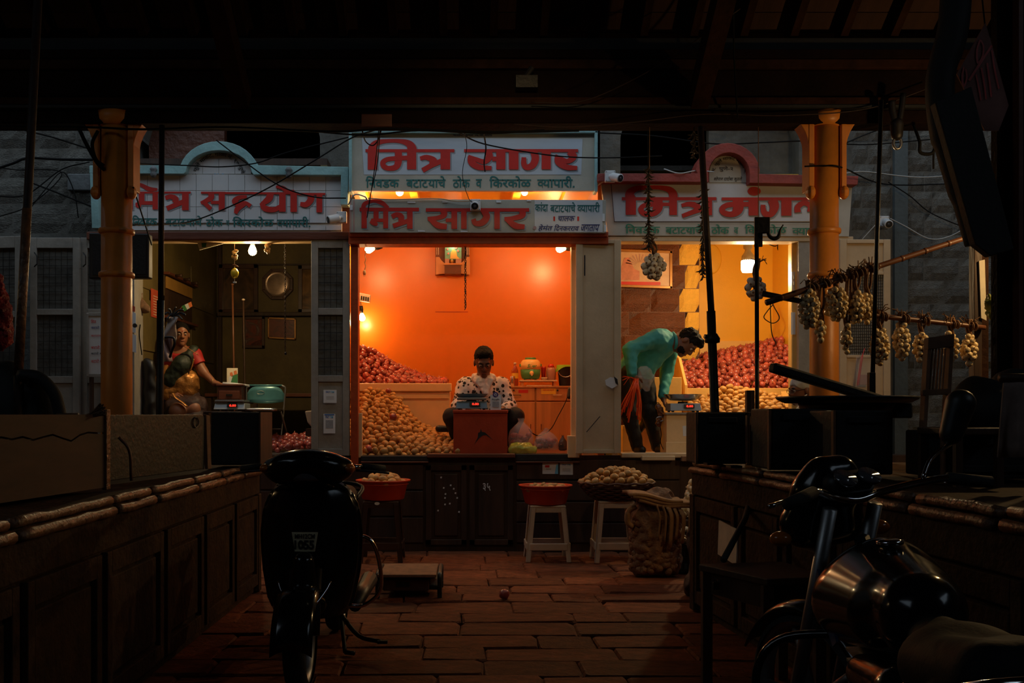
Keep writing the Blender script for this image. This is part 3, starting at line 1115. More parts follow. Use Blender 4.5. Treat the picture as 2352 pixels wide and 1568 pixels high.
d1=leaf(1,-20,58,545,1030,8.85,'white_door','white mesh door leaf at the outer end of the folding doors',[(572,716,'mesh'),(730,850,'mesh'),(880,1000,'panel')],skew=-.15)
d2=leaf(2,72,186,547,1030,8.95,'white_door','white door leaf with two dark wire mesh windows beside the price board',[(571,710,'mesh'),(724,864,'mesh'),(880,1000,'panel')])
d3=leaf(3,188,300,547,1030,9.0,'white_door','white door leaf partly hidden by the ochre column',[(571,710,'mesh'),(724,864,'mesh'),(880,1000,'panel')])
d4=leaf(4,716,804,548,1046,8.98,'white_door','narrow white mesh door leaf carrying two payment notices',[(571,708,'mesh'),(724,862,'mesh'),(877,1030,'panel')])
d5=leaf(5,1322,1426,551,1041,8.9,'grey_door','plain grey-cream door leaf between the orange and yellow stalls',[(560,1032,'panel')],skew=.05)
d6=leaf(6,1926,2042,551,1035,8.9,'grey_door','cream door leaf with a small fine mesh window behind the hanging onions',[(560,625,'panel'),(632,815,'fine'),(822,1020,'panel')])
MB().tube([P(1343,586,8.86),P(1343,633,8.86)],.006,6).build('door_bolt','iron',d5)
MB().tube([P(1347,992,8.86),P(1378,956,8.86)],.004,6).build('door_hook','iron',d5)
MB().prism([P(1390,873,8.855),P(1402,866,8.855),P(1418,868,8.855),P(1420,884,8.855),P(1406,892,8.855),P(1392,884,8.855)],(0,.012,0)).build('torn_sticker','paper',d5)
MB().prism([P(1410,864,8.85),P(1418,870,8.85),P(1420,884,8.85),P(1414,880,8.85)],(0,.006,0)).build('sticker_tear','black',d5)
for(px,y0,y1)in((82,580,612),(194,580,612)):
    MB().tube([P(px-3,y0,8.93-.03),P(px+3,y0+8,8.9-.04),P(px+3,y1-6,8.9-.04),P(px-3,y1,8.93-.03)],.006,6).build('pull_handle','iron',d2 if px<100 else d3)
for(py,)in((600,),(795,)):
    MB().tube([P(184,py,8.93),P(184,py+16,8.93)],.007,6).build('hinge','dullsteel',d2)

def notice(px0,py0,px1,py1,Z,parent,kind):
    mb=MB().prism([P(px0,py0,Z),P(px1,py0,Z),P(px1,py1,Z),P(px0,py1,Z)],(0,.002,0))
    o=mb.build('notice_sheet','paper',parent)
    w,h=px1-px0,py1-py0
    fn=lambda x,y:P(x,y,Z-.002)
    lettering('notice_word','PAY',(px0+.18*w,py0+.10*h,px0+.5*w,py0+.24*h),fn,'bluetxt',o,.03)
    lettering('notice_word','TM',(px0+.52*w,py0+.10*h,px0+.82*w,py0+.24*h),fn,'sky_txt',o,.03)
    if kind==1:
        mb=MB()
        for k in range(3):
            mb.poly([fn(px0+.2*w,py0+(.5+k*.1)*h),fn(px0+.8*w,py0+(.5+k*.1)*h),fn(px0+.8*w,py0+(.53+k*.1)*h),fn(px0+.2*w,py0+(.53+k*.1)*h)])
        mb.build('notice_line','greyprint',o)
    elif kind==2:
        MB().poly([fn(px0+.08*w,py0+.02*h),fn(px1-.08*w,py0+.02*h),fn(px1-.08*w,py0+.08*h),fn(px0+.08*w,py0+.08*h)]).build('notice_band','bluetxt',o)
        MB().poly([fn(px0+.18*w,py0+.32*h),fn(px1-.18*w,py0+.32*h),fn(px1-.18*w,py0+.74*h),fn(px0+.18*w,py0+.74*h)]).build('notice_patch','greyprint',o)
    return o

notice(743,895,773,925,8.935,d4,1)
notice(743,950,770,995,8.935,d4,2)
notice(1286,1062,1316,1090,ZF-.045,pl,1)
st=MB().prism([P(1246,1063,ZF-.045),P(1282,1063,ZF-.045),P(1282,1088,ZF-.045),P(1246,1088,ZF-.045)],(0,.002,0)).build('card_sticker','paper',pl)
fn_=lambda x,y:P(x,y,ZF-.048)
MB().poly([fn_(1252,1068),fn_(1262,1068),fn_(1262,1073),fn_(1252,1073)]).build('sticker_print','red',st)
MB().poly([fn_(1254,1076),fn_(1266,1076),fn_(1266,1077.5),fn_(1254,1077.5)]).build('sticker_print','greyprint',st)
MB().poly([fn_(1278,1066),fn_(1282,1066),fn_(1282,1088),fn_(1274,1088)]).build('sticker_print','sky_txt',st)

# ---- long stall counters flanking the aisle
def counter(name,label,A,B,hgt,side,depth,rails,seed):
    """A far end, B near end of the aisle face (x, y); side = +1 if the counter lies to the right of the aisle"""
    A,B=Vector((A[0],A[1],0)),Vector((B[0],B[1],0))
    u=(B-A).normalized()
    nrm=Vector((-side,0,0))                      # towards the aisle
    L=(B-A).length
    dp=Vector((side*depth,0,0))
    mb=MB().prism([A,B,B+dp,A+dp]if side>0 else[A+dp,B+dp,B,A],(0,0,hgt))
    c=mb.build(name,'counter')
    tag(c,label,'counter')

    def strip(nm,t0,t1,z0,z1,th,m,bev=.006):
        a,b=A+u*t0,A+u*t1
        pts=[a+Vector((0,0,z0)),b+Vector((0,0,z0)),b+Vector((0,0,z1)),a+Vector((0,0,z1))]
        if side>0:
            pts=pts[::-1]
        return MB().prism([p+nrm*th for p in pts],-nrm*th).build(nm,m,c,bevel=bev)
    strip('band_board',0,L,hgt-.20,hgt-.055,.022,'counter')
    r=random.Random(seed)
    t=0.0
    while t<L-.05:                                   # two rounded nosings, broken into lengths
        w=min(r.uniform(.45,.95),L-t)
        for(zz,rad,off)in((hgt-.004,.020,.004),(hgt-.045,.022,.026)):
            a,b=A+u*(t+r.uniform(0,.02)),A+u*(t+w-r.uniform(.012,.04))
            k=9
            pts=[a.lerp(b,i/k)+Vector((0,0,zz+r.uniform(-.003,.003)))+nrm*(off+r.uniform(-.003,.003))for i in range(k+1)]
            MB().tube(pts,[rad*r.uniform(.86,1.06)for _ in pts],9).build('ledge_rail','ledge',c,True)
        t+=w
    t=.06
    while t<L-.3:                                    # panelled cupboard fronts with posts between
        w=min(r.uniform(.5,.75),L-t-.05)
        for(q0,q1,z0,z1)in((t,t+.055,.05,hgt-.21),(t+w-.055,t+w,.05,hgt-.21),(t+.055,t+w-.055,.05,.13),(t+.055,t+w-.055,hgt-.30,hgt-.21)):
            strip('frame_bar',q0,q1,z0,z1,.028,'counter',.004)
        d=strip('cupboard_door',t+.08,t+w-.08,.15,hgt-.32,.015,'counter',.008)
        t+=w+.06
    for q in(0,L-.08):
        strip('corner_post',q,q+.08,0,hgt-.2,.035,'counter',.006)
    return c,A,u,nrm

ctl=counter('market_counter','long worn brown stall counter beside the scooter with peeling double nosing',(-1.475,7.02),(-1.515,2.2),.88,-1,1.5,0,3)
ctr=counter('market_counter','long worn brown stall counter behind the motorcycle with a broken ledge',(1.46,6.35),(1.80,2.4),.93,1,1.6,0,8)
# ================================================================== lamps
WARM=(1.0,.62,.25)
WARM2=(1.0,.70,.34)
FLOOD=32

def bulb(name,label,c,axis,r,m,watts,col,holder='black',L=.07,group=None,cord=None):
    """pear-shaped bulb at c with its screw holder behind it; axis points from holder to bulb"""
    c,ax=Vector(c),Vector(axis).normalized()
    t=thing(name,label,'lamp',c,group)
    R=align(ax)
    MB().lathe([(.3*r,-1.9*r),(.42*r,-1.5*r),(.8*r,-.7*r),(r,0),(.85*r,.55*r),(.45*r,.9*r),(.02*r,r)],c,16,R).build('glass_bulb',m,t,True)
    MB().lathe([(.30*r,-1.85*r-L),(.62*r,-1.85*r-L),(.70*r,-1.85*r-.4*L),(.5*r,-1.5*r)],c,14,R).build('lamp_holder',holder,t,True)
    if cord:
        MB().tube([c-ax*(1.8*r+L)]+cord,.004,6).build('flex','wire',t)
    point_light('lamp_light',c+ax*(r*1.25),watts,col,r,t)
    return t

bulb('light_bulb','glowing bulb on a bent cord under the ceiling of the orange stall',P(847,573,10.25),(-.75,-.3,-.25),.040,'bulb',18,WARM,cord=[P(868,562,10.25),Vector((X(868,10.25),10.25,CT))])
bulb('light_bulb','glowing bulb held high on the orange side wall above the cabinet',P(1286,571,10.45),(-.8,-.35,-.1),.042,'bulb',23,WARM,cord=[P(1318,566,10.5),Vector((CR,10.5,H(566,10.5)))])
bulb('light_bulb','glowing bulb low on the orange side wall below the switchboard',P(832,730,11.10),(.1,.2,-1),.036,'bulb',9,WARM,cord=[P(829,700,11.0),P(828,690,10.9)])
bulb('light_bulb','glowing bulb in the slot between the two middle signs',P(918,441,9.25),(0,0,-1),.036,'bulb',18,WARM,L=.02)
bulb('light_bulb','dimmer bulb in the slot between the two middle signs by the joist',P(1205,442,9.3),(0,0,-1),.030,'bulb2',13,WARM,L=.02)
bulb('light_bulb','bare pear-shaped bulb hanging in the dim olive stall',P(580,577,9.3),(0,0,-1),.040,'bulb_l',38,WARM2,'holder',.06,cord=[P(580,553,9.3)])
yl=thing('pendant_lamp','frosted pendant lamp with cream cap glowing in the yellow stall','lamp',P(1718,627,9.75))
c=P(1718,605,9.75)
MB().lathe([(.055,-.085),(.066,-.06),(.066,.02),(.058,.045),(.03,.06)],c,20).build('frosted_globe','bulb2',yl,True)
MB().lathe([(.064,.02),(.060,.075),(.035,.11),(.028,.135),(.045,.15),(.045,.20),(.02,.22)],c,18).build('lamp_cap','holder',yl,True)
MB().tube([c+Vector((0,0,.21)),Vector((c.x,c.y,YT))],.005,6).build('flex','wire',yl)
point_light('lamp_light',c-Vector((0,0,.09)),120,WARM2,.06,yl)

bulb('light_bulb','bare bulb hung from the hall roof over the onion seller',(3.75,5.75,2.6),(0,0,-1),.036,'bulb',56,WARM,'holder',.06,cord=[Vector((3.75,5.75,EZ+SL*1.45+.1))])
bulb('light_bulb','bare bulb hung from the hall roof over the empty side counter',(-4.3,5.6,2.2),(0,0,-1),.036,'bulb',4,WARM,'holder',.06,cord=[Vector((-4.3,5.6,EZ+SL*1.6+.1))])

fd=thing('added_flood_lamp','unseen metal flood lamp added under the hall roof to light the stall fronts','lamp',(.35,5.0,3.75))  # out-of-view lamp added to brighten the stall fronts from the hall
Rf=align((-.03,.80,-.60))
MB().lathe([(.05,-.16),(.09,-.10),(.17,.02),(.18,.03)],(.35,5.0,3.75),20,Rf).build('reflector','iron',fd,True)
MB().lathe([(.02,-.06),(.045,.0),(.045,.02),(.01,.045)],(.35,5.0,3.75),14,Rf).build('lamp_globe','bulb2',fd,True)
MB().tube([(.35,4.95,3.80),(.35,4.95,EZ+SL*2.25+.1)],.01,6).build('hanging_rod','iron',fd)
point_light('lamp_light',Vector((.35,5.0,3.75))+Rf @ Vector((0,0,.05)),FLOOD,WARM2,.06,fd,math.radians(84),(.25,9.0,1.0))

# ================================================================== painted signs
ZU,ZL,ZLS,ZRS=8.90,8.80,8.98,8.92          # front faces: upper middle, lower middle, left, right

def tr(ox,oy,s,Z):
    """zoomed trace coordinates of a sign -> point on its face"""
    return lambda x,y:P(ox+x*s,oy+y*s,Z)

def brush(name,strokes,fn,m,parent,edge=None):
    mb=MB()
    for i,q in enumerate(strokes):
        ribbon(mb,q[1:]if q[0]=='L' else q,fn,q[0]!='L',i*.00025)
    o=mb.build(name,m,parent)
    if edge:
        dx,dy,dw,Zb=edge
        mb=MB()
        for i,q in enumerate(strokes):
            q=q[1:]if q[0]=='L' else q
            ribbon(mb,[(p[0]+dx,p[1]+dy,p[2]+dw)for p in q],lambda x,y:fn(x,y)+Vector((0,.002,0)),True,i*.00005)
        mb.build('letter_edge','shadow_t',o)
    return o

def stem(x,y0,y1,w):
    return['L',(x,y0,w),(x,y1,w)]

def bar(x0,x1,y,w):
    return['L',(x0,y,w),(x1,y,w)]

NIV=['िनवडक']
BAT=['बटाट','याचे']
# --- upper middle sign
su=MB().prism([P(806,316,ZU),P(1368,316,ZU),P(1368,438,ZU),P(806,438,ZU)],(0,.05,0)).build('shop_sign','signcream',bevel=.003)
tag(su,'upper cream sign with large red letters on a pale blue panel','sign')
for(x0,x1,y0,y1)in((801,808,300,440),(1366,1373,300,440),(801,1373,299,305)):
    MB().prism([P(x0,y0,ZU-.03),P(x1,y0,ZU-.03),P(x1,y1,ZU-.03),P(x0,y1,ZU-.03)],(0,.14,0)).build('sign_frame','cyan',su,bevel=.004)
MB().prism([P(808,304,ZU+.02),P(1366,304,ZU+.02),P(1366,317,ZU+.02),P(808,317,ZU+.02)],(0,.03,0)).build('sign_header','signcream',su)
fu=tr(780,280,.2636,ZU-.006)
MB().prism([P(831,317,ZU-.003),P(1338,319,ZU-.003),P(1335,401,ZU-.003),P(836,401,ZU-.003)],(0,.002,0)).build('blue_panel','signblue',su)
W1=[bar(225,1000,250,27),[(286,265,82),(288,220,70),(325,182,52),(410,166,34),(520,166,36),(598,186,58),(628,225,80),(628,262,82)],stem(287,250,415,84),stem(628,250,413,80),[(512,258,62),(512,345,62),(490,392,52),(430,404,42),(388,388,46),(378,352,46),(415,326,40),(480,318,40),(600,312,40)],[(702,318,34),(755,308,44),(812,328,54),(822,352,56),(790,372,44)],['L',(905,332,44),(800,378,44),(722,422,44)],stem(922,250,413,84)]
W2=[bar(1085,2078,250,27),[(1296,258,58),(1304,305,60),(1258,346,46),(1190,326,38),(1120,298,26)],[(1136,298,40),(1150,352,58),(1215,394,50),(1325,402,34)],bar(1330,1400,322,40),stem(1405,250,414,80),stem(1517,250,414,84),[(1690,256,62),(1706,318,66),(1682,376,60),(1630,396,48),(1606,366,48),(1606,308,40)],stem(1800,250,413,80),[(2000,258,58),(2038,300,60),(1990,342,44),(1928,322,38),(1878,292,24)],[(1900,296,48),(1906,350,58),(1978,394,50),(2070,402,34)]]
brush('red_lettering',W1+W2,fu,'red',su,(9,9,8,0))
f0=lambda x,y:P(x,y,ZU-.004)
for seg,r in((NIV,(840,404,917,431)),(BAT,(933,404,1024,431)),(['ठोक'],(1040,404,1080,431)),(['व'],(1093,411,1107,431)),(['िकरकोळ'],(1124,404,1220,431)),([('h','व'),'यापारी.'],(1234,404,1320,431))):
    lettering('teal_lettering',seg,r,f0,'teal',su,.018)
lettering('small_lettering','चालक-हेमंत िद.जगताप',(1040,304,1131,314),lambda x,y:P(x,y,ZU+.015),'navy',su,.01)
# --- lower middle sign
sl_=MB().prism([P(803,457,ZL),P(1392,459,ZL),P(1392,535,ZL),P(803,534,ZL)],(0,.06,0)).build('shop_sign','signcream',bevel=.003)
tag(sl_,'long lower cream sign with plain red letters on the lintel of the orange stall','sign')
for x in(803.5,811):
    MB().poly([P(x,459,ZL-.002),P(x+3.5,459,ZL-.002),P(x+3.5,532,ZL-.002),P(x,532,ZL-.002)]).build('pink_stripe','pinkstripe',sl_)
MB().prism([P(1228,459,ZL-.002),P(1384,461,ZL-.002),P(1384,533,ZL-.002),P(1228,533,ZL-.002)],(0,.001,0)).build('lilac_panel','signwhite',sl_)
fl=tr(780,280,.2636,ZL-.005)
W3=[bar(175,692,762,32),[(205,765,42),(220,712,36),(295,688,28),(365,703,40),(425,748,26)],stem(214,750,926,46),stem(402,762,926,44),stem(318,765,862,44),[(268,862,32),(300,880,44),(330,896,24)],bar(275,395,856,30),[(456,826,40),(500,806,44),(538,828,50),(532,868,44)],['L',(595,862,40),(466,906,40)],stem(612,762,930,48),bar(752,1652,766,30),[(902,768,54),(912,808,50),(860,834,38),(768,845,36)],[(785,842,38),(855,900,54),(935,912,46)],bar(925,985,856,32),stem(999,766,932,50),stem(1083,766,932,48),[(1258,770,58),(1282,828,58),(1240,878,56),(1182,882,44),(1166,846,42)],stem(1372,766,932,48),[(1592,770,58),(1590,815,50),(1510,840,40),(1436,846,34)],[(1456,846,42),(1530,904,54),(1612,914,40)]]
brush('red_lettering',W3,fl,'red',sl_,(12,12,2,0))
f0=lambda x,y:P(x,y,ZL-.005)
for seg,r,m in((['कांदा'],(1229,464,1259,487),'teal'),(BAT,(1264,464,1322,487),'teal'),([('h','व'),'यापारी'],(1326,464,1378,487),'teal'),(['चालक'],(1281,496,1320,508),'navy'),(['हेमंत'],(1237,515,1269,531),'navy'),(['िदनकरराव'],(1273,515,1330,531),'navy'),(['जगताप'],(1334,515,1376,531),'navy')):
    lettering('side_lettering',seg,r,f0,m,sl_,.014,slant=.25 if m=='navy' else 0)
for x in(1271,1326):
    MB().poly([f0(x,497),f0(x+4,497),f0(x+4,507),f0(x,507)]).build('red_bar','red',sl_)
MB().lathe([(.001,0),(.016,0)],f0(1228,523),12,align((0,-1,0)),cap=False).build('dot','pinkstripe',sl_)
for(x,y,w,h)in((936,462,18,4),(1016,461,12,4),(1140,460,11,5),(1210,458,10,4),(1384,490,5,18),(1388,516,5,16),(804,470,6,12),(960,528,16,4),(1058,529,16,4)):
    MB().prism([P(x,y,ZL-.008),P(x+w,y+1,ZL-.008),P(x+w,y+h,ZL-.008),P(x,y+h,ZL-.008)],(0,.004,0)).build('tape_patch','paper',sl_)
# --- left sign with turquoise frame, white tiles
ls=MB().prism([P(222,398,ZLS+.02),P(785,402,ZLS+.02),P(785,534,ZLS+.02),P(222,532,ZLS+.02)],(0,.05,0)).build('shop_sign','signgrey',bevel=.003)
tag(ls,'white tiled sign with red letters in a turquoise arched frame over the dim stall','sign')
cx0,cy0=502,398
out=[(205,380),(411,379)]+[(cx0-91*math.cos(t),cy0-74*math.sin(t))for t in np.linspace(.24,math.pi-.24,15)]+[(593,379),(800,383),(800,402)]
inn=[(582,401)]+[(cx0+76*math.cos(t),cy0-53*math.sin(t))for t in np.linspace(.05,math.pi-.05,15)]+[(422,399),(205,398)]
MB().prism([P(x,y,ZLS-.06)for x,y in out+inn],(0,.18,0)).build('sign_frame','cyan',ls,bevel=.004)
for q in(((206,398),(224,398),(228,524),(211,524)),((783,400),(800,400),(799,470),(782,470))):
    MB().prism([P(x,y,ZLS-.06)for x,y in q],(0,.14,0)).build('frame_side','cyan',ls,bevel=.004)
MB().prism([P(cx0+76*math.cos(t),cy0+2-53*math.sin(t),ZLS+.03)for t in np.linspace(0,math.pi,17)],(0,.05,0)).build('arch_board','signgrey',ls)
tm=MB().box((0,0,0),(.1425,.008,.1425)).mesh('sign_tile','signwhite')
sp=37.2/F*ZLS
for i in range(15):
    for j in range(4):
        px,py=246+37.2*i,419+37.2*j
        o=bpy.data.objects.new('sign_tile',tm)
        o.location=P(px,py,ZLS+.012)
        if j==3:
            o.scale=(1,1,.30)
            o.location=P(px,511+12,ZLS+.012)
        o.parent=ls
        COL.objects.link(o)
for i in range(-1,3):
    o=bpy.data.objects.new('sign_tile',tm)
    o.location,o.parent=P(484+37.2*i,382,ZLS+.026),ls
    o.scale=(1,.5,.94)
    COL.objects.link(o)
fz=tr(190,280,.26786,ZLS+.003)
W4=[bar(380,925,605,17),[(400,556,46),(435,528,22),(500,540,30),(570,574,38),(640,578,22)],stem(405,600,752,52),stem(505,608,698,50),bar(470,610,694,32),[(462,690,20),(472,718,36),(500,712,30)],stem(622,608,750,46),[(708,652,36),(756,640,42),(800,662,48),(786,694,44)],['L',(868,682,42),(722,742,42)],stem(881,606,756,58),bar(1014,1224,607,18),[(1100,612,50),(1102,648,50),(1062,674,38),(1014,696,28)],[(1034,684,34),(1100,748,36)],bar(1100,1180,690,28),stem(1193,606,757,52),bar(1215,1470,610,18),[(1408,640,26),(1345,648,38),(1302,678,46),(1335,704,44),(1395,694,30),(1440,722,36)],[(1392,702,34),(1330,742,46),(1312,786,30)],bar(1460,1850,612,18),[(1612,614,58),(1598,656,58),(1560,688,44),(1532,700,24)],[(1532,692,34),(1562,740,50),(1640,752,44),(1706,722,40)],stem(1713,610,770,56),stem(1810,612,772,56),[(1658,556,20),(1715,566,36),(1762,598,42),(1816,592,18)],bar(1845,2082,618,18),[(1950,620,58),(1958,662,56),(1918,708,48),(1866,704,36)],stem(2030,616,776,50)]
brush('red_lettering',W4,fz,'red',ls,(10,8,2,0))
f0=lambda x,y:P(x,y,ZLS+.003)
for seg,r in((NIV,(304,494,361,518)),(BAT,(380,495,464,519)),(['ठोक'],(473,497,512,520)),(['व'],(519,506,527,519)),(['िकरकोळ'],(534,497,629,521)),([('h','व'),'यापारी.'],(636,497,713,522))):
    lettering('green_lettering',seg,r,f0,'teal',ls,.018)
lettering('arch_lettering','म. फुले माकेट, गाळा नं. १७ पुणे २',None,lambda x,y:P(x,y,ZLS+.018),'blacktxt',ls,.014,arc=(502,411,50,14,178,2))
lettering('owner_lettering','चालक - होले ॲन्ड सन्स',(457,398,546,409),lambda x,y:P(x,y,ZLS+.018),'sky_txt',ls,.01)
for(px,py)in((350,392),(662,394)):
    p=P(px,py,ZLS-.10)
    MB().lathe([(.018,0),(.03,.03),(.018,.05),(.034,.07),(.016,.1)],p+Vector((0,.03,-.05)),12).build('porcelain_insulator','plaster',ls,True)
# --- right sign with maroon frame
rs=MB().prism([P(1380,417,ZRS+.02),P(1958,420,ZRS+.02),P(1950,543,ZRS+.02),P(1396,541,ZRS+.02)],(0,.05,0)).build('shop_sign','signgrey',bevel=.003)
tag(rs,'grey-cream sign with rounded red letters under a maroon arch over the yellow stall','sign')
cx1=1672
out=[(1373,398),(1602,398)]+[(cx1-74*math.cos(t),398-70*math.sin(t))for t in np.linspace(.12,math.pi-.12,15)]+[(1744,399),(1972,404),(1970,424)]
inn=[(1722,420),(1722,398)]+[(1675+47*math.cos(t),398-48*math.sin(t))for t in np.linspace(.05,math.pi-.05,13)]+[(1628,398),(1628,418),(1373,416)]
MB().prism([P(x,y,ZRS-.10)for x,y in out+inn],(0,.22,0)).build('sign_frame','maroon',rs,bevel=.004)
ab=[(1629,419),(1629,398)]+[(1675-46*math.cos(t),398-47*math.sin(t))for t in np.linspace(.05,math.pi-.05,13)]+[(1721,398),(1721,419)]
MB().prism([P(x,y,ZRS+.015)for x,y in ab],(0,.05,0)).build('arch_board','signcream',rs)
MB().prism([P(1402,422,ZRS+.012),P(1932,424,ZRS+.012),P(1922,508,ZRS+.012),P(1410,508,ZRS+.012)],(0,.01,0)).build('pale_panel','signwhite',rs)
fx=tr(1360,280,.26786,ZRS+.006)
for(a,b)in(((162,530),(190,855)),((190,855),(2090,862)),((2130,540),(2092,745))):
    mb=MB()
    ribbon(mb,[(*a,6),(*b,6)],fx,False)
    mb.build('border_line','dkwood',rs)
W5=[bar(255,1066,658,28),[(330,660,88),(324,612,74),(372,574,50),(460,562,36),(580,562,38),(664,582,56),(694,622,74),(695,660,70)],stem(332,655,796,88),[(562,668,84),(562,735,84),(524,782,54),(450,786,46),(418,752,48),(446,716,40),(520,704,44)],bar(560,680,706,30),stem(695,655,798,66),[(766,716,30),(840,704,44),(905,728,56),(890,762,46)],['L',(985,732,40),(880,766,42),(772,806,34)],stem(990,655,800,78),bar(1110,2010,660,26),[(1250,668,92),(1250,745,90),(1205,790,52),(1135,782,48),(1114,748,50),(1150,716,44),(1230,704,44)],bar(1270,1360,706,40),stem(1385,655,802,88),[(1545,668,82),(1562,728,80),(1532,790,54),(1482,786,52),(1466,745,46),(1466,710,40)],stem(1665,655,804,88),[(1762,775,56),(1762,730,50),(1815,694,44),(1870,720,50),(1872,770,60)],stem(1965,660,804,86)]
o=brush('red_lettering',W5,fx,'red',rs,(8,8,6,0))
MB().poly([fx(1390+57*math.cos(t),593+38*math.sin(t))for t in np.linspace(0,2*math.pi,20,endpoint=False)]).build('letter_dot','red',rs)
f0=lambda x,y:P(x,y,ZRS+.010)
for seg,r in((NIV,(1436,514,1516,536)),(BAT,(1529,515,1614,537)),(['ठोक'],(1634,515,1675,537)),(['व'],(1686,522,1696,537)),(['िकरकोळ'],(1711,515,1807,537)),([('h','व'),'यापारी'],(1820,517,1905,539))):
    lettering('green_lettering',seg,r,f0,'green_t',rs,.018)
lettering('arch_lettering','म. फुले माकेट गाळा नं.',None,lambda x,y:P(x,y,ZRS+.012),'blacktxt',rs,.014,arc=(1675,400,31,12,172,2))
lettering('town_lettering','पुणे-२',(1652,381,1684,394),lambda x,y:P(x,y,ZRS+.012),'blacktxt',rs,.016)
lettering('owner_lettering','सोपान दादोबा कुडले',(1640,405,1704,417),lambda x,y:P(x,y,ZRS+.012),'blacktxt',rs,.01,slant=.2)
# ================================================================== produce
def protos(kind,n=6):
    out=[]
    for k in range(n):
        r=random.Random(500+k)
        mb=MB()
        if kind=='potato':
            off=Vector((r.uniform(0,9),r.uniform(0,9),r.uniform(0,9)))
            mb.ell((0,0,0),(.037,.0285,.026),None,9,7,lambda o:1+.16*noise.noise(o*1.3+off))
            out.append(mb.mesh('potato','potato',True))
        elif kind=='onion':
            a,b=r.uniform(.92,1.08),r.uniform(.88,1.02)
            mb.lathe([(.006,-.030*b),(.018,-.026*b),(.030*a,-.010),(.032*a,.004),(.024,.020),(.010,.028),(.006,.034)],n=10)
            mb.slot(1).lathe([(.007,.031),(.005,.037),(.004,.042)],n=5)
            out.append(mb.mesh('onion',['onion','onion_dry'],True))
        elif kind=='wonion':
            mb.lathe([(.004,-.030),(.018,-.027),(.031,-.010),(.033,.004),(.022,.022),(.009,.032),(.004,.044)],n=9)
            mb.slot(1).ell((0,0,-.030),(.009,.009,.004),None,6,4)
            out.append(mb.mesh('white_onion',['wonion','straw'],True))
        elif kind=='garlic':
            mb.lathe([(.005,-.022),(.017,-.020),(.025,-.006),(.024,.006),(.012,.020),(.005,.032)],n=9)
            mb.slot(1).ell((0,0,-.021),(.010,.010,.003),None,6,4)
            out.append(mb.mesh('garlic_bulb',['garlic','straw'],True))
    return out

PR={k:protos(k)for k in('potato','onion','wonion','garlic')}

def scatter(surf,xr,yr,s,seed,ok=None,tries=5000):
    r=np.random.default_rng(seed)
    acc=np.zeros((0,3))
    for _ in range(tries):
        x,y=r.uniform(*xr),r.uniform(*yr)
        if ok and not ok(x,y):
            continue
        p=np.array((x,y,surf(x,y)))
        if len(acc)and((acc-p)**2).sum(1).min()<s*s:
            continue
        acc=np.vstack((acc,p))
    return acc

def heap(kind,name,pts,label,cat,group,seed,scale=1.0,size=(.82,1.22),limit=None):
    r=random.Random(seed)
    if limit and len(pts)>limit:                       # the farther ones join the uncountable rest
        pts=sorted(pts,key=lambda p:p[1])
        mb=MB()
        for p in pts[limit:]:
            me=r.choice(PR[kind])
            mt=Matrix.Translation(Vector(p))@ Matrix.Rotation(r.uniform(0,6.3),4,'Z')@ Matrix.Rotation(r.gauss(0,.5),4,'X')@ Matrix.Scale(scale*r.uniform(*size),4)
            mb.add([mt @ v.co for v in me.vertices],[list(f.vertices)for f in me.polygons])
            mb.m[-len(me.polygons):]=[f.material_index for f in me.polygons]
        rest=mb.build(name+'_mass',[m for m in PR[kind][0].materials],None,True)
        tag(rest,label.replace(name.replace('_',' '),name.replace('_',' ')+'s',1)+', the farther ones',cat+'s')
        rest['kind']='stuff'
        pts=pts[:limit]
    for i,p in enumerate(pts):
        o=bpy.data.objects.new(name,r.choice(PR[kind]))
        o.location=p
        o.rotation_euler=(r.uniform(0,6.3),r.uniform(0,6.3),r.uniform(0,6.3))if kind!='potato' else(r.gauss(0,.35),r.gauss(0,.35),r.uniform(0,6.3))
        k=scale*r.uniform(*size)
        o.scale=(k,k*r.uniform(.9,1.1),k)
        COL.objects.link(o)
        tag(o,label,cat,group)

def filler(kind,name,pts,label,cat,seed,drop,scale=1.1,parent=None):
    """the produce lower in a heap, uncountable: one object"""
    r=random.Random(seed)
    mb=MB()
    for p in pts:
        R=Matrix.Rotation(r.uniform(0,6.3),3,'Z')@ Matrix.Rotation(r.uniform(-.5,.5),3,'X')
        c=Vector(p)-Vector((0,0,drop))
        if kind=='potato':
            mb.ell(c,(.037*scale,.030*scale,.027*scale),R,8,5)
        else:
            mb.ell(c,(.032*scale,.032*scale,.029*scale),R,8,5)
    o=mb.build(name,kind,parent,True)
    tag(o,label,cat)
    o['kind']='stuff'
    return o

# ================================================================== middle stall
# cream bin against the back wall, with onions
BZ,BT=10.3,H(880,10.3)
bx1=X(1033,BZ)
binc=thing('produce_bin','cream painted wooden bin holding red onions along the orange wall','bin',(-.7,BZ,FL))
MB().b2((CL+.005,BZ,FL),(bx1,BZ+.03,BT-.06)).build('front_board','cream',binc,bevel=.004)
MB().b2((CL+.005,BZ-.035,BT-.085),(bx1+.02,BZ+.035,BT)).build('rim_board','cream',binc,bevel=.008)
MB().b2((CL+.005,BZ-.014,BT-.16),(bx1-.01,BZ,BT-.095)).build('moulding','cream',binc,bevel=.006)
MB().b2((bx1-.03,BZ+.03,FL),(bx1,CB-.005,BT-.05)).build('side_board','cream',binc,bevel=.004)

def on_mid(x,y):
    px=CX+x/10.9*F
    top=np.interp(px,[822,850,880,905,935,960,1000,1035],[798,802,822,838,850,860,872,874])
    zt=H(top,10.9)
    t=np.clip((y-BZ-.02)/.62,0,1)
    return BT+.005+(zt-BT)*t

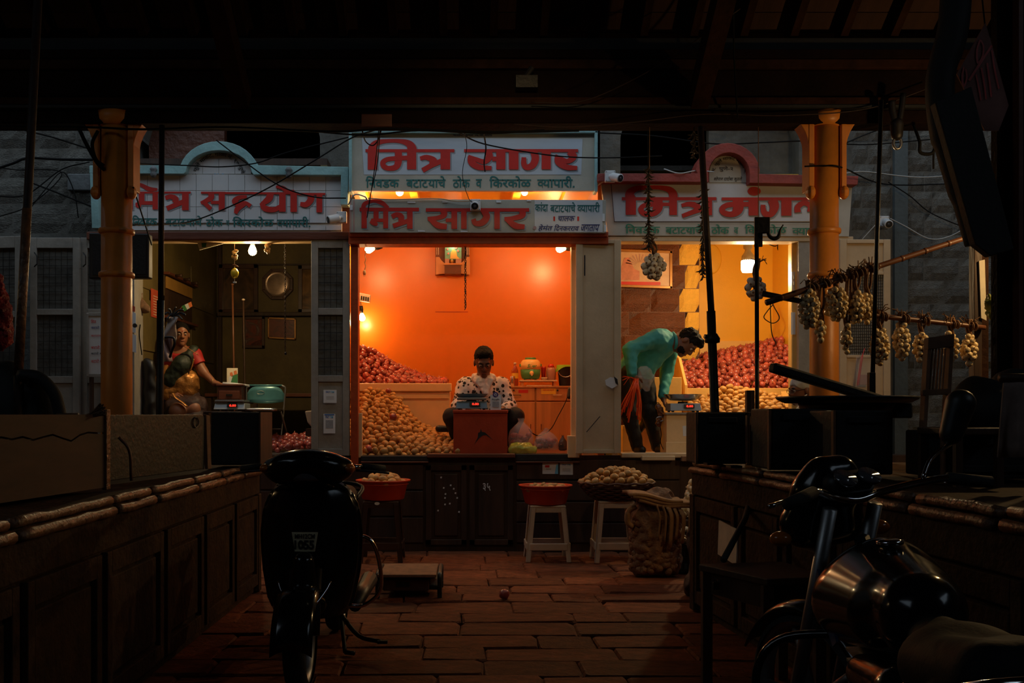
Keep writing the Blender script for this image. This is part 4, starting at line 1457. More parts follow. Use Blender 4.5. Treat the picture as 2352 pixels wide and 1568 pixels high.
pts=scatter(on_mid,(CL+.04,bx1-.05),(BZ+.05,CB-.06),.060,1)
heap('onion','red_onion',pts,'red onion in the cream bin against the orange wall','onion','red onions in the cream bin',2,limit=90)
filler('onion','onion_heap',scatter(on_mid,(CL+.04,bx1-.05),(BZ+.05,CB-.06),.055,3),'red onions lying deeper in the cream bin','onions',4,.045)

def pot_mid(x,y):
    px=CX+x/9.9*F
    top=np.interp(px,[822,850,880,905,925,945,965,1000,1050],[891,893,899,908,926,958,974,986,990])
    zt=H(top,10.1)
    t=np.clip((y-9.06)/(BZ-.06-9.06),0,1)
    return FL+.03+(max(zt,FL+.12)-FL-.03)*t**.9

def okp(x,y):
    return not(x>-.02 and y<9.5)and not(x>-.1 and y>9.55)

pts=scatter(pot_mid,(CL+.17,-.06),(9.06,BZ-.06),.060,5,okp)
heap('potato','potato',pts,'brown potato in the loose heap beside the red box','potato','potatoes in the heap beside the red box',6,limit=180)
filler('potato','potato_heap',scatter(pot_mid,(CL+.07,-.06),(9.06,BZ-.06),.056,7,okp),'potatoes lying deeper in the heap beside the red box','potatoes',8,.045)
for i,(px,py)in enumerate(((892,902),(903,962),(846,1035))):
    p=P(px,py,(9.95,9.6,9.07)[i])
    heap('onion','red_onion',[(p.x,p.y,p.z+.02)],'stray red onion lying among the potatoes','onion','stray red onions on the potatoes',20+i)

# red-brown money box
RX0,RX1,RZ=X(1040,9.03),X(1167,9.03),H(948,9.03)
bxr=thing('money_box','red-brown wooden box carrying the blue scale in front of the seated man','box',((RX0+RX1)/2,9.2,FL))
MB().b2((RX0+.006,9.035,FL+.003),(RX1-.006,9.36,RZ)).build('box_body','box_red',bxr,bevel=.004)
MB().b2((RX0,9.02,RZ),(RX1,9.37,H(941,9.03))).build('lid','box_red',bxr,bevel=.005)
fb=lambda x,y:P(1020+x*.1722,780+y*.1722,9.031)
MB().poly([fb(x,y)for x,y in((400,1400),(450,1300),(455,1240),(478,1232),(490,1185),(505,1230),(545,1235),(660,1342),(560,1270),(515,1275),(470,1310))]).build('painted_mark','blacktxt',bxr)

def scale_machine(name,label,px0,px1,pyp,pyb0,pyb1,Z,m,pan,panel=None):
    """counter scale: casing with red display, plate or pan on top"""
    a,b=X(px0,Z),X(px1,Z)
    z0,z1=H(pyb1,Z),H(pyb0,Z)
    t=thing(name,label,'scale',((a+b)/2,Z+.13,z0))
    MB().prism([(a,Z,z0+.012),(b,Z,z0+.012),(b-.006,Z+.03,z1),(a+.006,Z+.03,z1)][::1],(0,.24,0)).build('casing',m,t,bevel=.005)
    for q in(a+.03,b-.03):
        for y in(Z+.04,Z+.22):
            MB().lathe([(.012,0),(.014,.014)],(q,y,z0),10).build('foot','black',t)
    w=b-a
    xm,zm=a+w*.60,(z0+z1)/2+.01
    MB().prism([(xm-w*.17,Z+.002,zm-.014),(xm+w*.17,Z+.002,zm-.014),(xm+w*.17,Z+.008,zm+.022),(xm-w*.17,Z+.008,zm+.022)],(0,-.006,0)).build('display','black',t)
    lettering('digits','0.00',(CX+(xm-w*.09)/Z*F,CY-(zm+.014-EYE)/Z*F,CX+(xm+w*.12)/Z*F,CY-(zm-.006-EYE)/Z*F),lambda x,y:P(x,y,Z-.006),'led',t,.02)
    zt=H(pyp,Z)
    MB().lathe([(.05,z1-.005),(.045,zt-.01)],((a+b)/2,Z+.14,0),16).build('column_support','black',t)
    cx=(a+b)/2
    if pan:
        MB().lathe([(.02,zt-.004),(w*.40,zt),(w*.52,zt+.02),(w*.62,zt+.055),(w*.64,zt+.058),(w*.61,zt+.052),(w*.50,zt+.026),(w*.40,zt+.008),(.02,zt+.006)],(cx,Z+.14,0),28,sy=.8).build('weighing_pan','steel',t,True)
    else:
        MB().b2((a+.01,Z+.01,zt-.008),(b-.01,Z+.26,zt+.012)).build('weighing_plate','dullsteel',t,bevel=.004)
    return t

sb=scale_machine('weighing_scale','slate blue electronic scale standing on the red-brown box',1047,1120,916,921,941,9.06,'scaleblue',False)
a,b=X(1044,9.06),X(1122,9.06)
zt=H(916,9.06)
MB().lathe([(.02,zt+.013),(.12,zt+.014),(.15,zt+.045),(.158,zt+.05),(.145,zt+.045),(.12,zt+.02),(.02,zt+.018)],((a+b)/2,9.2,0),24,sy=.78).build('weighing_pan','scaleblue',sb,True)
qr=thing('payment_card','white payment card with a purple disc leaning on the blue scale','card',P(1138,941,9.05))
MB().prism([P(1126,906,9.05),P(1151,906,9.05),P(1151,941,9.05),P(1126,941,9.05)],(0,.004,0)).build('card','paper',qr)
pur=mat('purple_print',(.06,.03,.20),.5,var=0)
MB().lathe([(.025,0),(.025,.005)],P(1138,906,9.048),20,align((0,1,0))).build('purple_disc',pur,qr)
f0=lambda x,y:P(x,y,9.0455)
lettering('disc_letter','पे',(1134,902,1142,910),f0,'paper',qr,.02)
lettering('card_word','PhonePe',(1130,915,1147,919),f0,'blacktxt',qr,.02)
MB().poly([f0(1131,922),f0(1146,922),f0(1146,935),f0(1131,935)]).build('grey_patch','greyprint',qr)

# laminate cabinet at the back right with drawers and doors
KX0,KX1,KY,KT=X(1130,10.75),CR-.005,10.75,H(886,10.75)
kb=thing('laminate_cabinet','wood laminate cabinet with two drawers and two doors behind the seated man','cabinet',((KX0+KX1)/2,KY,FL))
MB().b2((KX0,KY+.02,FL),(KX1,CB-.01,KT-.02)).build('carcass','laminate',kb,bevel=.003)
MB().b2((KX0-.01,KY-.01,KT-.02),(KX1,CB-.01,KT)).build('top_board','laminate',kb,bevel=.003)
xm=X(1230,KY)
zd0,zd1=H(920,KY),H(890,KY)
for(x0,x1,s)in((KX0+.02,xm-.008,0),(xm+.008,KX1-.01,1)):
    d=MB().b2((x0,KY,zd0),(x1,KY+.02,zd1)).build('drawer','laminate',kb,bevel=.004)
    px=1187 if s==0 else 1281
    MB().tube([P(px-11,907,KY),P(px-11,907,KY-.02),P(px+9,907,KY-.02),P(px+9,907,KY)],.004,6).build('handle','iron' if s==0 else 'steel',d)
    MB().lathe([(.010,0),(.010,.012)],P(1180 if s==0 else 1281,896,KY-.012),12,align((0,1,0))).build('lock','iron',d)
    e=MB().b2((x0,KY,FL+.05),(x1,KY+.02,zd0-.015)).build('door','laminate',kb,bevel=.004)
    px=1219 if s==0 else 1243
    MB().tube([P(px,974,KY),P(px,974,KY-.02),P(px,986,KY-.02),P(px,986,KY)],.004,6).build('handle','redwood',e)
    if s==0:
        MB().prism([P(1191,895,KY-.002),P(1213,895,KY-.002),P(1213,902,KY-.002),P(1191,902,KY-.002)],(0,.001,0)).build('sticker','red',d)
    else:
        st=MB().prism([P(1243,892,KY-.002),P(1277,892,KY-.002),P(1277,905,KY-.002),P(1243,905,KY-.002)],(0,.001,0)).build('sticker','label_y',d)
        lettering('sticker_print','कृपया उधार मागू नये',(1248,893,1272,898),lambda x,y:P(x,y,KY-.004),'red',st,.01)

# things on the cabinet
TB=H(873,10.95)
sb_=thing('serving_board','low wooden stand under the green and yellow cooler','stand',P(1241,885,10.95))
MB().b2((X(1193,10.95),10.85,TB-.016),(X(1278,10.95),11.1,TB)).build('stand_top','stool_w',sb_,bevel=.003)
for px in(1199,1273):
    MB().b2((X(px-3,10.95),10.87,KT),(X(px+3,10.95),11.08,TB-.016)).build('stand_leg','laminate',sb_)
MB().b2((X(1208,10.95),10.86,KT),(X(1266,10.95),11.05,KT+.012)).build('stand_tray','stool_w',sb_)
wc=thing('water_cooler','round insulated water cooler with green base and yellow top','cooler',(X(1219,10.95),10.98,TB))
cc=Vector((X(1219,10.95),10.98,TB))
MB().lathe([(.07,.012),(.095,.02),(.108,.06),(.112,.12)],cc,24).build('cooler_base','jug_g',wc,True)
MB().lathe([(.113,.118),(.113,.165),(.105,.20),(.085,.225),(.05,.23)],cc,24).build('cooler_top','jug_y',wc,True)
MB().lathe([(.055,.225),(.06,.235),(.058,.25),(.02,.252)],cc,18).build('lid','jug_g',wc,True)
MB().lathe([(.022,0),(.024,.012),(.010,.022)],cc+Vector((.005,-.108,.075)),14,align((0,-1,0))).build('tap_boss','jug_y',wc,True)
MB().tube([cc+Vector((.005,-.12,.072)),cc+Vector((.005,-.14,.06)),cc+Vector((.005,-.14,.045))],.007,8).build('tap','stool_w',wc)
for sx in(-.115,.115):
    MB().box(cc+Vector((sx,0,.165)),(.014,.04,.03)).build('side_grip','jug_g',wc,bevel=.004)
for k in range(3):
    MB().lathe([(.012,0),(.012,.014)],cc+Vector((.07*math.cos(k*2.1-1.5),.07*math.sin(k*2.1-1.5),0)),8).build('foot','steel',wc)
lettering('cooler_script','Silver',(1212,836,1233,844),lambda x,y:P(x,y,10.868),'jug_g',wc,.02,slant=.3)

def vessel(name,label,cat,px,py,Z,prof,m,extra=()):
    p=P(px,py,Z)
    t=thing(name,label,cat,p)
    MB().lathe(prof,p,16).build('body',m,t,True)
    for(nm,pr,mm)in extra:
        MB().lathe(pr,p,16).build(nm,mm,t,True)
    return t

pz=lambda z,yy:P(0,yy,z)
kt=KT
bottle=thing('drink_bottle','amber drink bottle with yellow label on the cabinet','bottle',(X(1183,10.9),10.92,KT))
c=Vector((X(1183,10.9),10.92,KT))
MB().lathe([(.034,.001),(.036,.02),(.036,.15),(.034,.18),(.016,.225),(.012,.24)],c,16).build('body','amber',bottle,True)
MB().lathe([(.0365,.085),(.0365,.145)],c,16,cap=False).build('label_band','label_y',bottle,True)
MB().lathe([(.013,.24),(.015,.242),(.015,.262),(.005,.264)],c,12).build('cap','stool_w',bottle,True)
c=Vector((X(1177,10.85),10.86,KT))
tag(MB().lathe([(.020,.001),(.026,.03),(.027,.105),(.025,.11),(.022,.105)],c,16).build('steel_tumbler','steel',None,True),'small stainless steel tumbler beside the amber bottle','tumbler')
c=Vector((X(1250,10.95),11.06,TB))
tag(MB().lathe([(.022,.001),(.028,.14),(.030,.155),(.026,.15)],c,16).build('plastic_cup','redcup',None,True),'tall translucent red plastic cup behind the jar','cup')
c=Vector((X(1250,10.9),10.90,TB))
tag(MB().lathe([(.02,.001),(.033,.018),(.036,.03),(.030,.026)],c,16).build('tea_cup','stool_w',None,True),'small cream bowl next to the water cooler','cup')
jar=thing('storage_jar','pink-brown plastic storage jar with a rounded screw lid','jar',(X(1266,10.95),10.97,TB))
c=Vector((X(1266,10.95),10.97,TB))
MB().lathe([(.045,.001),(.052,.015),(.054,.11),(.050,.125),(.040,.14)],c,18).build('body','jar',jar,True)
MB().lathe([(.036,.138),(.034,.16),(.022,.178),(.004,.18)],c,18).build('lid','redcup',jar,True)
bk_=thing('bucket','black bucket with a lime plastic bag over its rim on the cabinet','bucket',(X(1298,10.95),10.98,KT))
c=Vector((X(1298,10.95),10.98,KT))
MB().lathe([(.06,.001),(.064,.02),(.084,.22),(.088,.225),(.082,.22)],c,20).build('body','black',bk_,True)
MB().grid(lambda u,v:c+Vector((.089*(1+.15*v)*math.cos(2*math.pi*u),.089*math.sin(2*math.pi*u),.236-v*(.02+.06*max(0,math.cos(2*math.pi*u-3.3))**2))),24,4,True).build('lime_bag','lime',bk_,True)
MB().tube([c+Vector((.087*math.cos(t),-.087,.19-.09*math.sin(t)))for t in np.linspace(0,math.pi,9)],.004,6).build('handle','dullsteel',bk_)

# shrine shelf high on the orange wall
shr=thing('wall_shrine','small carved orange wall shrine with a lit green picture and bead strings','shrine',P(1039,630,CB-.1))
SZ=CB-.15
MB().prism([P(1000,560,SZ+.1),P(1078,560,SZ+.1),P(1078,631,SZ+.1),P(1000,631,SZ+.1)],(0,.045,0)).build('back_board','redwood',shr)
for s in(-1,1):
    cxp=1040
    poly=[(cxp+s*39,590),(cxp+s*31,590),(cxp+s*26,598),(cxp+s*18,605),(cxp+s*18,628),(cxp+s*30,629),(cxp+s*39,631)]
    MB().prism([P(x,y,SZ+.04)for x,y in(poly if s<0 else poly[::-1])],(0,.03,0)).build('carved_wing','laminate',shr,bevel=.003)
    for k in range(2):
        mb=MB()
        for j in range(9):
            mb.ell(P(cxp+s*(33+4*k),563+j*2.6,SZ+.02),.006,None,6,4)
        mb.build('bead_string','stool_w',shr,True)
MB().prism([P(1021,606,SZ),P(1059,606,SZ),P(1059,629,SZ),P(1021,629,SZ)],(0,.12,0)).build('drawer_box','redwood',shr,bevel=.003)
MB().prism([P(1019,604,SZ-.01),P(1061,604,SZ-.01),P(1061,608,SZ-.01),P(1019,608,SZ-.01)],(0,.13,0)).build('shelf_board','laminate',shr,bevel=.003)
pf=MB().prism([P(1022,545,SZ+.07),P(1060,545,SZ+.07),P(1060,596,SZ+.07),P(1022,596,SZ+.07)],(0,.02,0)).build('picture',mat('green_picture_ground',(.16,.36,.22),.3,var=.3,scale=9),shr)
mb=MB()
mb.poly([P(x,y,SZ+.064)for x,y in((1034,594),(1035,580),(1040,572),(1048,576),(1050,588),(1056,594))])
mb.build('picture_figure',mat('ochre_print',(.70,.40,.08),.4,var=.1),pf)
pk=mat('pink_print',(.70,.22,.16),.4,var=.2)
for(x,y,r_)in((1047,568,.02),(1030,582,.012),(1052,576,.012),(1028,572,.012)):
    MB().lathe([(r_,0),(r_*.9,.002)],P(x,y,SZ+.066),12,align((0,-1,0))).build('picture_flower',pk,pf)
for(x0,x1)in((1022,1032),(1047,1060)):
    MB().prism([P(x0,594,SZ+.03),P(x1,594,SZ+.03),P(x1,605,SZ+.035),P(x0,605,SZ+.035)],(0,.006,0)).build('small_picture','pinkstripe',shr)
MB().lathe([(.006,0),(.018,.01),(.020,.03),(.01,.04)],P(1038,604,SZ+.03),12).build('brass_pot','brass',shr,True)
MB().lathe([(.008,-.02),(.016,0),(.008,.02)],P(1041,556,SZ+.05),10).build('shrine_bulb',emis('shrine_bulb_glow',(1,.9,.6),8),shr,True)
point_light('shrine_light',P(1041,560,SZ+.02),.9,(1,.88,.6),.02,shr)
ch=MB()
x0=P(1069,562,9.0)
zb=H(707,9.0)
k=0
z=x0.z
while z>zb:
    ch.tube([(x0.x+.008*math.cos(k*1.3+t)*.9,x0.y+.008*math.sin(k*1.3+t)*.4,z-.012+.016*math.sin(t))for t in np.linspace(0,6.28,8,endpoint=False)],.0035,5,closed=True)
    z-=.020
    k+=1
tag(ch.build('hanging_chain','rust',None),'dark twisted chain hanging before the orange wall by the shrine','chain')

# switchboard and hanging plug on the orange side wall, papers on the other
sw=thing('switchboard','cream switchboard with black sockets on the orange side wall','switchboard',(CL,10.6,2.1))
MB().b2((CL,10.55,H(668,10.7)),(CL+.035,10.95,H(598,10.7))).build('wood_batten','cream',sw,bevel=.004)
MB().prism([P(825,672,10.5),P(851,677,10.5),P(849,694,10.5),P(824,690,10.5)],(0,.06,0)).build('switch_box','stool_w',sw,bevel=.004)
for i in range(4):
    MB().prism([P(829+i*5,679+i,10.495),P(832.5+i*5,679.5+i,10.495),P(832+i*5,688+i,10.495),P(828.5+i*5,687.5+i,10.495)],(0,.01,0)).build('socket','black',sw)
pg=thing('hanging_plug','loose two-pin plug hanging on a twisted white cord under the lintel','plug',P(837,634,9.3))
MB().tube([P(839+math.sin(i*1.2)*1.2,576+i*3,9.3)for i in range(17)],.005,6).build('cord','holder',pg)
MB().lathe([(.008,.03),(.014,.02),(.015,0),(.010,-.012)],P(837,628,9.3),10).build('plug_body','holder',pg,True)
for dx in(-1.5,1.5):
    MB().tube([P(837+dx,630,9.3),P(837+dx,635,9.3)],.002,5).build('pin','brass',pg)
for i,(y0,y1,zz)in enumerate(((770,868,9.9),(700,730,10.4),(742,760,10.6))):
    o=MB().b2((CR-.012-.01*(i==0),zz,H(y1,zz)),(CR-.002,zz+.22,H(y0,zz))).build('wall_calendar','paper2',None)
    tag(o,('long paper calendar hanging on the orange side wall above the cabinet','small paper pinned high on the orange side wall','narrow paper strip pinned on the orange side wall below another')[i],'paper')
cord=tag(MB().tube(smooth_path([P(1305,905,10.5),P(1298,925,10.4),P(1282,955,10.3),P(1265,985,10.1),P(1240,1000,9.6),P(1222,994,9.4),P(1215,985,9.3)],6),.005,6).build('power_cord','wire',None,True),'black power cord drooping in front of the cabinet doors','cord')
tag(body('black_pouch',[rc(P(1309,893,10.45),P(1308,910,10.45),.022,.03)],'black',None,.008),'small black pouch hooked on the right cabinet end','pouch')

# clear bags of onions in front of the cabinet
def bag(label,px0,px1,py0,py1,Z,m,fill,n,seed,knot=True,flab=None,fgrp=None):
    a,b,z0,z1=X(px0,Z),X(px1,Z),H(py1,Z),H(py0,Z)
    cx,rx,hz=(a+b)/2,(b-a)/2,z1-z0
    t=thing('produce_bag',label,'bag',(cx,Z+rx*.7,z0))
    cy=Z+rx*.75

    def fn(u,v):
        an=2*math.pi*u
        prof=np.interp(v,[0,.06,.3,.6,.8,.9,1],[.55,.92,1.0,.86,.5,.18,.26])
        w=1+.07*noise.noise(Vector((math.cos(an)*2.3,math.sin(an)*2.3,v*4+seed)))
        return Vector((cx+rx*prof*w*math.cos(an),cy+rx*.75*prof*w*math.sin(an),z0+.004+hz*v+.02*v*noise.noise(Vector((an,v*3,seed)))))
    MB().grid(fn,26,14,True).build('film',m,t,True)
    r=random.Random(seed)
    pts=[]
    for _ in range(4000):
        if len(pts)>=n:
            break
        u,v,q=r.uniform(0,2*math.pi),r.uniform(.05,.62),r.uniform(.2,.9)**.5
        p=np.array((cx+(rx-.035)*q*math.cos(u),cy+(rx*.75-.03)*q*math.sin(u),z0+.035+(hz*.66-.03)*v))
        if all(((p-s)**2).sum()>.052**2 for s in pts):
            pts.append(p)
    heap(fill,'red_onion' if fill=='onion' else 'potato',pts,flab,'onion' if fill=='onion' else 'potato',fgrp,seed,.9,(.85,1.1))
    return t

bag('clear plastic bag of red onions tied at the top next to the red-brown box',1168,1228,962,1032,9.10,'film','onion',26,31,flab='red onion inside the knotted clear bag next to the red-brown box',fgrp='onions in the clear bag by the red-brown box')
bag('clear plastic bag of red onions slumped in the middle of the three bags',1227,1286,986,1036,9.08,'film','onion',22,32,flab='red onion inside the slumped middle clear bag',fgrp='onions in the slumped clear bag')
bag('dark plastic bag beside the cream post block',1283,1304,1001,1036,9.12,'film_d','onion',4,33,flab='red onion inside the dark bag by the cream post',fgrp='onions in the dark bag')
gb=tag(body('plastic_bundle',[rc(P(1178,1031,9.04),P(1226,1032,9.03),.042,.036),rc(P(1180,1024,9.08),P(1214,1024,9.08),.035,.03)],'film_g',None,.01,wrinkle=.012,wf=26),'flattened yellow-green plastic bundle under the knotted onion bag','bundle')

# ================================================================== right (yellow) stall
OB0,OB1,OZ,OT=X(1577,10.2),X(1815,9.75),10.2,H(891,10.2)
ybn=thing('produce_bin','yellow painted bin heaped with red onions against the yellow wall','bin',((OB0+OB1)/2,OZ,FL))
MB().b2((OB0,OZ,FL),(YR-.005,OZ+.03,OT)).build('front_board','yellow_bin',ybn,bevel=.004)
MB().prism([(OB0-.03,OZ-.05,FL),(OB0-.03,YP-.07,FL),(OB0-.03,YP-.07,H(795,YP)),(OB0-.03,OZ+.25,H(822,OZ+.25)),(OB0-.03,OZ-.05,OT+.03)],(.03,0,0)).build('side_board','yellow_bin',ybn,bevel=.004)
MB().b2((X(1606,YB),YB-.03,FL),(YR-.005,YB-.004,H(783,YB))).build('back_board','yellow_bin',ybn,bevel=.004)

def on_y(x,y):
    px=CX+x/11.3*F
    top=np.interp(px,[1560,1590,1640,1700,1760,1800,1840],[828,824,812,800,788,774,765])
    zt=H(top,11.3)
    t=np.clip((y-OZ-.03)/1.05,0,1)
    return OT+.01+(zt-OT-.01)*t

oky=lambda x,y:x<YR-.05 and x<745/F*y+.1 and not(y>YP-.12 and x<X(1606,YP)+.05)
pts=scatter(on_y,(OB0+.03,YR-.04),(OZ+.06,YB-.09),.064,11,oky)
heap('onion','red_onion',pts,'red onion heaped in the yellow bin','onion','red onions in the yellow bin',12,1.08,limit=150)
filler('onion','onion_heap',scatter(on_y,(OB0+.03,YR-.04),(OZ+.06,YB-.09),.058,13,oky),'red onions lying deeper in the yellow bin','onions',14,.05,1.15)

def pot_y(x,y):
    px=CX+x/9.9*F
    top=np.interp(px,[1590,1640,1680,1700,1740,1800,1830],[918,908,888,886,898,908,910])
    zt=H(top,9.95)
    t=np.clip((y-9.4)/.7,0,1)
    return FL+.30+(zt-FL-.30)*t

PB=thing('produce_bin','low yellow trough of potatoes in front of the onion bin','bin',(2.7,9.8,FL))
MB().b2((X(1608,9.4),9.42,FL),(3.08,9.45,FL+.30)).build('front_board','yellow_bin',PB,bevel=.004)
MB().b2((X(1608,9.4)-.03,9.42,FL),(X(1608,9.4),10.14,FL+.34)).build('side_board','yellow_bin',PB,bevel=.004)
MB().prism([P(1808,898,9.75),P(1814,898,9.75),P(1826,935,9.45),P(1820,935,9.45)],(0,.2,0)).build('side_flap','yellow_bin',PB,bevel=.003)
pts=scatter(pot_y,(X(1612,9.4),3.22),(9.48,10.13),.062,15)
heap('potato','potato',pts,'brown potato in the trough below the yellow onion bin','potato','potatoes in the trough below the yellow bin',16,1.1,limit=75)
filler('potato','potato_heap',scatter(pot_y,(X(1612,9.4),3.22),(9.48,10.13),.058,17),'potatoes lying deeper in the trough of the yellow stall','potatoes',18,.05,1.15)
yx=tag(MB().b2((X(1494,10.0),10.0,FL),(X(1566,10.0),10.4,H(866,10.0))).build('storage_box','yellow_bin',None,bevel=.006),'plain yellow box standing against the stone pier behind the bending man','box')
# counter cabinet with scale
sc=thing('scale_stand','worn cream cabinet with a torn paper patch under the steel pan scale','cabinet',(X(1567,9.15),9.3,FL))
MB().b2((X(1531,9.15),9.15,FL+.001),(X(1606,9.15),9.45,H(952,9.15))).build('carcass','cream',sc,bevel=.004)
MB().b2((X(1527,9.15),9.13,H(952,9.15)),(X(1608,9.15),9.46,H(947,9.15))).build('top_board','dullsteel',sc,bevel=.003)
MB().b2((X(1529,9.15),9.135,FL+.002),(X(1607,9.15),9.15,H(1015,9.15))).build('skirting_board','cream',sc,bevel=.004)
MB().prism([P(1568,978,9.148),P(1590,976,9.148),P(1591,1000,9.148),P(1585,1002,9.148),P(1569,1001,9.148)],(0,.002,0)).build('paper_patch','paper',sc)
scale_machine('weighing_scale','grey electronic scale with a wide steel pan beside the bending man',1540,1612,919,926,946,9.16,'scalegrey',True)
cart=thing('cardboard_stack','brown cardboard stacked on the floor behind the bending man','cardboard',P(1480,1030,9.9))
MB().b2((X(1428,9.9),9.85,FL),(X(1466,9.9),9.98,FL+.26)).build('carton','cream',cart,bevel=.004)
MB().b2((X(1472,9.85),9.82,FL),(X(1508,9.85),9.97,FL+.45)).build('carton','laminate',cart,bevel=.004)
# picture, clock, garlic, switch, papers
pic=thing('framed_print','wide gilt-framed pink print with rays hanging on the brown stone pier','picture',P(1480,660,YP-.1))
a=[P(1415,575,YP-.09),P(1541,579,YP-.09),P(1541,660,YP-.09),P(1415,656,YP-.09)]
pcx=MB().prism(a,(0,.02,0)).build('print',mat('cream_print',(.62,.42,.28),.25,var=.2,scale=4),pic)
fp=lambda x,y:P(1400+x*.3443,540+y*.3443,YP-.094)
for i in range(11):
    t0=math.radians(12+i*15)
    t1=t0+math.radians(5)
    MB().poly([fp(200+25*math.cos(t0),205-25*math.sin(t0)),fp(200+95*math.cos(t0),205-80*math.sin(t0)),fp(200+95*math.cos(t1),205-80*math.sin(t1)),fp(200+25*math.cos(t1),205-25*math.sin(t1))]).build('print_ray','pinkstripe',pcx)
MB().poly([fp(70,300),fp(75,220),fp(100,150),fp(130,150),(fp(165,225)),fp(200,240),fp(200,300)]).build('print_shape',mat('rose_print',(.55,.22,.15),.4,var=.25,scale=15),pcx)
MB().poly([fp(62,308),fp(340,312),fp(340,334),fp(62,330)]).build('caption_strip','red',pcx)
for(q0,q1)in((0,1),(1,2),(2,3),(3,0)):
    d=a[q1]-a[q0]
    MB().box((a[q0]+a[q1])/2,(.03,.03,d.length+.03),align(d)).build('frame_rail','goldframe',pic,bevel=.004)
ck=thing('wall_clock','oval yellow-rimmed wall clock on the yellow wall behind the iron pole','clock',P(1633,595,YB-.05))
R=align((0,-1,0))
cc=P(1634,595,YB-.05)
MB().lathe([(.11,-.03),(.118,.0),(.115,.02),(.10,.025)],cc,32,Matrix.Diagonal((1,1,1.5))@ R).build('rim','label_y',ck,True)
MB().lathe([(.102,.012),(.001,.012)],cc,32,Matrix.Diagonal((1,1,1.5))@ R,cap=False).build('dial','jug_y',ck)
for k in range(12):
    t=k*math.pi/6
    MB().box(cc+Vector((.085*math.cos(t),-.016,.127*math.sin(t))),(.010,.003,.010)).build('hour_mark','blacktxt',ck)
for(t,L_)in((1.2,.06),(2.6,.08)):
    d=Vector((math.cos(t),0,1.4*math.sin(t)))
    MB().box(cc+d*L_/2+Vector((0,-.018,0)),(.006,.003,L_),align(d)).build('clock_hand','blacktxt',ck)
swb=thing('switch_box','slim cream switch plate on the yellow jamb','switch',P(1823,640,9.05))
MB().b2((X(1818,9.05),9.04,H(668,9.05)),(X(1826,9.05),9.06,H(624,9.05))).build('plate','stool_w',swb,bevel=.003)
for y in(636,650):
    MB().b2((X(1820,9.05),9.034,H(y+5,9.05)),(X(1824,9.05),9.04,H(y-3,9.05))).build('rocker','dullsteel',swb)
tag(MB().prism([P(1817,717,9.05),P(1827,717,9.05),P(1827,768,9.05),P(1817,768,9.05)],(0,.003,0)).build('wall_notice','paper',None),'narrow white printed notice taped to the yellow jamb','notice')
for i,pp in enumerate(([(1790,555),(1786,570),(1795,590),(1797,620)],[(1764,560),(1780,565),(1790,560)],[(1775,700),(1762,715),(1755,730),(1775,742),(1790,730),(1778,705),(1770,690),(1772,760),(1783,790)])):
    o=MB().tube(smooth_path([P(x,y,YB-.2 if i<2 else 11.0)for x,y in pp],6),.006,6).build('loose_wire','wire',None,True)
    tag(o,('loose dark wire dangling down the yellow wall','short loose wire looped under the yellow ceiling','coiled thin wire hanging above the onion bin')[i],'wire')

def strand(label,px,py,Z,w,h,n,kind,stalk,seed,cat,item,grp,top=None):
    """bunch: bulbs tied round a plaited stalk hung from a point"""
    r=random.Random(seed)
    z0=H(py,Z)
    x=X(px,Z)
    t=thing('bulb_string',label,cat,(x,Z,z0-h))
    tp=top if top else Vector((x,Z,z0+.12))
    for q in range(3):
        MB().tube(smooth_path([tp+Vector((.01*math.cos(q*2.1),.01*math.sin(q*2.1),.02)),Vector((x+.02*math.cos(q*2.1),Z+.015*math.sin(q*2.1),z0+.04)),Vector((x+.015*math.cos(q*2.1+2),Z+.015*math.sin(q*2.1+2),z0-.04)),Vector((x,Z,z0-h*.8))],5),.008,6).build('plait','straw',t,True)
    mb=MB()
    for q in range(9):
        a_=r.uniform(0,6.28)
        mb.tube([tp+Vector((0,0,-.01)),tp+Vector((.035*math.cos(a_),.035*math.sin(a_),r.uniform(0,.05))),tp+Vector((.06*math.cos(a_),.05*math.sin(a_),r.uniform(-.03,.05)))],.003,4)
    mb.build('straw_tuft','straw',t)
    pts=[]
    rad=.0175 if kind=='wonion' else .024
    for _ in range(9000):
        if len(pts)>=n:
            break
        v=r.random()
        an=r.uniform(0,2*math.pi)
        ww=w*(math.sin(math.pi*min(1,max(.12,v*.92+.04)))**.45)
        p=np.array((x+(ww-rad)*math.cos(an),Z+(ww-rad)*.8*math.sin(an),z0-.02-(h-.04)*v))
        if all(((p-s)**2).sum()>(1.55*rad)**2 for s in pts):
            pts.append(p)
    for p in pts:
        o=bpy.data.objects.new('bulb',r.choice(PR[kind]))
        d=Vector((p[0]-x,(p[1]-Z),-.01+r.uniform(-.02,.02)))
        o.location=p
        o.rotation_euler=(-d).to_track_quat('Z','Y').to_euler()
        k=r.uniform(.85,1.15)*(.58 if kind=='wonion' else 1.0)
        o.scale=(k,k,k)
        o.parent=t
        o.matrix_parent_inverse=INV[t.name]
        COL.objects.link(o)
    return t

GT=H(291,7.2)
strand('bunch of white garlic hanging in front of the pink print',1502,583,7.2,.095,.19,46,'garlic',None,41,'garlic bunch',None,None,P(1492,556,7.2))
strand('bunch of white garlic hanging under the pendant lamp behind the hook pole',1735,632,7.2,.08,.19,38,'garlic',None,42,'garlic bunch',None,None,P(1742,600,7.2))
for(px,py,lb)in((1492,556,'thin string holding the garlic bunch before the pink print'),(1742,600,'thin string holding the garlic bunch under the pendant lamp')):
    tag(MB().tube([P(px,py+4,7.2),Vector((X(px,7.2),7.2,GT))],.003,5).build('hanging_string','straw',None),lb,'string')
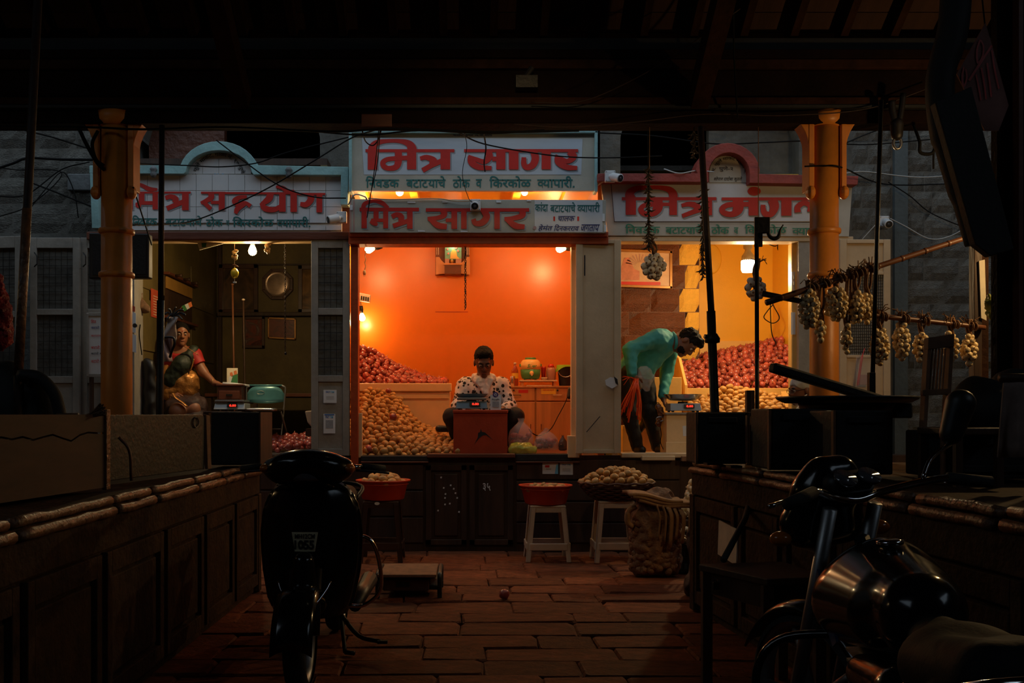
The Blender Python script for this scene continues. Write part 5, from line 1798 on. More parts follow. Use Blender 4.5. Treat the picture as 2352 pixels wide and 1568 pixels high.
# ================================================================== dim olive stall on the left
def framed(name,label,pts,m,fr,w=.03,parts=()):
    """flat picture between four corner points with a frame round it"""
    t=thing(name,label,'picture',pts[2])
    n=(pts[1]-pts[0]).cross(pts[3]-pts[0]).normalized()
    MB().prism(pts,n*.01).build('picture_sheet',m,t)
    for i in range(4):
        a,b=pts[i],pts[(i+1)%4]
        MB().box((a+b)/2,(w,w,(b-a).length+w),align(b-a)).build('frame_rail',fr,t,bevel=.004)
    return t

Zb=LB-.03
q=lambda x0,y0,x1,y1,Z=Zb,s=0:[P(x0,y0,Z),P(x1,y0+s,Z),P(x1,y1+s,Z),P(x0,y1,Z)]
framed('framed_mirror','large dark framed picture with a faded oval portrait above the rail',q(508,612,588,715),picture_mat('sepia_portrait',[(.03,.02,.012),(.13,.07,.035),(.05,.03,.015)],3),'frame_w',.05)
framed('framed_mirror','tall dark framed picture half hidden behind the mesh door',q(690,614,745,714),picture_mat('gold_portrait',[(.05,.035,.02),(.30,.16,.06),(.12,.07,.03)],3),'frame_w',.05)
framed('framed_print','plastic-wrapped red picture leaning under the picture rail',q(561,730,605,796),picture_mat('red_brown_print',[(.05,.015,.01),(.22,.05,.03),(.10,.05,.04),(.3,.22,.2)],7,.2),'frame_w',.035)
framed('framed_print','small red landscape print in a thin wooden frame, slightly tilted',q(617,730,678,775,Zb,3),picture_mat('rose_brown_print',[(.04,.02,.012),(.22,.06,.035),(.07,.03,.02)],7,.3),'goldframe',.022)
oc8=thing('octagonal_tray','eight-sided wooden frame round a pale metal disc on the olive wall','tray',P(637,690,Zb-.03))
cc=P(637,652,Zb-.04)
R=align((0,-1,0))
o8=[cc+Vector((.205*math.cos(t),0,.205*math.sin(t)))for t in np.linspace(math.pi/8,2*math.pi+math.pi/8,8,endpoint=False)]
i8=[cc+Vector((.165*math.cos(t),0,.165*math.sin(t)))for t in np.linspace(math.pi/8,2*math.pi+math.pi/8,8,endpoint=False)]
for k in range(8):
    MB().prism([o8[k],o8[(k+1)%8],i8[(k+1)%8],i8[k]],(0,.05,0)).build('frame_rail','frame_w',oc8,bevel=.004)
MB().lathe([(.001,.004),(.12,.008),(.155,.0),(.168,.02)],cc+Vector((0,.015,0)),28,R,cap=False).build('metal_disc',mat('tarnished_silver',(.42,.30,.22),.3,metal=.6,var=.3,scale=12),oc8,True)
# notice board, shelf and papers on the side wall
nb=thing('notice_shelf','wooden wall shelf with an ochre cloth and a dark opening on the olive side wall','shelf',(LL+.05,10.6,1.9))
MB().b2((LL+.012,10.2,H(732,10.7)),(LL+.02,11.2,H(640,10.7))).build('back_board','dkwood',nb)
for(y,nm)in((640,'coat_rail'),(735,'shelf_board')):
    MB().b2((LL+.012,10.15,H(y+6,10.7)),(LL+.08,11.25,H(y,10.7))).build(nm,'redwood',nb,bevel=.004)
MB().b2((LL+.02,10.2,H(675,10.7)),(LL+.04,11.15,H(649,10.7))).build('ochre_cloth',mat('ochre_cloth',(.38,.19,.03),.8,var=.2),nb,bevel=.004)
for k in range(3):
    MB().lathe([(.012,0),(.014,.05),(.022,.07)],(LL+.08,10.35+k*.3,H(643,10.7)),10,align((1,0,0))).build('coat_peg','dkwood',nb,True)
pst=MB().b2((LL+.014,9.75,H(730,9.9)),(LL+.018,10.12,H(666,9.9))).build('wall_poster','redpaper',None)
tag(pst,'orange-red printed poster pinned to the olive side wall','poster')
pp_=MB()
for k in range(8):
    pp_.b2((LL+.0185,9.82,H(724-k*6,9.9)),(LL+.019,10.05,H(722.5-k*6,9.9)))
o=pp_.build('poster_print','paper2',pst)
o['kind']='stuff'
flag=thing('paper_flag','small saffron white and green paper flag stuck beside the shelf','flag',P(420,715,9.95))
for k,m in enumerate(('greenc','whitec','saffron')):
    MB().prism([P(417+k*7.3,703-k*3.5,9.95),P(424.3+k*7.3,699.5-k*3.5,9.95),P(430+k*6,711-k*4,9.95),P(423.5+k*6,715-k*4,9.95)],(0,.003,0)).build('flag_band',m,flag)
MB().tube([P(418,704,9.955),P(405,722,9.96),P(398,745,9.96)],.004,6).build('flag_stick','straw',flag)
# big pale carrier bag and hanging cloths in front of the woman's shoulder
cb=thing('carrier_bag','pale grey plastic carrier bag hanging from the black pole by a bent hook','bag',P(395,780,9.0))
MB().grid(lambda u,v:P(377+25*u+6*(1-v)+3*math.sin(v*6+u*3),728+55*v,8.9+.05*math.sin(u*4+v*5)),8,10).build('bag_sheet',mat('dusty_grey_plastic',(.26,.20,.17),.6,var=.3,scale=9,bump=.4,bscale=20),cb,True,solid=.012)
MB().grid(lambda u,v:P(370+25*u+8*v*(1-u),772+58*v,8.86+.05*math.sin(u*5-v*4)),8,10).build('bag_fold',mat('dusty_pink_plastic',(.30,.20,.19),.5,var=.3,scale=9,bump=.4,bscale=20),cb,True,solid=.012)
MB().tube(smooth_path([P(372,775,8.7),P(392,774,8.7),P(400,778,8.7),P(401,790,8.7),P(395,805,8.75),P(390,820,8.8)],5),.011,8).build('bent_hook','iron',cb,True)
mb=MB()
for k in range(9):
    a_=k*.8
    mb.tube(smooth_path([P(395,726,8.9),P(400+14*math.cos(a_),718+9*math.sin(a_),8.9),P(402+24*math.cos(a_),722+16*math.sin(a_),8.88)],4),.008,5)
mb.build('black_ribbon','black',cb,True)
cl=thing('hung_cloths','crumpled brown cloths hanging on the olive wall above the dark sacking','cloth',P(325,740,9.3))
body('cloth_wad',[rc(P(318,680,9.3),P(325,705,9.3),.04,.05),rc(P(326,705,9.3),P(340,712,9.3),.05,.035),rc(P(316,690,9.3),P(318,730,9.32),.035,.02)],'straw',cl,.012,wrinkle=.02,wf=18)
MB().tube(smooth_path([P(322,745,9.2),P(320,770,9.2),P(326,815,9.2)],5),.005,6).build('cord','wire',cl)
dk=tag(body('dark_sacking',[rc(P(338,830,9.30),P(340,960,9.30),.04,.05),rc(P(346,835,9.30),P(349,960,9.30),.04,.06)],'black',None,.02,wrinkle=.02,wf=9),'tall bundle of black sacking hanging inside the olive stall','sacking')
pap=thing('pinned_papers','white papers and a plug pinned to the jamb beside the ochre column','papers',P(307,800,9.05))
for(x0,y0,x1,y1,m)in((302,715,312,765,'paper'),(303,766,313,810,'paper'),(302,700,310,716,'redpaper')):
    MB().prism([P(x0,y0,8.97),P(x1,y0+4,8.97),P(x1,y1,8.97),P(x0,y1-3,8.97)],(0,.004,0)).build('paper_sheet',m,pap)
MB().lathe([(.015,0),(.02,.03)],P(312,748,8.95),10,align((0,-1,0))).build('plug','black',pap)
tv=thing('loudspeaker_box','black box mounted behind the ochre column by the dim stall','speaker',P(275,640,8.4))
MB().prism([P(204,534,8.3),P(342,536,8.3),P(342,638,8.3),P(204,640,8.3)],(0,.10,0)).build('cabinet','black',tv,bevel=.01)
MB().prism([P(212,545,8.29),P(334,546,8.29),P(334,629,8.29),P(212,631,8.29)],(0,.02,0)).build('grille_cloth','rubber',tv)
MB().prism([P(270,540,8.5),P(280,540,8.5),P(280,560,8.9),P(270,560,8.9)],(.0,.06,-.04)).build('wall_bracket','iron',tv)
MB().tube([P(275,560,8.45),P(275,556,8.9)],.015,8).build('wall_arm','iron',tv)
nw=tag(MB().prism([P(453,556,9.05),P(521,557,9.05),P(458,574,9.02)],(0,.01,0)).build('folded_newspaper','paper2',None),'folded newspaper tucked under the lintel of the dim stall','newspaper')
MB().prism([P(463,558,9.04),P(474,558,9.04),P(473,567,9.03),P(464,568,9.03)],(0,.002,0)).build('printed_block','greenc',nw)

def charm(label,px,items,top,seed):
    t=thing('lemon_charm',label,'charm',P(px,items[-1][1],9.1))
    MB().tube([P(px,top,9.1),P(px,items[-1][1],9.1)],.003,5).build('string','stool_w',t)
    for(k,y)in items:
        c=P(px,y,9.1)
        if k=='lemon':
            MB().lathe([(.004,-.048),(.022,-.040),(.036,-.012),(.036,.012),(.022,.038),(.006,.046)],c,14).build('lemon','lemon',t,True)
        elif k=='shell':
            for j in range(6):
                MB().ell(c+Vector((.012*math.cos(j*2.4),.012*math.sin(j*2.4),.035-j*.014)),(.022,.014,.017),Matrix.Rotation(j,3,'Y'),8,5).build('shell','holder',t,True)
        elif k=='chili':
            MB().tube([c+Vector((-.02,0,.006)),c+Vector((.005,0,.0)),c+Vector((.032,0,-.012))],[.006,.010,.003],6).build('chili','bamboo',t,True)
        else:
            MB().box(c,(.03,.008,.014)).build('tag','whitec',t)
    return t

charm('hanging charm of shells and a yellow lemon in the dim stall',539,(('shell',585),('chili',609),('lemon',627),('tag',648)),556,1)
charm('short hanging charm of two shells beside the bare bulb',614,(('shell',570),),554,2)
chn=thing('hanging_chain','long thin steel chain hanging before the octagonal frame','chain',P(656,813,9.15))
mb=MB()
z=H(556,9.15)
i=0
while z>H(808,9.15):
    x=X(655,9.15)
    R=Matrix.Rotation(math.pi/2*(i%2),3,'Z')
    mb.tube([Vector((x,9.15,z))+R @ Vector((.007*math.cos(t),0,.014*math.sin(t)))for t in np.linspace(0,6.28,8,endpoint=False)],.003,5,closed=True)
    z-=.022
    i+=1
o=mb.build('chain_links','rust',chn)
o['kind']='stuff'
MB().lathe([(.004,.01),(.012,0),(.010,-.02)],P(656,810,9.15),8).build('chain_end','iron',chn)
for(x0,y0,x1,y1,lb)in((534,655,538,905,'thin brown bamboo stick leaning in the dim stall'),(559,690,563,930,'dark walking stick with a pale hooked head in the dim stall')):
    t=thing('leaning_stick',lb,'stick',P(x1,y1,10.2))
    MB().tube([P(x0,y0,10.3),P((x0+x1)/2,(y0+y1)/2,10.25),P(x1,y1,10.2),P(x1+.6,y1+80,10.15)],.010,8).build('stick_shaft','dkwood' if 'walking' in lb else 'bamboo',t,True)
    MB().ell(P(x0,y0-2,10.3),(.018,.014,.012),None,8,6).build('stick_head','stool_w' if 'walking' in lb else 'bamboo',t,True)
# bench, wooden till, card, rolled papers, scale, folding chair
bn=thing('plank_bench','long dark plank table across the back of the dim stall','table',P(620,910,11.4))
MB().b2((X(470,11.2),11.2,H(911,11.2)),(LR-.01,12.0,H(903,11.2))).build('table_top','redwood',bn,bevel=.005)
for(px,y)in((478,11.25),(478,11.95),(745,11.25),(745,11.95)):
    MB().b2((X(px,11.2)-.03,y-.03,FL),(X(px,11.2)+.03,y+.03,H(911,11.2))).build('table_leg','dkwood',bn)
tl=thing('wooden_till','small red-brown wooden till with a drawer under the woman\'s hand','till',P(528,917,9.6))
MB().b2((X(499,9.6),9.6,H(919,9.6)),(X(555,9.6),9.9,H(886,9.6))).build('till_body','redwood',tl,bevel=.005)
dr=MB().b2((X(502,9.58),9.585,H(917,9.6)),(X(550,9.58),9.6,H(897,9.6))).build('drawer','redwood',tl,bevel=.004)
MB().b2((X(519,9.57),9.572,H(909,9.6)),(X(533,9.57),9.585,H(905,9.6))).build('drawer_slot','black',dr)
MB().b2((X(496,9.58),9.58,H(886,9.6)),(X(558,9.58),9.92,H(882,9.6))).build('till_lid','redwood',tl,bevel=.004)
TBZ=H(919,9.6)
ts=thing('till_table','dark wooden stand carrying the till and the grey scale','table',P(528,1000,9.5))
MB().b2((X(478,9.4),9.22,H(948,9.25)),(X(565,9.4),9.50,H(944,9.25))).build('table_top','dkwood',ts,bevel=.004)
MB().b2((X(495,9.6),9.55,TBZ-.03),(X(562,9.6),10.0,TBZ)).build('raised_shelf','dkwood',ts,bevel=.004)
for(px,y,zz)in((482,9.25,H(948,9.25)),(560,9.25,H(948,9.25)),(500,9.95,TBZ-.03),(558,9.95,TBZ-.03),(500,9.58,TBZ-.03),(558,9.58,TBZ-.03)):
    MB().b2((X(px,9.4)-.02,y-.02,FL),(X(px,9.4)+.02,y+.02,zz)).build('table_leg','dkwood',ts)
scale_machine('weighing_scale','grey plastic-wrapped electronic scale in front of the small wooden till',490,562,921,926,943,9.24,'scalegrey',False)
pc=thing('picture_card','small upright card with an orange and green flower print on the till','card',P(534,880,9.75))
cd_=[P(521,845,9.8),P(546,845,9.8),P(546,880,9.75),P(521,880,9.75)]
MB().prism(cd_,(0,.006,0)).build('card_sheet','paper2',pc)
fc=lambda x,y:P(x,y,9.744+.05*(880-y)/35)
for(pl_,m)in((((535,862),(546,858),(546,879),(530,879)),'greenc'),(((526,866),(531,862),(533,879),(524,879)),'whitec'),(((528,856),(533,854),(536,862),(529,864)),'saffron'),(((537,852),(543,850),(545,860),(538,861)),'saffron')):
    MB().poly([fc(*p)for p in pl_]).build('card_print',m,pc)
rp=tag(MB().tube([P(512,881,9.66),P(540,882,9.66),P(572,885,9.68)],[.018,.014,.008],10).build('rolled_paper','paper',None,True),'rolled white papers lying across the small till','paper roll')
bs_=tag(MB().lathe([(.05,.0),(.18,.02),(.24,.06),(.25,.07),(.23,.065),(.15,.03)],P(600,903,11.5)+Vector((0,0,.03)),24).build('iron_bowl','iron',None,True),'wide black iron pan lying on the plank table','pan')

fcx=thing('folding_chair','turquoise steel folding chair with a curved back in the dim stall','chair',P(610,1040,9.8))
ZC=9.75
pa=lambda x,y,z=ZC:P(x,y,z)

def back(u,v):
    x=567+86*u
    top=887+3*(abs(2*u-1))**6*6
    bot=922+4*(1-(2*u-1)**2)
    return pa(x,top+(bot-top)*v,ZC+.03-.05*math.cos((u-.5)*2.2))

cb_=MB().grid(back,14,5).build('backrest','chairpaint',fcx,True,solid=.006)
fb_=lambda x,y:pa(x,y,ZC-.026)
MB().tube([fb_(598+9*math.cos(t),901+4*math.sin(t))for t in np.linspace(0,6.28,16,endpoint=False)],.0015,4,closed=True).build('stamped_badge','dullsteel',cb_)
for s,x in((0,566),(1,655)):
    MB().tube(smooth_path([pa(x+(8 if s==0 else-8),885),pa(x,890),pa(x,905),pa(x-4*s,950),pa(x-(0 if s==0 else 14),1045,ZC-.12)],5),.010,8).build('frame_leg','dullsteel',fcx,True)
    MB().tube([pa(x+(10 if s==0 else-10),945,ZC-.15),pa(x+(4 if s==0 else 18),1045,ZC+.28)],.010,8).build('frame_leg','dullsteel',fcx,True)
MB().tube([pa(573,885),pa(648,885)],.010,8).build('top_rail','chairpaint',fcx,True)
MB().grid(lambda u,v:Vector((X(568+84*u,ZC),ZC-.40+.40*v,H(941,ZC-.2)+.012*math.sin(math.pi*u)*(1 if .1<v<.9 else 0))),8,6).build('seat','steel',fcx,True,solid=.02)
MB().tube([pa(572,985,ZC-.1),pa(645,985,ZC-.1)],.008,8).build('cross_bar','dullsteel',fcx)
st_=tag(MB().prism([P(700,944,9.4),P(720,942,9.4),P(720,985,9.4),P(706,970,9.4)],(0,.2,0)).build('plastic_crate','stool_w',None,bevel=.01),'edge of a pale plastic crate behind the mesh door','crate')
tag(MB().b2((X(701,9.4),9.42,FL),(X(722,9.4),9.6,H(984,9.4))).build('crate_stand','dkwood',None),'dark wooden support under the pale plastic crate','stand')
trn=thing('onion_tray','shallow steel-edged tray of red onions at the front of the dim stall','tray',P(660,1046,9.15))
MB().b2((X(603,9.1),9.08,FL),(X(718,9.1),9.11,H(1044,9.1))).build('front_lip','dullsteel',trn,bevel=.003)
MB().b2((X(603,9.1),9.08,FL),(X(718,9.1),9.75,FL+.012)).build('tray_base','dullsteel',trn)
on_l=lambda x,y:FL+.045+.10*np.clip((y-9.1)/.55,0,1)+.03*np.interp(CX+x/9.3*F,[600,640,720],[0,.3,1])
heap('onion','red_onion',scatter(on_l,(X(606,9.15),X(716,9.15)),(9.15,9.70),.066,61),'red onion on the shallow tray in the dim stall','onion','red onions on the shallow tray',62,1.1,limit=45)
filler('onion','onion_heap',scatter(on_l,(X(608,9.15),X(714,9.15)),(9.16,9.68),.07,63),'red onions lying deeper in the shallow tray','onions',64,.03,.9)
# price board by the folding doors
pb=thing('price_board','white hand-lettered price board in a wooden frame by the folding doors','board',P(216,862,8.85))
MB().prism([P(204,724,8.84),P(246,724,8.84),P(246,860,8.84),P(204,860,8.84)],(0,.01,0)).build('board_sheet','signwhite',pb)
for(a_,b_)in(((202,722),(248,722)),((248,722),(248,862)),((248,862),(202,862)),((202,862),(202,722))):
    pa_,pb_=P(*a_,8.84),P(*b_,8.84)
    MB().box((pa_+pb_)/2,(.018,.03,(pb_-pa_).length+.018),align(pb_-pa_)).build('frame_rail','white_door',pb,bevel=.003)
fpb=lambda x,y:P(x,y,8.834)
for(t_,y0,h_,m)in(('िमत',733,9,'red'),('बटाटे',748,7,'navy'),('बटाटावडे',767,6,'red'),('बटाटे मोठे',793,8,'red'),('बटाटे मध्यम',808,8,'blacktxt'),('बटाटे बारीक',824,9,'red')):
    lettering('price_line',t_,(209,y0,209+3.9*len(t_),y0+h_),fpb,m,pb,.014)
MB().b2((X(205,8.85),8.85,0),(X(211,8.85),8.9,H(862,8.85))).build('stand_leg','dkwood',pb)
MB().b2((X(239,8.85),8.85,0),(X(245,8.85),8.9,H(862,8.85))).build('stand_leg','dkwood',pb)

# ================================================================== the lane in front of the stalls
def stool(label,px,pyt,pyb,Z,m,w_top,w_bot):
    """moulded plastic stool: square top, four splayed channel legs, four stretchers"""
    x,zt=X(px,Z),H(pyt,Z)
    t=thing('plastic_stool',label,'stool',(x,Z,0))
    s,b=w_top/2,w_bot/2
    MB().b2((x-s,Z-s,zt-.022),(x+s,Z+s,zt)).build('seat',m,t,bevel=.012)
    MB().prism([(x-s*.98,Z-s*.98,zt-.06),(x+s*.98,Z-s*.98,zt-.06),(x+s*.96,Z-s*.96,zt-.02),(x-s*.96,Z-s*.96,zt-.02)],(0,.012,0)).build('apron',m,t,bevel=.004)
    MB().prism([(x-s*.98,Z+s*.9,zt-.06),(x+s*.98,Z+s*.9,zt-.06),(x+s*.96,Z+s*.9,zt-.02),(x-s*.96,Z+s*.9,zt-.02)],(0,.012,0)).build('apron',m,t,bevel=.004)
    for(i,j)in((-1,-1),(1,-1),(1,1),(-1,1)):
        mb=MB()
        w=.046
        for(ax,ay)in((1,0),(0,1)):
            top=Vector((x+i*s,Z+j*s,zt-.02))
            bot=Vector((x+i*b,Z+j*b,.0))
            d=Vector((-i*w,0,0))if ax else Vector((0,-j*w,0))
            th=Vector((0,-j*.012,0))if ax else Vector((-i*.012,0,0))
            mb.prism([bot,bot+d*.85,top+d,top],th)
        mb.build('leg',m,t,bevel=.004)
    k=.34
    q=s+(b-s)*(1-k/zt*.8)
    zz=zt*.27
    q=s+(b-s)*(1-zz/zt)
    for(i,j)in((0,-1),(0,1),(-1,0),(1,0)):
        if i==0:
            MB().b2((x-q+.02,Z+j*q-.008,zz-.03),(x+q-.02,Z+j*q+.008,zz+.03)).build('stretcher',m,t,bevel=.006)
        else:
            MB().b2((x+i*q-.008,Z-q+.02,zz-.03),(x+i*q+.008,Z+q-.02,zz+.03)).build('stretcher',m,t,bevel=.006)
    return zt

def tub(label,px,Z,zt,r,h):
    x=X(px,Z)
    t=thing('plastic_tub',label,'tub',(x,Z,zt))
    MB().lathe([(r*.02,.004),(r*.74,.003),(r*.80,.012),(r*.95,h*.9),(r*1.04,h*.93),(r*1.05,h),(r*.96,h),(r*.93,h*.92),(r*.78,.018),(r*.02,.016)],(x,Z,zt),32).build('basin','tub',t,True)
    MB().lathe([(r*.97,h*.78),(r*.985,h*.80),(r*.97,h*.82)],(x,Z,zt),32,cap=False).build('rib','tub',t,True)
    return x

zt=stool('dark brown plastic stool under the tub of potatoes beside the scooter',878,1147,1278,8.45,'stool_b',.30,.37)
x=tub('orange-red plastic tub of potatoes on the dark brown stool',880,8.45,zt,.222,.17)
dome=lambda cx,cy,z,r,h:(lambda a,b:z+h*max(0,1-((a-cx)**2+(b-cy)**2)/r**2))
inside=lambda cx,cy,r:(lambda a,b:(a-cx)**2+(b-cy)**2<r*r)
heap('potato','potato',scatter(dome(x,8.45,zt+.13,.2,.08),(x-.2,x+.2),(8.25,8.65),.062,71,inside(x,8.45,.185)),'potato in the orange-red tub on the dark stool','potato','potatoes in the tub on the dark stool',72)
MB().lathe([(.001,.0),(.022,.0)],P(866,1156,8.45-.152),16,align((0,-1,0)),sy=.6,cap=False).build('maker_badge','paper',bpy.data.objects['plastic_stool'])
zt=stool('cream plastic stool under the second tub beside the chalk-marked cupboard',1256,1157,1276,8.5,'stool_w',.30,.38)
x=tub('orange-red plastic tub of tiny potatoes on the cream stool',1253,8.5,zt,.22,.165)
heap('potato','potato',scatter(dome(x,8.5,zt+.125,.2,.03),(x-.2,x+.2),(8.3,8.7),.062,73,inside(x,8.5,.18)),'potato in the orange-red tub on the cream stool','potato','potatoes in the tub on the cream stool',74)
zt=stool('cream plastic stool under the wide cane basket of potatoes',1411,1147,1278,8.45,'stool_w',.30,.38)
bx=X(1416,8.45)
bk=thing('cane_basket','wide shallow cane basket heaped with potatoes on a cream stool','basket',(bx,8.45,zt))
for k in range(9):                                        # woven rings
    v=k/8
    r_=.19+.135*v**.7
    MB().tube([(bx+r_*math.cos(a_),8.45+r_*.85*math.sin(a_),zt+.012+.135*v+.006*math.sin(a_*14+k*math.pi))for a_ in np.linspace(0,2*math.pi,56,endpoint=False)],.010,6,closed=True).build('cane_ring','cane',bk,True)
MB().lathe([(.01,.006),(.19,.008),(.30,.12)],(bx,8.45,zt),28,sy=.85).build('basket_lining','cane',bk,True)
heap('potato','potato',scatter(dome(bx,8.45,zt+.13,.31,.13),(bx-.31,bx+.31),(8.15,8.75),.062,75,lambda a,b:((a-bx)/.30)**2+((b-8.45)/.25)**2<1),'potato heaped in the wide cane basket','potato','potatoes in the cane basket',76,1.0)
filler('potato','potato_heap',scatter(dome(bx,8.45,zt+.09,.28,.11),(bx-.28,bx+.28),(8.2,8.7),.06,77,lambda a,b:((a-bx)/.27)**2+((b-8.45)/.22)**2<1),'potatoes lying deeper in the cane basket','potatoes',78,.02,.9)

# net sack of potatoes with folded burlap on top
sk=thing('potato_sack','brown net sack full of potatoes with folded burlap over its top','sack',P(1505,1320,7.6))
c0=Vector((X(1503,7.65),7.65,0))
body('net_sack',[rc(c0+Vector((0,0,.16)),c0+Vector((0,.0,.42)),.185,.19,.06),rc(c0+Vector((-.09,0,.10)),c0+Vector((.1,0,.10)),.10,.10,.05),rc(c0+Vector((.02,0,.42)),c0+Vector((.03,.02,.52)),.17,.15,.05)],'net',sk,.012,cuts=[((0,0,.012),(0,0,-1))],wrinkle=.028,wf=15)
r=random.Random(8)
bump=MB()
for k in range(120):                                       # potatoes pressing against the net
    a_,v=r.uniform(math.pi,2*math.pi),r.uniform(.05,.42)
    bump.ell(c0+Vector((.175*math.cos(a_),.165*math.sin(a_),v)),(.034,.026,.028),Matrix.Rotation(r.uniform(0,3),3,'Y'),8,6)
o=bump.build('bulging_potatoes','net',sk,True)
o['kind']='stuff'
for k,(dx,dz,w)in enumerate(((-.02,.60,.20),(.02,.575,.215),(.05,.55,.20))):
    MB().grid(lambda u,v:c0+Vector((-w+dx+2*w*u,-.19+.36*v,dz+.045-.05*u+.012*math.sin(6*u+k)-.03*abs(v-.5))),12,8).build('burlap_fold','burlap',sk,True,solid=.022)
for k in range(7):
    x_=-.02+.045*k
    MB().tube(smooth_path([c0+Vector((x_,-.19,.56-.01*k)),c0+Vector((x_+.02,-.215,.46)),c0+Vector((x_+.01,-.20,.30-.03*(k%3)))],4),[(.026-.006*(i/8))*(.7+.5*((k*7)%5)/5)for i in range(9)],6,flat=.35).build('hanging_fold','burlap',sk,True)
MB().tube(smooth_path([c0+Vector((-.16,-.10,.54)),c0+Vector((-.215,-.10,.50)),c0+Vector((-.22,-.09,.42)),c0+Vector((-.18,-.09,.38))],5),.022,8).build('sack_ear','burlap',sk,True)
# small onions in net bag on a black crate behind it
cr_=thing('plastic_crate','black plastic crate behind the net sack','crate',P(1590,1310,7.75))
MB().b2((X(1556,7.75),7.75,.005),(X(1640,7.75),8.05,.03)).build('crate_base','black',cr_)
for i in range(8):
    px=1556+i*12
    MB().b2((X(px,7.75),7.75,.03),(X(px+4,7.75),7.765,.32)).build('crate_bar','black',cr_)
for z in(.10,.2,.30):
    MB().b2((X(1556,7.75),7.745,z),(X(1640,7.75),7.76,z+.025)).build('crate_rail','black',cr_)
for px in(1556,1636):
    MB().b2((X(px,7.75),7.76,.03),(X(px+4,7.75),8.05,.32)).build('crate_side','black',cr_)
heap('wonion','small_onion',scatter(lambda a,b:.25+.05*(b-7.8)/.2,(X(1560,7.8),X(1634,7.8)),(7.79,8.02),.058,81),'small pink onion in the black crate','onion','small onions in the black crate',82,.85)
wb=thing('onion_net','tall net of small white onions leaning behind the right counter','net bag',P(1600,1190,8.1))
wx=X(1606,8.15)
MB().b2((wx-.14,8.08,0),(wx+.2,8.4,.38)).build('support_box','dkwood',wb,bevel=.01)
body('net_core',[rc((wx,8.2,.46),(wx+.04,8.25,.62),.10,.07)],'wonion',wb,.012)
pts=[]
r=random.Random(5)
for _ in range(1500):
    v,a_=r.random(),r.uniform(0,6.28)
    rr_=.125*(1-.35*v)
    p=np.array((wx+.04*v+rr_*math.cos(a_),8.2+.05*v+rr_*math.sin(a_),.41+.27*v))
    if all(((p-s)**2).sum()>.046**2 for s in pts):
        pts.append(p)
for p in pts:
    o=bpy.data.objects.new('net_onion',r.choice(PR['wonion']))
    o.location,o.rotation_euler,o.scale=p,(r.uniform(0,6),r.uniform(0,6),0),(.85,.85,.85)
    o.parent=wb
    o.matrix_parent_inverse=INV[wb.name]
    COL.objects.link(o)
dkb=tag(body('dark_sack',[rc((X(1592,6.75),6.75,.06),(X(1600,6.7),6.7,.10),.07,.09),rc((X(1602,6.72),6.72,.12),(X(1606,6.72),6.72,.62),.06,.045),rc((X(1600,6.72),6.72,.35),(X(1606,6.72),6.72,.5),.065,.06)],'sari',None,.012,cuts=[((0,0,.004),(0,0,-1))],wrinkle=.02,wf=14),'dark crumpled sacking propped against the end of the right counter','sacking')
# fallen onion on the paving, platform scale
p=P(1159,1376,6.62)
heap('onion','red_onion',[(p.x,6.66,.034)],'single red onion lying on the flagstones of the aisle','onion',None,91,1.15)
o=bpy.data.objects[[k for k in bpy.data.objects.keys()if k.startswith('red_onion')][-1]]
ps=thing('platform_scale','low platform weighing scale with folded handles on the flagstones','scale',P(948,1370,6.7))
x0,x1=X(880,6.72),X(985,6.72)
MB().b2((x0,6.72,.045),(x1,7.12,.12)).build('casing','redwood',ps,bevel=.006)
MB().b2((X(868,6.72),6.66,.145),(X(1003,6.72),7.16,.165)).build('weighing_plate','boardedge',ps,bevel=.004)
MB().b2((x0+.02,6.74,.12),(x1-.02,7.10,.145)).build('plate_support','iron',ps)
MB().b2((x0+.09,6.712,.075),(x0+.18,6.722,.105)).build('display','black',ps)
for(xx,s)in((X(868,6.72),-1),(X(1010,6.72),1)):
    for y in(6.70,7.12):
        MB().b2((xx-.015,y-.015,0),(xx+.015,y+.015,.05)).build('foot','rubber',ps,bevel=.004)
    MB().tube(smooth_path([(xx,6.70,.02),(xx,6.69,.13),(xx,6.75,.165),(xx,7.06,.165),(xx,7.13,.13),(xx,7.12,.02)],5),.016,8).build('carry_handle','black',ps,True)
    MB().b2((min(xx,x0 if s<0 else x1),6.74,.05),(max(xx,x0 if s<0 else x1),6.78,.075)).build('handle_bracket','black',ps)
MB().b2((x1+.005,6.78,.05),(x1+.055,7.08,.12)).build('side_panel','stool_w',ps,bevel=.004)
lv=thing('hanging_packet','red and white packet in a clear bag hanging on the cream door','packet',P(1985,890,8.8))
MB().prism([P(1975,860,8.82),P(1996,860,8.82),P(1996,884,8.82),P(1975,884,8.82)],(0,.03,0)).build('paper_packet','pinkstripe',lv,bevel=.004)
MB().grid(lambda u,v:P(1966+34*u,818+70*v,8.80-.03*math.sin(math.pi*u)),8,8).build('clear_bag','film_w',lv,True)
MB().tube(smooth_path([P(1986,800,8.84),P(1980,820,8.81),P(1976,845,8.81),P(1970,885,8.81)],4),[.004]*4+[.012]*9,6).build('red_ribbon','red',lv,True)
# ================================================================== people
def frame(fwd,up):
    f=Vector(fwd).normalized()
    u=Vector(up)
    u=(u-f*u.dot(f)).normalized()
    r=f.cross(u)
    return Matrix((r,f,u)).transposed()          # columns: right, forward, up

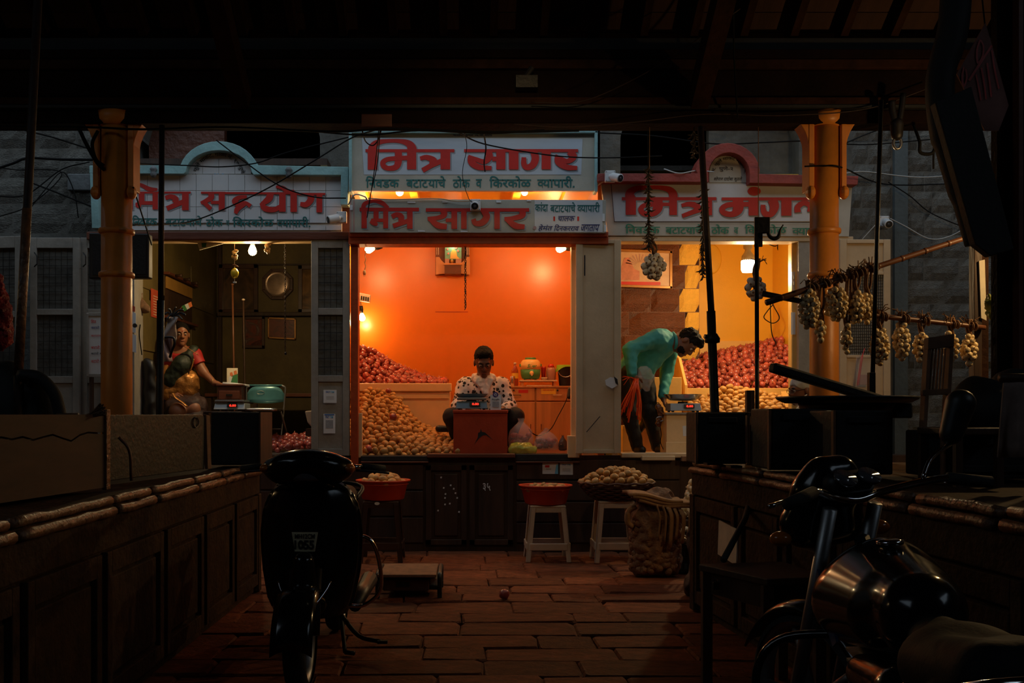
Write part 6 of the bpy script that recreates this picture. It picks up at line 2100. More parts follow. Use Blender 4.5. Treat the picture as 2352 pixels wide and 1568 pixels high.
def head_prims(c,R,s=1.0,neck=None,nr=.052):
    c=Vector(c)
    g=lambda x,y,z:np.array(c+R @ Vector((x,y,z))*s)
    Rn=np.array(R)
    p=[el(g(0,-.012,.035),np.array((.076,.095,.088))*s,Rn,.02),el(g(0,.022,-.035),np.array((.060,.068,.078))*s,Rn,.03),rc(g(-.034,.078,.026),g(.034,.078,.026),.013*s,.013*s,.02),rc(g(0,.090,.014),g(0,.104,-.022),.008*s,.013*s,.012),rc(g(-.012,.092,-.026),g(.012,.092,-.026),.009*s,.009*s,.01),rc(g(-.020,.082,-.056),g(.020,.082,-.056),.009*s,.009*s,.008),rc(g(-.016,.080,-.068),g(.016,.080,-.068),.008*s,.008*s,.008),el(g(0,.070,-.092),np.array((.026,.022,.020))*s,Rn,.02),el(g(-.030,.100,.006),np.array((.017,.016,.010))*s,Rn,.012,True),el(g(.030,.100,.006),np.array((.017,.016,.010))*s,Rn,.012,True),el(g(-.078,-.008,-.004),np.array((.010,.022,.032))*s,Rn,.01),el(g(.078,-.008,-.004),np.array((.010,.022,.032))*s,Rn,.01)]
    if neck is not None:
        p.append(rc(g(0,-.025,-.06),np.array(neck),nr*s,nr*1.12*s,.03))
    return p

def face_parts(t,c,R,s=1.0,brow='hair'):
    c=Vector(c)
    g=lambda x,y,z:c+R @ Vector((x,y,z))*s
    for sx in(-1,1):
        MB().ell(g(.030*sx,.079,.006),.0125*s,R,10,7).build('eye','eyew',t,True)
        MB().ell(g(.030*sx,.0895,.004),(.006*s,.003*s,.006*s),R,8,5).build('iris','eye',t,True)
        MB().tube([g(.014*sx,.093,.024),g(.032*sx,.092,.030),g(.048*sx,.080,.024)],[.004*s,.005*s,.003*s],6).build('eyebrow',brow,t,True)
    MB().tube([g(-.021,.089,-.060),g(0,.094,-.0605),g(.021,.089,-.060)],[.003*s,.0055*s,.003*s],6).build('lips','lip',t,True)

def hand_prims(w,d,n,s=1.0,curl=.6,spread=.012,side=1):
    """w wrist, d direction of the fingers, n back-of-hand normal; four jointed fingers and a thumb"""
    w,d,n=Vector(w),Vector(d).normalized(),Vector(n)
    n=(n-d*n.dot(d)).normalized()
    x=d.cross(n)*side
    pr=[rc(np.array(w),np.array(w+d*.03*s),.024*s,.026*s,.02)]
    for k in range(4):
        o=(k-1.5)*.019*s
        pr.append(rc(np.array(w+d*.025*s+x*o*.8),np.array(w+d*.085*s+x*o),.014*s,.0115*s,.012))
        p,dd=w+d*.085*s+x*o,d
        for j,L in enumerate((.038,.026,.020)):
            L=L*s*(.88,1.0,.97,.80)[k]
            dd=(dd*math.cos(curl*(.6+.3*j))-n*math.sin(curl*(.6+.3*j))).normalized()
            q=p+dd*L+x*o*.12
            pr.append(rc(np.array(p),np.array(q),(.0092-.0008*j)*s,(.0084-.0008*j)*s,.004))
            p=q
    p=w+d*.03*s-x*.028*s
    q=p+(d*.6-x*.7-n*.25).normalized()*.04*s
    pr+=[rc(np.array(w+d*.02*s-x*.01),np.array(p),.018*s,.014*s,.012),rc(np.array(p),np.array(q),.0125*s,.0105*s,.008),rc(np.array(q),np.array(q+(d*.85-x*.25-n*.4).normalized()*.03*s),.0105*s,.009*s,.005)]
    return pr

def grow(ps,e):
    out=[]
    for p in ps:
        if p[0]=='c':
            out.append(('c',p[1],p[2],p[3]+e,p[4]+e,max(p[5],.04)))
        elif p[0]=='e':
            out.append(('e',p[1],p[2]+e,p[3],0,max(p[5],.04)))
    return out

V3=lambda*a:np.array(a,float)
A=lambda px,py,Z:np.array(P(px,py,Z))

# ---------------------------------------------------------------- man seated behind the red-brown box
m1=thing('person','seated person in a white shirt with black spots behind the red-brown box','person',(.17,9.78,FL))
hc,hR,hs=Vector((.172,9.53,1.728)),frame((0.02,-.90,-.40),(0,-.3,.95)),1.13
nb_=V3(.17,9.64,1.585)
tor=[rc(V3(.17,9.80,1.14),V3(.17,9.76,1.26),.15,.145,.06),rc(V3(.17,9.74,1.26),V3(.17,9.68,1.44),.145,.145,.06),rc(V3(.02,9.68,1.50),V3(.32,9.68,1.50),.085,.085,.06)]
arms=[rc(V3(-.015,9.68,1.51),V3(-.075,9.60,1.31),.062,.048,.03),rc(V3(-.075,9.60,1.31),V3(.02,9.47,1.285),.046,.034,.03),rc(V3(.355,9.68,1.51),V3(.425,9.60,1.31),.062,.048,.03),rc(V3(.425,9.60,1.31),V3(.36,9.47,1.285),.046,.034,.03)]
legs=[rc(V3(.09,9.80,1.13),V3(-.13,9.50,1.21),.095,.07,.05),rc(V3(-.13,9.50,1.21),V3(-.06,9.62,.93),.066,.045,.03),rc(V3(.25,9.80,1.13),V3(.47,9.50,1.21),.095,.07,.05),rc(V3(.47,9.50,1.21),V3(.40,9.62,.93),.066,.045,.03)]
feet=[rc(V3(-.06,9.62,.905),V3(-.08,9.50,.895),.035,.028,.02),rc(V3(.40,9.62,.905),V3(.42,9.50,.895),.035,.028,.02)]
hands=hand_prims((.02,9.47,1.285),(.75,-.5,-.05),(0,-.1,1),1,.35,side=1)+hand_prims((.36,9.47,1.285),(-.75,-.5,-.05),(0,-.1,1),1,.35,side=-1)
body('body',head_prims(hc,hR,hs,nb_)+tor+arms+legs+feet+hands,'skin_d',m1,.0065)
face_parts(m1,hc,hR,hs)
sleeve=[arms[0],rc(arms[1][1],arms[1][1]*.18+arms[1][2]*.82,.046,.037),arms[2],rc(arms[3][1],arms[3][1]*.18+arms[3][2]*.82,.046,.037)]
body('shirt',grow(tor,.014)+grow(sleeve,.014),'spots',m1,.007,cuts=[((.17,9.62,1.60),(0,-.35,1)),((0,0,1.06),(0,0,-1))],wrinkle=.007,wf=24)
body('trousers',grow(legs,.014)+[rc(V3(.10,9.81,1.12),V3(.24,9.81,1.12),.13,.13)],'trouser',m1,.009,cuts=[((0,0,.925),(0,0,-1))],wrinkle=.008,wf=18)
g=lambda x,y,z:np.array(hc+hR @ Vector((x,y,z))*hs)
body('hair',[el(g(0,-.022,.052),V3(.082,.098,.088)*hs,np.array(hR),.02),el(g(0,.045,.100),V3(.058,.045,.030)*hs,np.array(hR),.02)],'hair',m1,.006,cuts=[(g(0,.062,.050),np.array(hR @ Vector((0,.75,-.66))))],wrinkle=.005,wf=60)
sc_=[rc(V3(.17+.085*math.cos(a),9.62+.075*math.sin(a),1.585+.02*math.sin(a)),V3(.17+.085*math.cos(a+.6),9.62+.075*math.sin(a+.6),1.585+.02*math.sin(a+.6)),.034,.034,.02)for a in np.arange(0,6.2,.6)]
sc_+=[rc(V3(.10,9.53,1.555),V3(.185,9.505,1.43),.026,.012,.03),rc(V3(.24,9.53,1.555),V3(.19,9.505,1.43),.026,.012,.03),rc(V3(.17,9.525,1.55),V3(.195,9.50,1.41),.035,.010,.04)]
body('neck_scarf',sc_,'scarf',m1,.006,wrinkle=.008,wf=30)
gv=lambda x,y,z:hc+hR @ Vector((x,y,z))*hs
for sx in(-1,1):
    MB().tube([gv(.032*sx+.024*math.cos(t),.100,.006+.016*math.sin(t))for t in np.linspace(0,6.28,14,endpoint=False)],.0022,5,closed=True).build('spectacle_rim','black',m1)
    MB().tube([gv(.056*sx,.098,.01),gv(.078*sx,.02,.012)],.002,5).build('spectacle_arm','black',m1)
MB().tube([gv(-.008,.102,.008),gv(.008,.102,.008)],.002,5).build('spectacle_bridge','black',m1)
lst=thing('low_stool','low dark stool under the seated person','stool',(.17,9.82,FL))
MB().b2((.0,9.68,FL+.10),(.34,9.98,FL+.125)).build('seat','dkwood',lst,bevel=.005)
for(x,y)in((.03,9.71),(.31,9.71),(.03,9.95),(.31,9.95)):
    MB().b2((x-.02,y-.02,FL),(x+.02,y+.02,FL+.10)).build('leg','dkwood',lst)
tb_=tag(MB().b2((.22,9.30,H(941,9.03)+.002),(.42,9.46,H(941,9.03)+.014)).build('account_book','black',None,bevel=.003),'dark account book under the seated person\'s hands on the box','book')
tag(body('black_bag',[rc(A(1030,985,9.68),A(1008,984,9.68),.03,.035)],'black',None,.01),'small black bag lying on the potatoes by the red-brown box','bag')

# ---------------------------------------------------------------- bending man in turquoise
m2=thing('person','bending person in a turquoise long-sleeved top holding orange plastic strips','person',P(1480,1040,9.5))
hR2=frame((.42,-.38,-.82),(.86,-.05,.45))
hc2,hs2=P(1576,789,9.36),1.06
tor2=[rc(A(1450,850,9.52),A(1478,815,9.50),.118,.128,.06),rc(A(1478,815,9.50),A(1516,790,9.46),.128,.135,.06),rc(A(1512,782,9.34),A(1520,796,9.60),.085,.085,.06),rc(A(1525,787,9.44),A(1545,786,9.42),.09,.065,.05)]
hang2=[rc(A(1452,858,9.50),A(1478,852,9.50),.115,.10,.05),rc(A(1480,835,9.48),A(1500,822,9.48),.10,.09,.05)]
armN=[rc(A(1508,775,9.30),A(1447,803,9.22),.066,.052,.03),rc(A(1447,803,9.22),A(1452,858,9.16),.050,.036,.03)]
armF=[rc(A(1540,806,9.62),A(1531,855,9.66),.062,.05,.03),rc(A(1531,855,9.66),A(1523,908,9.52),.047,.034,.03)]
leg2=[rc(A(1449,862,9.44),A(1444,945,9.38),.098,.068,.05),rc(A(1444,945,9.38),A(1464,1026,9.46),.064,.042,.03),rc(A(1476,862,9.58),A(1492,948,9.54),.098,.068,.05),rc(A(1492,948,9.54),A(1509,1026,9.58),.064,.042,.03)]
FZ=FL+.034
foot2=[rc(V3(X(1463,9.46),9.46,FZ+.02),V3(X(1463,9.46)+.03,9.36,FZ),.038,.030,.02),rc(V3(X(1508,9.58),9.58,FZ+.02),V3(X(1508,9.58)+.05,9.48,FZ),.038,.030,.02)]
hand2=hand_prims(A(1453,860,9.16),(.2,-.1,-1),(-.3,-1,.1),1.05,.7,side=1)+hand_prims(A(1523,910,9.52),(.12,-.3,-.9),(-.8,.3,0),1.05,.6,side=-1)
body('body',head_prims(hc2,hR2,hs2,A(1545,786,9.42),.055)+tor2+armN+armF+leg2+foot2+hand2,'skin_d',m2,.0065)
face_parts(m2,hc2,hR2,hs2)
sh2=grow(tor2,.012)+grow(hang2,.010)+grow(armN,.012)+grow(armF,.012)
body('long_sleeved_top',sh2,'shirt_t',m2,.007,cuts=[(A(1553,786,9.42),(.93,-.2,.1)),(A(1452,857,9.16),(.05,-.25,-1)),(A(1465,872,9.5),(.12,0,-1)),(A(1524,906,9.52),(-.3,-.2,-1))]if False else[(A(1555,786,9.42),(1,-.2,.12))],wrinkle=.008,wf=20)
MB().tube(smooth_path([P(1546,764,9.42),P(1553,775,9.33),P(1553,795,9.32),P(1546,806,9.42)],5),.014,8).build('collar','shirt_t',m2,True)
body('trousers',grow(leg2,.013)+[rc(A(1452,862,9.5),A(1470,862,9.52),.11,.11)],'trouser',m2,.009,wrinkle=.008,wf=18)
for k,(px,z)in enumerate(((1463,9.46),(1508,9.58))):
    x=X(px,z)
    body('shoe',[rc(V3(x-.005,z+.02,FZ+.015),V3(x+(.03,.05)[k],z-.115,FZ+.002),.045,.037,.02)],'black',m2,.008,cuts=[((0,0,FL+.002),(0,0,-1))])
g=lambda x,y,z:np.array(hc2+hR2 @ Vector((x,y,z))*hs2)
body('hair',[el(g(0,-.024,.050),V3(.088,.104,.095)*hs2,np.array(hR2),.02),el(g(0,.05,.105),V3(.065,.05,.038)*hs2,np.array(hR2),.02)],'hair',m2,.006,cuts=[(g(0,.068,.055),np.array(hR2 @ Vector((0,.78,-.62))))],wrinkle=.012,wf=40)
body('beard',[el(g(0,.030,-.062),V3(.060,.058,.048)*hs2,np.array(hR2),.02)],'hair',m2,.006,cuts=[(g(0,.06,-.040),np.array(hR2 @ Vector((0,.25,1)))),(g(0,.085,-.05),np.array(hR2 @ Vector((0,1,.3))))],wrinkle=.004,wf=60)
tag_=thing('plastic_strips','bunch of orange plastic strips hanging from the bending person\'s hand','strips',P(1450,965,9.1))
r=random.Random(4)
for k in range(26):
    x1=r.uniform(1428,1478)
    y1=r.uniform(925,972)
    x0=1461+r.uniform(-4,5)
    z=9.08+r.uniform(-.03,.03)
    pts_=smooth_path([P(x0,869,9.12),P(x0+(x1-x0)*.35,888,z),P(x0+(x1-x0)*.8,(y1+890)/2,z),P(x1-4,y1,z)],4)
    MB().tube(pts_,.008,4,flat=.25).build('strip','orange_strip',tag_,True)
for k in range(7):
    x1=r.uniform(1428,1446)
    y1=r.uniform(862,884)
    MB().tube(smooth_path([P(1460,872,9.12),P(1447,866,9.10),P(x1,y1,9.1)],4),.008,4,flat=.25).build('strip','orange_strip',tag_,True)
fb2=tag(body('clear_bag',[rc(A(1478,852,9.2),A(1488,865,9.2),.05,.06),rc(A(1480,870,9.2),A(1486,892,9.2),.055,.03),rc(A(1466,868,9.15),A(1480,858,9.18),.02,.05)],'film_w',None,.009,wrinkle=.018,wf=24),'crumpled clear plastic bag in the bending person\'s hand','bag')
cl2=thing('loose_bundle','tangled bundle of dark netting and reddish packets beside the scale stand','bundle',P(1516,960,9.3))
body('net_wad',[rc(A(1512,935,9.3),A(1520,950,9.3),.03,.025),rc(A(1516,955,9.3),A(1512,972,9.3),.018,.03)],'bamboo',cl2,.008,wrinkle=.015,wf=40)
MB().tube([P(1516+9*math.cos(t),962+5*math.sin(t),9.28)for t in np.linspace(0,6.28,16,endpoint=False)],.004,5,closed=True).build('wire_loop','dullsteel',cl2)
MB().tube(smooth_path([P(1516,930,9.32),P(1512,925,9.34),P(1505,932,9.34),P(1518,990,9.3),P(1517,1015,9.3),P(1525,1035,9.3)],5),.004,5).build('cord','wire',cl2)
gl=tag(body('dark_gloves',[rc(A(1478,960,9.75),A(1484,975,9.75),.03,.035),rc(A(1476,975,9.75),A(1472,990,9.75),.03,.02)],'black',None,.012,wrinkle=.012,wf=24),'pair of dark rubber gloves hung on the cardboard behind the bending person','gloves')

# ---------------------------------------------------------------- woman in the dim stall
m3=thing('person','person in a brown and gold sari with red blouse leaning a hand on the till','person',P(420,1040,9.85))
hR3=frame((.40,-.90,-.06),(0,0,1))
hc3,hs3=P(416,769,9.82),.98
tor3=[rc(A(413,930,9.88),A(413,868,9.88),.15,.13,.06),rc(A(413,868,9.88),A(414,830,9.87),.13,.125,.06),rc(A(388,818,9.88),A(442,816,9.86),.075,.075,.06)]
armL=[rc(A(446,817,9.85),A(466,853,9.82),.058,.047,.03),rc(A(466,853,9.82),A(493,880,9.74),.043,.028,.03)]
armR=[rc(A(384,820,9.88),A(374,870,9.86),.056,.047,.03),rc(A(374,870,9.86),A(392,902,9.72),.043,.028,.03)]
leg3=[rc(A(402,935,9.88),A(408,945,9.50),.10,.08,.05),rc(A(408,945,9.50),V3(X(408,9.5),9.52,FL+.08),.07,.05,.03),rc(A(425,935,9.88),A(446,940,9.56),.10,.08,.05),rc(A(446,940,9.56),V3(X(446,9.5),9.58,FL+.08),.07,.05,.03)]
foot3=[rc(V3(X(408,9.5),9.52,FL+.05),V3(X(408,9.5),9.42,FL+.03),.035,.026,.02),rc(V3(X(446,9.5),9.58,FL+.05),V3(X(446,9.5)+.02,9.48,FL+.03),.035,.026,.02)]
hand3=hand_prims(A(494,880,9.74),(.9,-.25,-.12),(.1,0,1),.95,.28,side=1)+hand_prims(A(392,902,9.72),(.7,-.5,-.3),(-.4,-.6,.6),.95,.4,side=-1)
body('body',head_prims(hc3,hR3,hs3,A(414,810,9.87),.045)+tor3+armL+armR+leg3+foot3+hand3,'skin',m3,.0065)
face_parts(m3,hc3,hR3,hs3)
g=lambda x,y,z:np.array(hc3+hR3 @ Vector((x,y,z))*hs3)
body('hair',[el(g(0,-.020,.046),V3(.083,.098,.086)*hs3,np.array(hR3),.02),el(g(0,-.115,-.02),V3(.05,.045,.05)*hs3,np.array(hR3),.03)],'hair',m3,.006,cuts=[(g(0,.070,.058),np.array(hR3 @ Vector((0,.80,-.60))))])
MB().ell(hc3+hR3 @ Vector((0,.096,.038))*hs3,(.005,.002,.005),hR3,8,5).build('forehead_dot','red',m3)
body('blouse',grow([tor3[1],tor3[2],rc(A(446,817,9.85),A(458,838,9.83),.060,.056),rc(A(384,820,9.88),A(379,845,9.87),.060,.056)],.012),'red_blouse',m3,.007,cuts=[(A(414,806,9.80),(0,-.75,1)),(A(457,836,9.83),(.45,0,-.9)),(A(380,845,9.87),(-.25,0,-1))])
dr=[rc(A(444,806,9.84),A(418,838,9.74),.050,.085,.05),rc(A(444,806,9.86),A(450,830,9.96),.052,.06,.04),rc(A(418,838,9.74),A(395,872,9.75),.085,.10,.05)]
body('sari_drape',dr,'sari_g',m3,.008,wrinkle=.008,wf=22)
ws=[rc(A(388,862,9.80),A(432,872,9.80),.095,.085,.05),rc(A(385,885,9.82),A(430,880,9.80),.12,.105,.05),rc(A(395,905,9.82),A(425,895,9.82),.13,.12,.05)]
body('gold_waist_folds',grow(ws,.012),'gold',m3,.008,wrinkle=.010,wf=20)
sk3=[rc(A(398,925,9.84),A(432,920,9.84),.15,.14,.06),rc(A(405,940,9.60),A(448,935,9.62),.12,.12,.06),rc(V3(X(408,9.5),9.52,1.15),V3(X(408,9.5),9.52,FL+.10),.12,.16,.05),rc(V3(X(450,9.5),9.56,1.15),V3(X(450,9.5),9.56,FL+.10),.12,.16,.05)]
body('sari_skirt',sk3,'sari',m3,.011,cuts=[((0,0,FL+.03),(0,0,-1))],wrinkle=.014,wf=16)
for(pp_,w_)in(([(397,903),(404,914),(420,925),(430,934)],.032),([(446,824),(441,842),(437,852)],.016),([(423,796),(436,802),(455,815)],.012)):
    MB().tube(smooth_path([P(x,y,9.44 if w_>.03 else 9.70)for x,y in pp_],5),w_,6,flat=.3).build('gold_border','gold',m3,True)
MB().tube([Vector(A(490,877,9.745))+Vector((.0,.032*math.cos(t),.032*math.sin(t)))for t in np.linspace(0,6.28,14,endpoint=False)],.004,6,closed=True).build('bangle','brass',m3)
seat3=thing('wooden_bench','dark wooden bench under the person in the sari','bench',(X(412,9.9),9.9,FL))
MB().b2((X(385,9.9),9.66,H(965,9.9)-.02),(X(442,9.9),10.08,H(965,9.9)+.01)).build('seat_board','dkwood',seat3)
for(px,y)in((388,9.7),(438,9.7),(388,10.04),(438,10.04)):
    MB().b2((X(px,9.9)-.02,y-.02,FL),(X(px,9.9)+.02,y+.02,H(965,9.9)-.02)).build('seat_leg','dkwood',seat3)

# ---------------------------------------------------------------- man in a cloth cap, in profile beyond the column
m4=thing('person','person in a pale cloth cap and lowered white mask, in profile beside the ochre column','person',(X(1862,8.15),8.15,0))
hR4=frame((-.97,-.20,-.12),(0,0,1))
hc4,hs4=P(1841,897,8.1),1.0
nx=X(1866,8.15)
tor4=[rc(V3(nx+.02,8.16,.78),V3(nx,8.16,1.02),.14,.15,.06),rc(V3(nx,8.16,1.02),V3(nx-.01,8.15,1.18),.15,.14,.06),rc(V3(nx-.02,8.0,1.20),V3(nx-.02,8.32,1.20),.075,.075,.06)]
arm4=[rc(V3(nx-.02,7.97,1.19),V3(nx+.02,7.92,.95),.058,.046,.03),rc(V3(nx+.02,7.92,.95),V3(nx-.14,7.92,.82),.043,.03,.03),rc(V3(nx-.02,8.34,1.19),V3(nx+.02,8.39,.95),.058,.046,.03),rc(V3(nx+.02,8.39,.95),V3(nx-.14,8.38,.82),.043,.03,.03)]
leg4=[rc(V3(nx+.02,8.09,.76),V3(nx-.03,8.08,.42),.09,.066,.05),rc(V3(nx-.03,8.08,.42),V3(nx+.02,8.08,.08),.062,.042,.03),rc(V3(nx+.02,8.24,.76),V3(nx-.03,8.25,.42),.09,.066,.05),rc(V3(nx-.03,8.25,.42),V3(nx+.02,8.25,.08),.062,.042,.03)]
foot4=[rc(V3(nx+.02,8.08,.04),V3(nx-.12,8.07,.03),.035,.028,.02),rc(V3(nx+.02,8.25,.04),V3(nx-.12,8.26,.03),.035,.028,.02)]
hand4=hand_prims((nx-.15,7.92,.81),(-.8,0,-.5),(0,-.3,.9),1,.5,side=1)+hand_prims((nx-.15,8.38,.81),(-.8,0,-.5),(0,.3,.9),1,.5,side=-1)
body('body',head_prims(hc4,hR4,hs4,(nx-.02,8.14,1.25))+tor4+arm4+leg4+foot4+hand4,'skin_d',m4,.008)
face_parts(m4,hc4,hR4,hs4)
body('shirt',grow(tor4,.013)+grow(arm4[:1]+arm4[2:3],.014),'cloth_pale',m4,.010,cuts=[((0,0,.74),(0,0,-1))],wrinkle=.006)
body('trousers',grow(leg4,.014)+[rc(V3(nx+.02,8.10,.76),V3(nx+.02,8.22,.76),.12,.12)],'trouser',m4,.011,wrinkle=.006)
g=lambda x,y,z:np.array(hc4+hR4 @ Vector((x,y,z))*hs4)
body('cloth_cap',[el(g(0,-.02,.055),V3(.088,.106,.085),np.array(hR4),.02),rc(g(-.04,-.09,.0),g(.04,-.09,-.02),.05,.05)],'cloth_pale',m4,.007,cuts=[(g(0,.07,.040),np.array(hR4 @ Vector((0,.55,-.84))))],wrinkle=.006,wf=25)
body('face_mask',[el(g(0,.045,-.070),V3(.066,.058,.045),np.array(hR4),.02),rc(g(-.066,.03,-.06),g(-.082,-.02,-.01),.008,.004),rc(g(.066,.03,-.06),g(.082,-.02,-.01),.008,.004)],'scarf',m4,.006,cuts=[(g(0,.07,-.050),np.array(hR4 @ Vector((0,.3,1))))])
for sx in(-1,1):
    MB().tube([hc4+hR4 @ Vector((.031*sx+.022*math.cos(t),.102,.006+.015*math.sin(t)))for t in np.linspace(0,6.28,14,endpoint=False)],.002,5,closed=True).build('spectacle_rim','black',m4)
    MB().tube([hc4+hR4 @ Vector((.052*sx,.10,.008)),hc4+hR4 @ Vector((.078*sx,0,.012))],.002,5).build('spectacle_arm','black',m4)
# ================================================================== scooter facing us
SX=-.742

def wheel(t,c,axis,R_,w,hub='dullsteel',spokes=0):
    c=Vector(c)
    Rm=align(axis)
    prof=[]
    for k in range(9):
        a=math.pi*k/8
        prof.append((R_-w*.75+w*.75*math.sin(a),-w*math.cos(a)))
    MB().lathe(prof,c,32,Rm,cap=False).build('tyre','rubber',t,True)
    MB().lathe([(R_-w*.7,-w*.8),(R_-w*1.1,-w*.7),(R_-w*1.2,0),(R_-w*1.1,w*.7),(R_-w*.7,w*.8)],c,32,Rm,cap=False).build('rim',hub,t,True)
    mb=MB()
    mb.lathe([(.045,-w*.9),(.05,0),(.045,w*.9)],c,16,Rm)
    for k in range(5):
        a=k*2*math.pi/5
        d=Rm @ Vector((math.cos(a),math.sin(a),0))
        mb.tube([c+d*.03,c+d*(R_-w)],.016,6)
    mb.build('hub',hub,t,True)

sct=thing('scooter','black scooter parked in the aisle facing out with a number plate on its front shield','scooter',(SX,5.1,0))
wheel(sct,(SX,4.47,.215),(1,0,0),.215,.05)
wheel(sct,(SX,5.72,.215),(1,0,0),.215,.05)

def apron(u,v):
    z=.29+.625*v
    w=np.interp(v,[0,.12,.35,.6,.8,.93,1],[.165,.20,.228,.236,.222,.185,.13])
    x=(u-.5)*2
    nose=.10*np.interp(v,[0,.4,1],[1.1,1.0,.5])
    return Vector((SX+x*w,4.60+nose*(abs(x)**2.2)*1.6+.10*v,z))

MB().grid(apron,21,16).build('front_shield','gloss',sct,True,solid=.02)
MB().tube([apron(0,v)for v in np.linspace(.05,.97,14)],.012,8).build('shield_edge','gloss',sct,True)
MB().tube([apron(1,v)for v in np.linspace(.05,.97,14)],.012,8).build('shield_edge','gloss',sct,True)
body('handlebar_cowl',[rc((SX-.12,4.66,.975),(SX+.12,4.66,.975),.065,.065,.05),rc((SX-.17,4.70,.985),(SX+.17,4.70,.985),.045,.045,.05),el((SX,4.66,1.01),(.15,.10,.065),None,.04),rc((SX,4.68,.95),(SX,4.74,.88),.06,.05,.04)],'gloss',sct,.009)
MB().grid(lambda u,v:Vector((SX+(u-.5)*.20*(1-.25*v),4.585+.05*(2*u-1)**2,1.005-.075*v)),10,6).build('headlamp_lens','lens',sct,True,solid=.012)
for s in(-1,1):
    MB().ell((SX+s*.195,4.66,.985),(.03,.035,.022),None,12,8).build('indicator','amberlens',sct,True)
    MB().tube([(SX+s*.19,4.74,.985),(SX+s*.25,4.79,.985)],.013,8).build('handlebar','chrome',sct,True)
    MB().tube([(SX+s*.245,4.785,.985),(SX+s*.345,4.85,.972)],[.018,.0185],12).build('grip','rubber',sct,True)
    MB().tube(smooth_path([(SX+s*.22,4.73,.972),(SX+s*.30,4.755,.965),(SX+s*.37,4.80,.955)],4),.007,6).build('brake_lever','black',sct,True)
    MB().tube([(SX+s*.055,4.62,.52),(SX+s*.062,4.50,.24)],.02,10).build('fork_leg','iron',sct,True)
MB().grid(lambda u,v:Vector((SX+(v-.5)*.18,4.47-.255*math.cos(math.radians(5+150*u)),.215+.255*math.sin(math.radians(5+150*u))-.03*(2*v-1)**2)),14,7).build('front_mudguard','gloss',sct,True,solid=.008)
body('front_beak',[rc((SX,4.56,.56),(SX,4.54,.40),.05,.07,.04),rc((SX-.05,4.60,.36),(SX+.05,4.60,.36),.05,.05,.04)],'gloss',sct,.01)
for s in(-1,1):
    MB().tube(smooth_path([(SX+s*.012,4.475,.37),(SX+s*.055,4.50,.375),(SX+s*.10,4.55,.43),(SX+s*.12,4.58,.47)],4),.006,6).build('chrome_strip','chrome',sct,True)
fp_=lambda x,y:P(x,y,4.584)
pl_=MB().prism([fp_(670,1222),fp_(730,1222),fp_(723,1266),fp_(677,1266)],(0,.004,0)).build('number_plate',mat('grey_yellow_plate',(.60,.55,.34),.6,var=.1),sct)
fq_=lambda x,y:P(x,y,4.581)
lettering('plate_letters','MH12CM',(677,1226,723,1237),fq_,'blacktxt',pl_,.03)
lettering('plate_digits','1055',(676,1240,722,1262),fq_,'blacktxt',pl_,.045)
MB().b2((SX-.17,4.80,.30),(SX+.17,5.22,.335)).build('floor_board','rubber',sct,bevel=.012)
MB().grid(lambda u,v:Vector((SX+(u-.5)*.38*(1-.1*v),4.79+.03*(2*u-1)**2-.03*v,.33+.55*v)),9,6).build('inner_shield','black',sct,True,solid=.015)
body('rear_body',[rc((SX,5.30,.48),(SX,5.85,.56),.165,.13,.08),rc((SX,5.22,.40),(SX,5.40,.40),.13,.14,.06),rc((SX,5.8,.58),(SX,6.0,.66),.12,.07,.06)],'gloss',sct,.014)
body('seat',[rc((SX,5.28,.735),(SX,5.50,.73),.07,.085,.05),rc((SX-.05,5.5,.735),(SX-.04,5.9,.76),.075,.06,.05),rc((SX+.05,5.5,.735),(SX+.04,5.9,.76),.075,.06,.05)],'satin',sct,.014)
MB().tube(smooth_path([(SX-.10,5.82,.74),(SX-.12,5.98,.80),(SX,6.06,.82),(SX+.12,5.98,.80),(SX+.10,5.82,.74)],5),.012,8).build('grab_rail','iron',sct,True)
MB().box((SX,6.03,.68),(.16,.04,.06)).build('tail_lamp','redlens',sct,bevel=.01)
g0=smooth_path([(SX+.15,5.25,.60),(SX+.24,5.22,.58),(SX+.285,5.25,.46),(SX+.285,5.30,.30),(SX+.20,5.32,.22),(SX+.12,5.30,.22)],6)
MB().tube(g0,.011,8).build('crash_guard','chrome',sct,True)
MB().tube([(p[0]if i<0 else 2*SX-p[0],p[1],p[2])for i,p in enumerate(g0)],.011,8).build('crash_guard','chrome',sct,True)
body('engine_case',[rc((SX-.12,5.35,.25),(SX-.13,5.72,.22),.07,.08,.04)],'iron',sct,.014)
MB().tube([(SX+.14,5.4,.20),(SX+.17,5.9,.26)],[.035,.05],12).build('silencer','black',sct,True)
for s in(-1,1):
    MB().tube(smooth_path([(SX+s*.07,5.30,.26),(SX+s*.10,5.20,.10),(SX+s*.12,5.13,.012)],4),.011,8).build('stand_leg','iron',sct,True)
    MB().tube([(SX+s*.12,5.13,.012),(SX+s*.17,5.11,.012)],.012,8).build('stand_foot','iron',sct,True)
MB().tube(smooth_path([(SX+.09,5.18,.20),(SX+.19,5.12,.10),(SX+.31,5.05,.085)],4),.012,8).build('stand_lever','iron',sct,True)
MB().box((SX+.32,5.045,.085),(.05,.03,.015)).build('lever_pad','rubber',sct)

# ================================================================== motorcycle seen from behind
MO,MA=Vector((1.20,2.60,0)),math.atan2(.15,.99)
lean=Matrix.Rotation(-math.radians(4),3,'Y')
Rm_=Matrix.Rotation(-MA,3,'Z')

def mp(x,y,z):
    """motorcycle's own axes (right, forward, up) -> world"""
    return MO+Rm_ @(lean @ Vector((x,y,z)))

mt=thing('motorcycle','black motorcycle parked before the right counter, seen over its seat and tank','motorcycle',(1.20,2.60,0))
axm=Rm_ @ lean @ Vector((1,0,0))
st=math.radians(28)

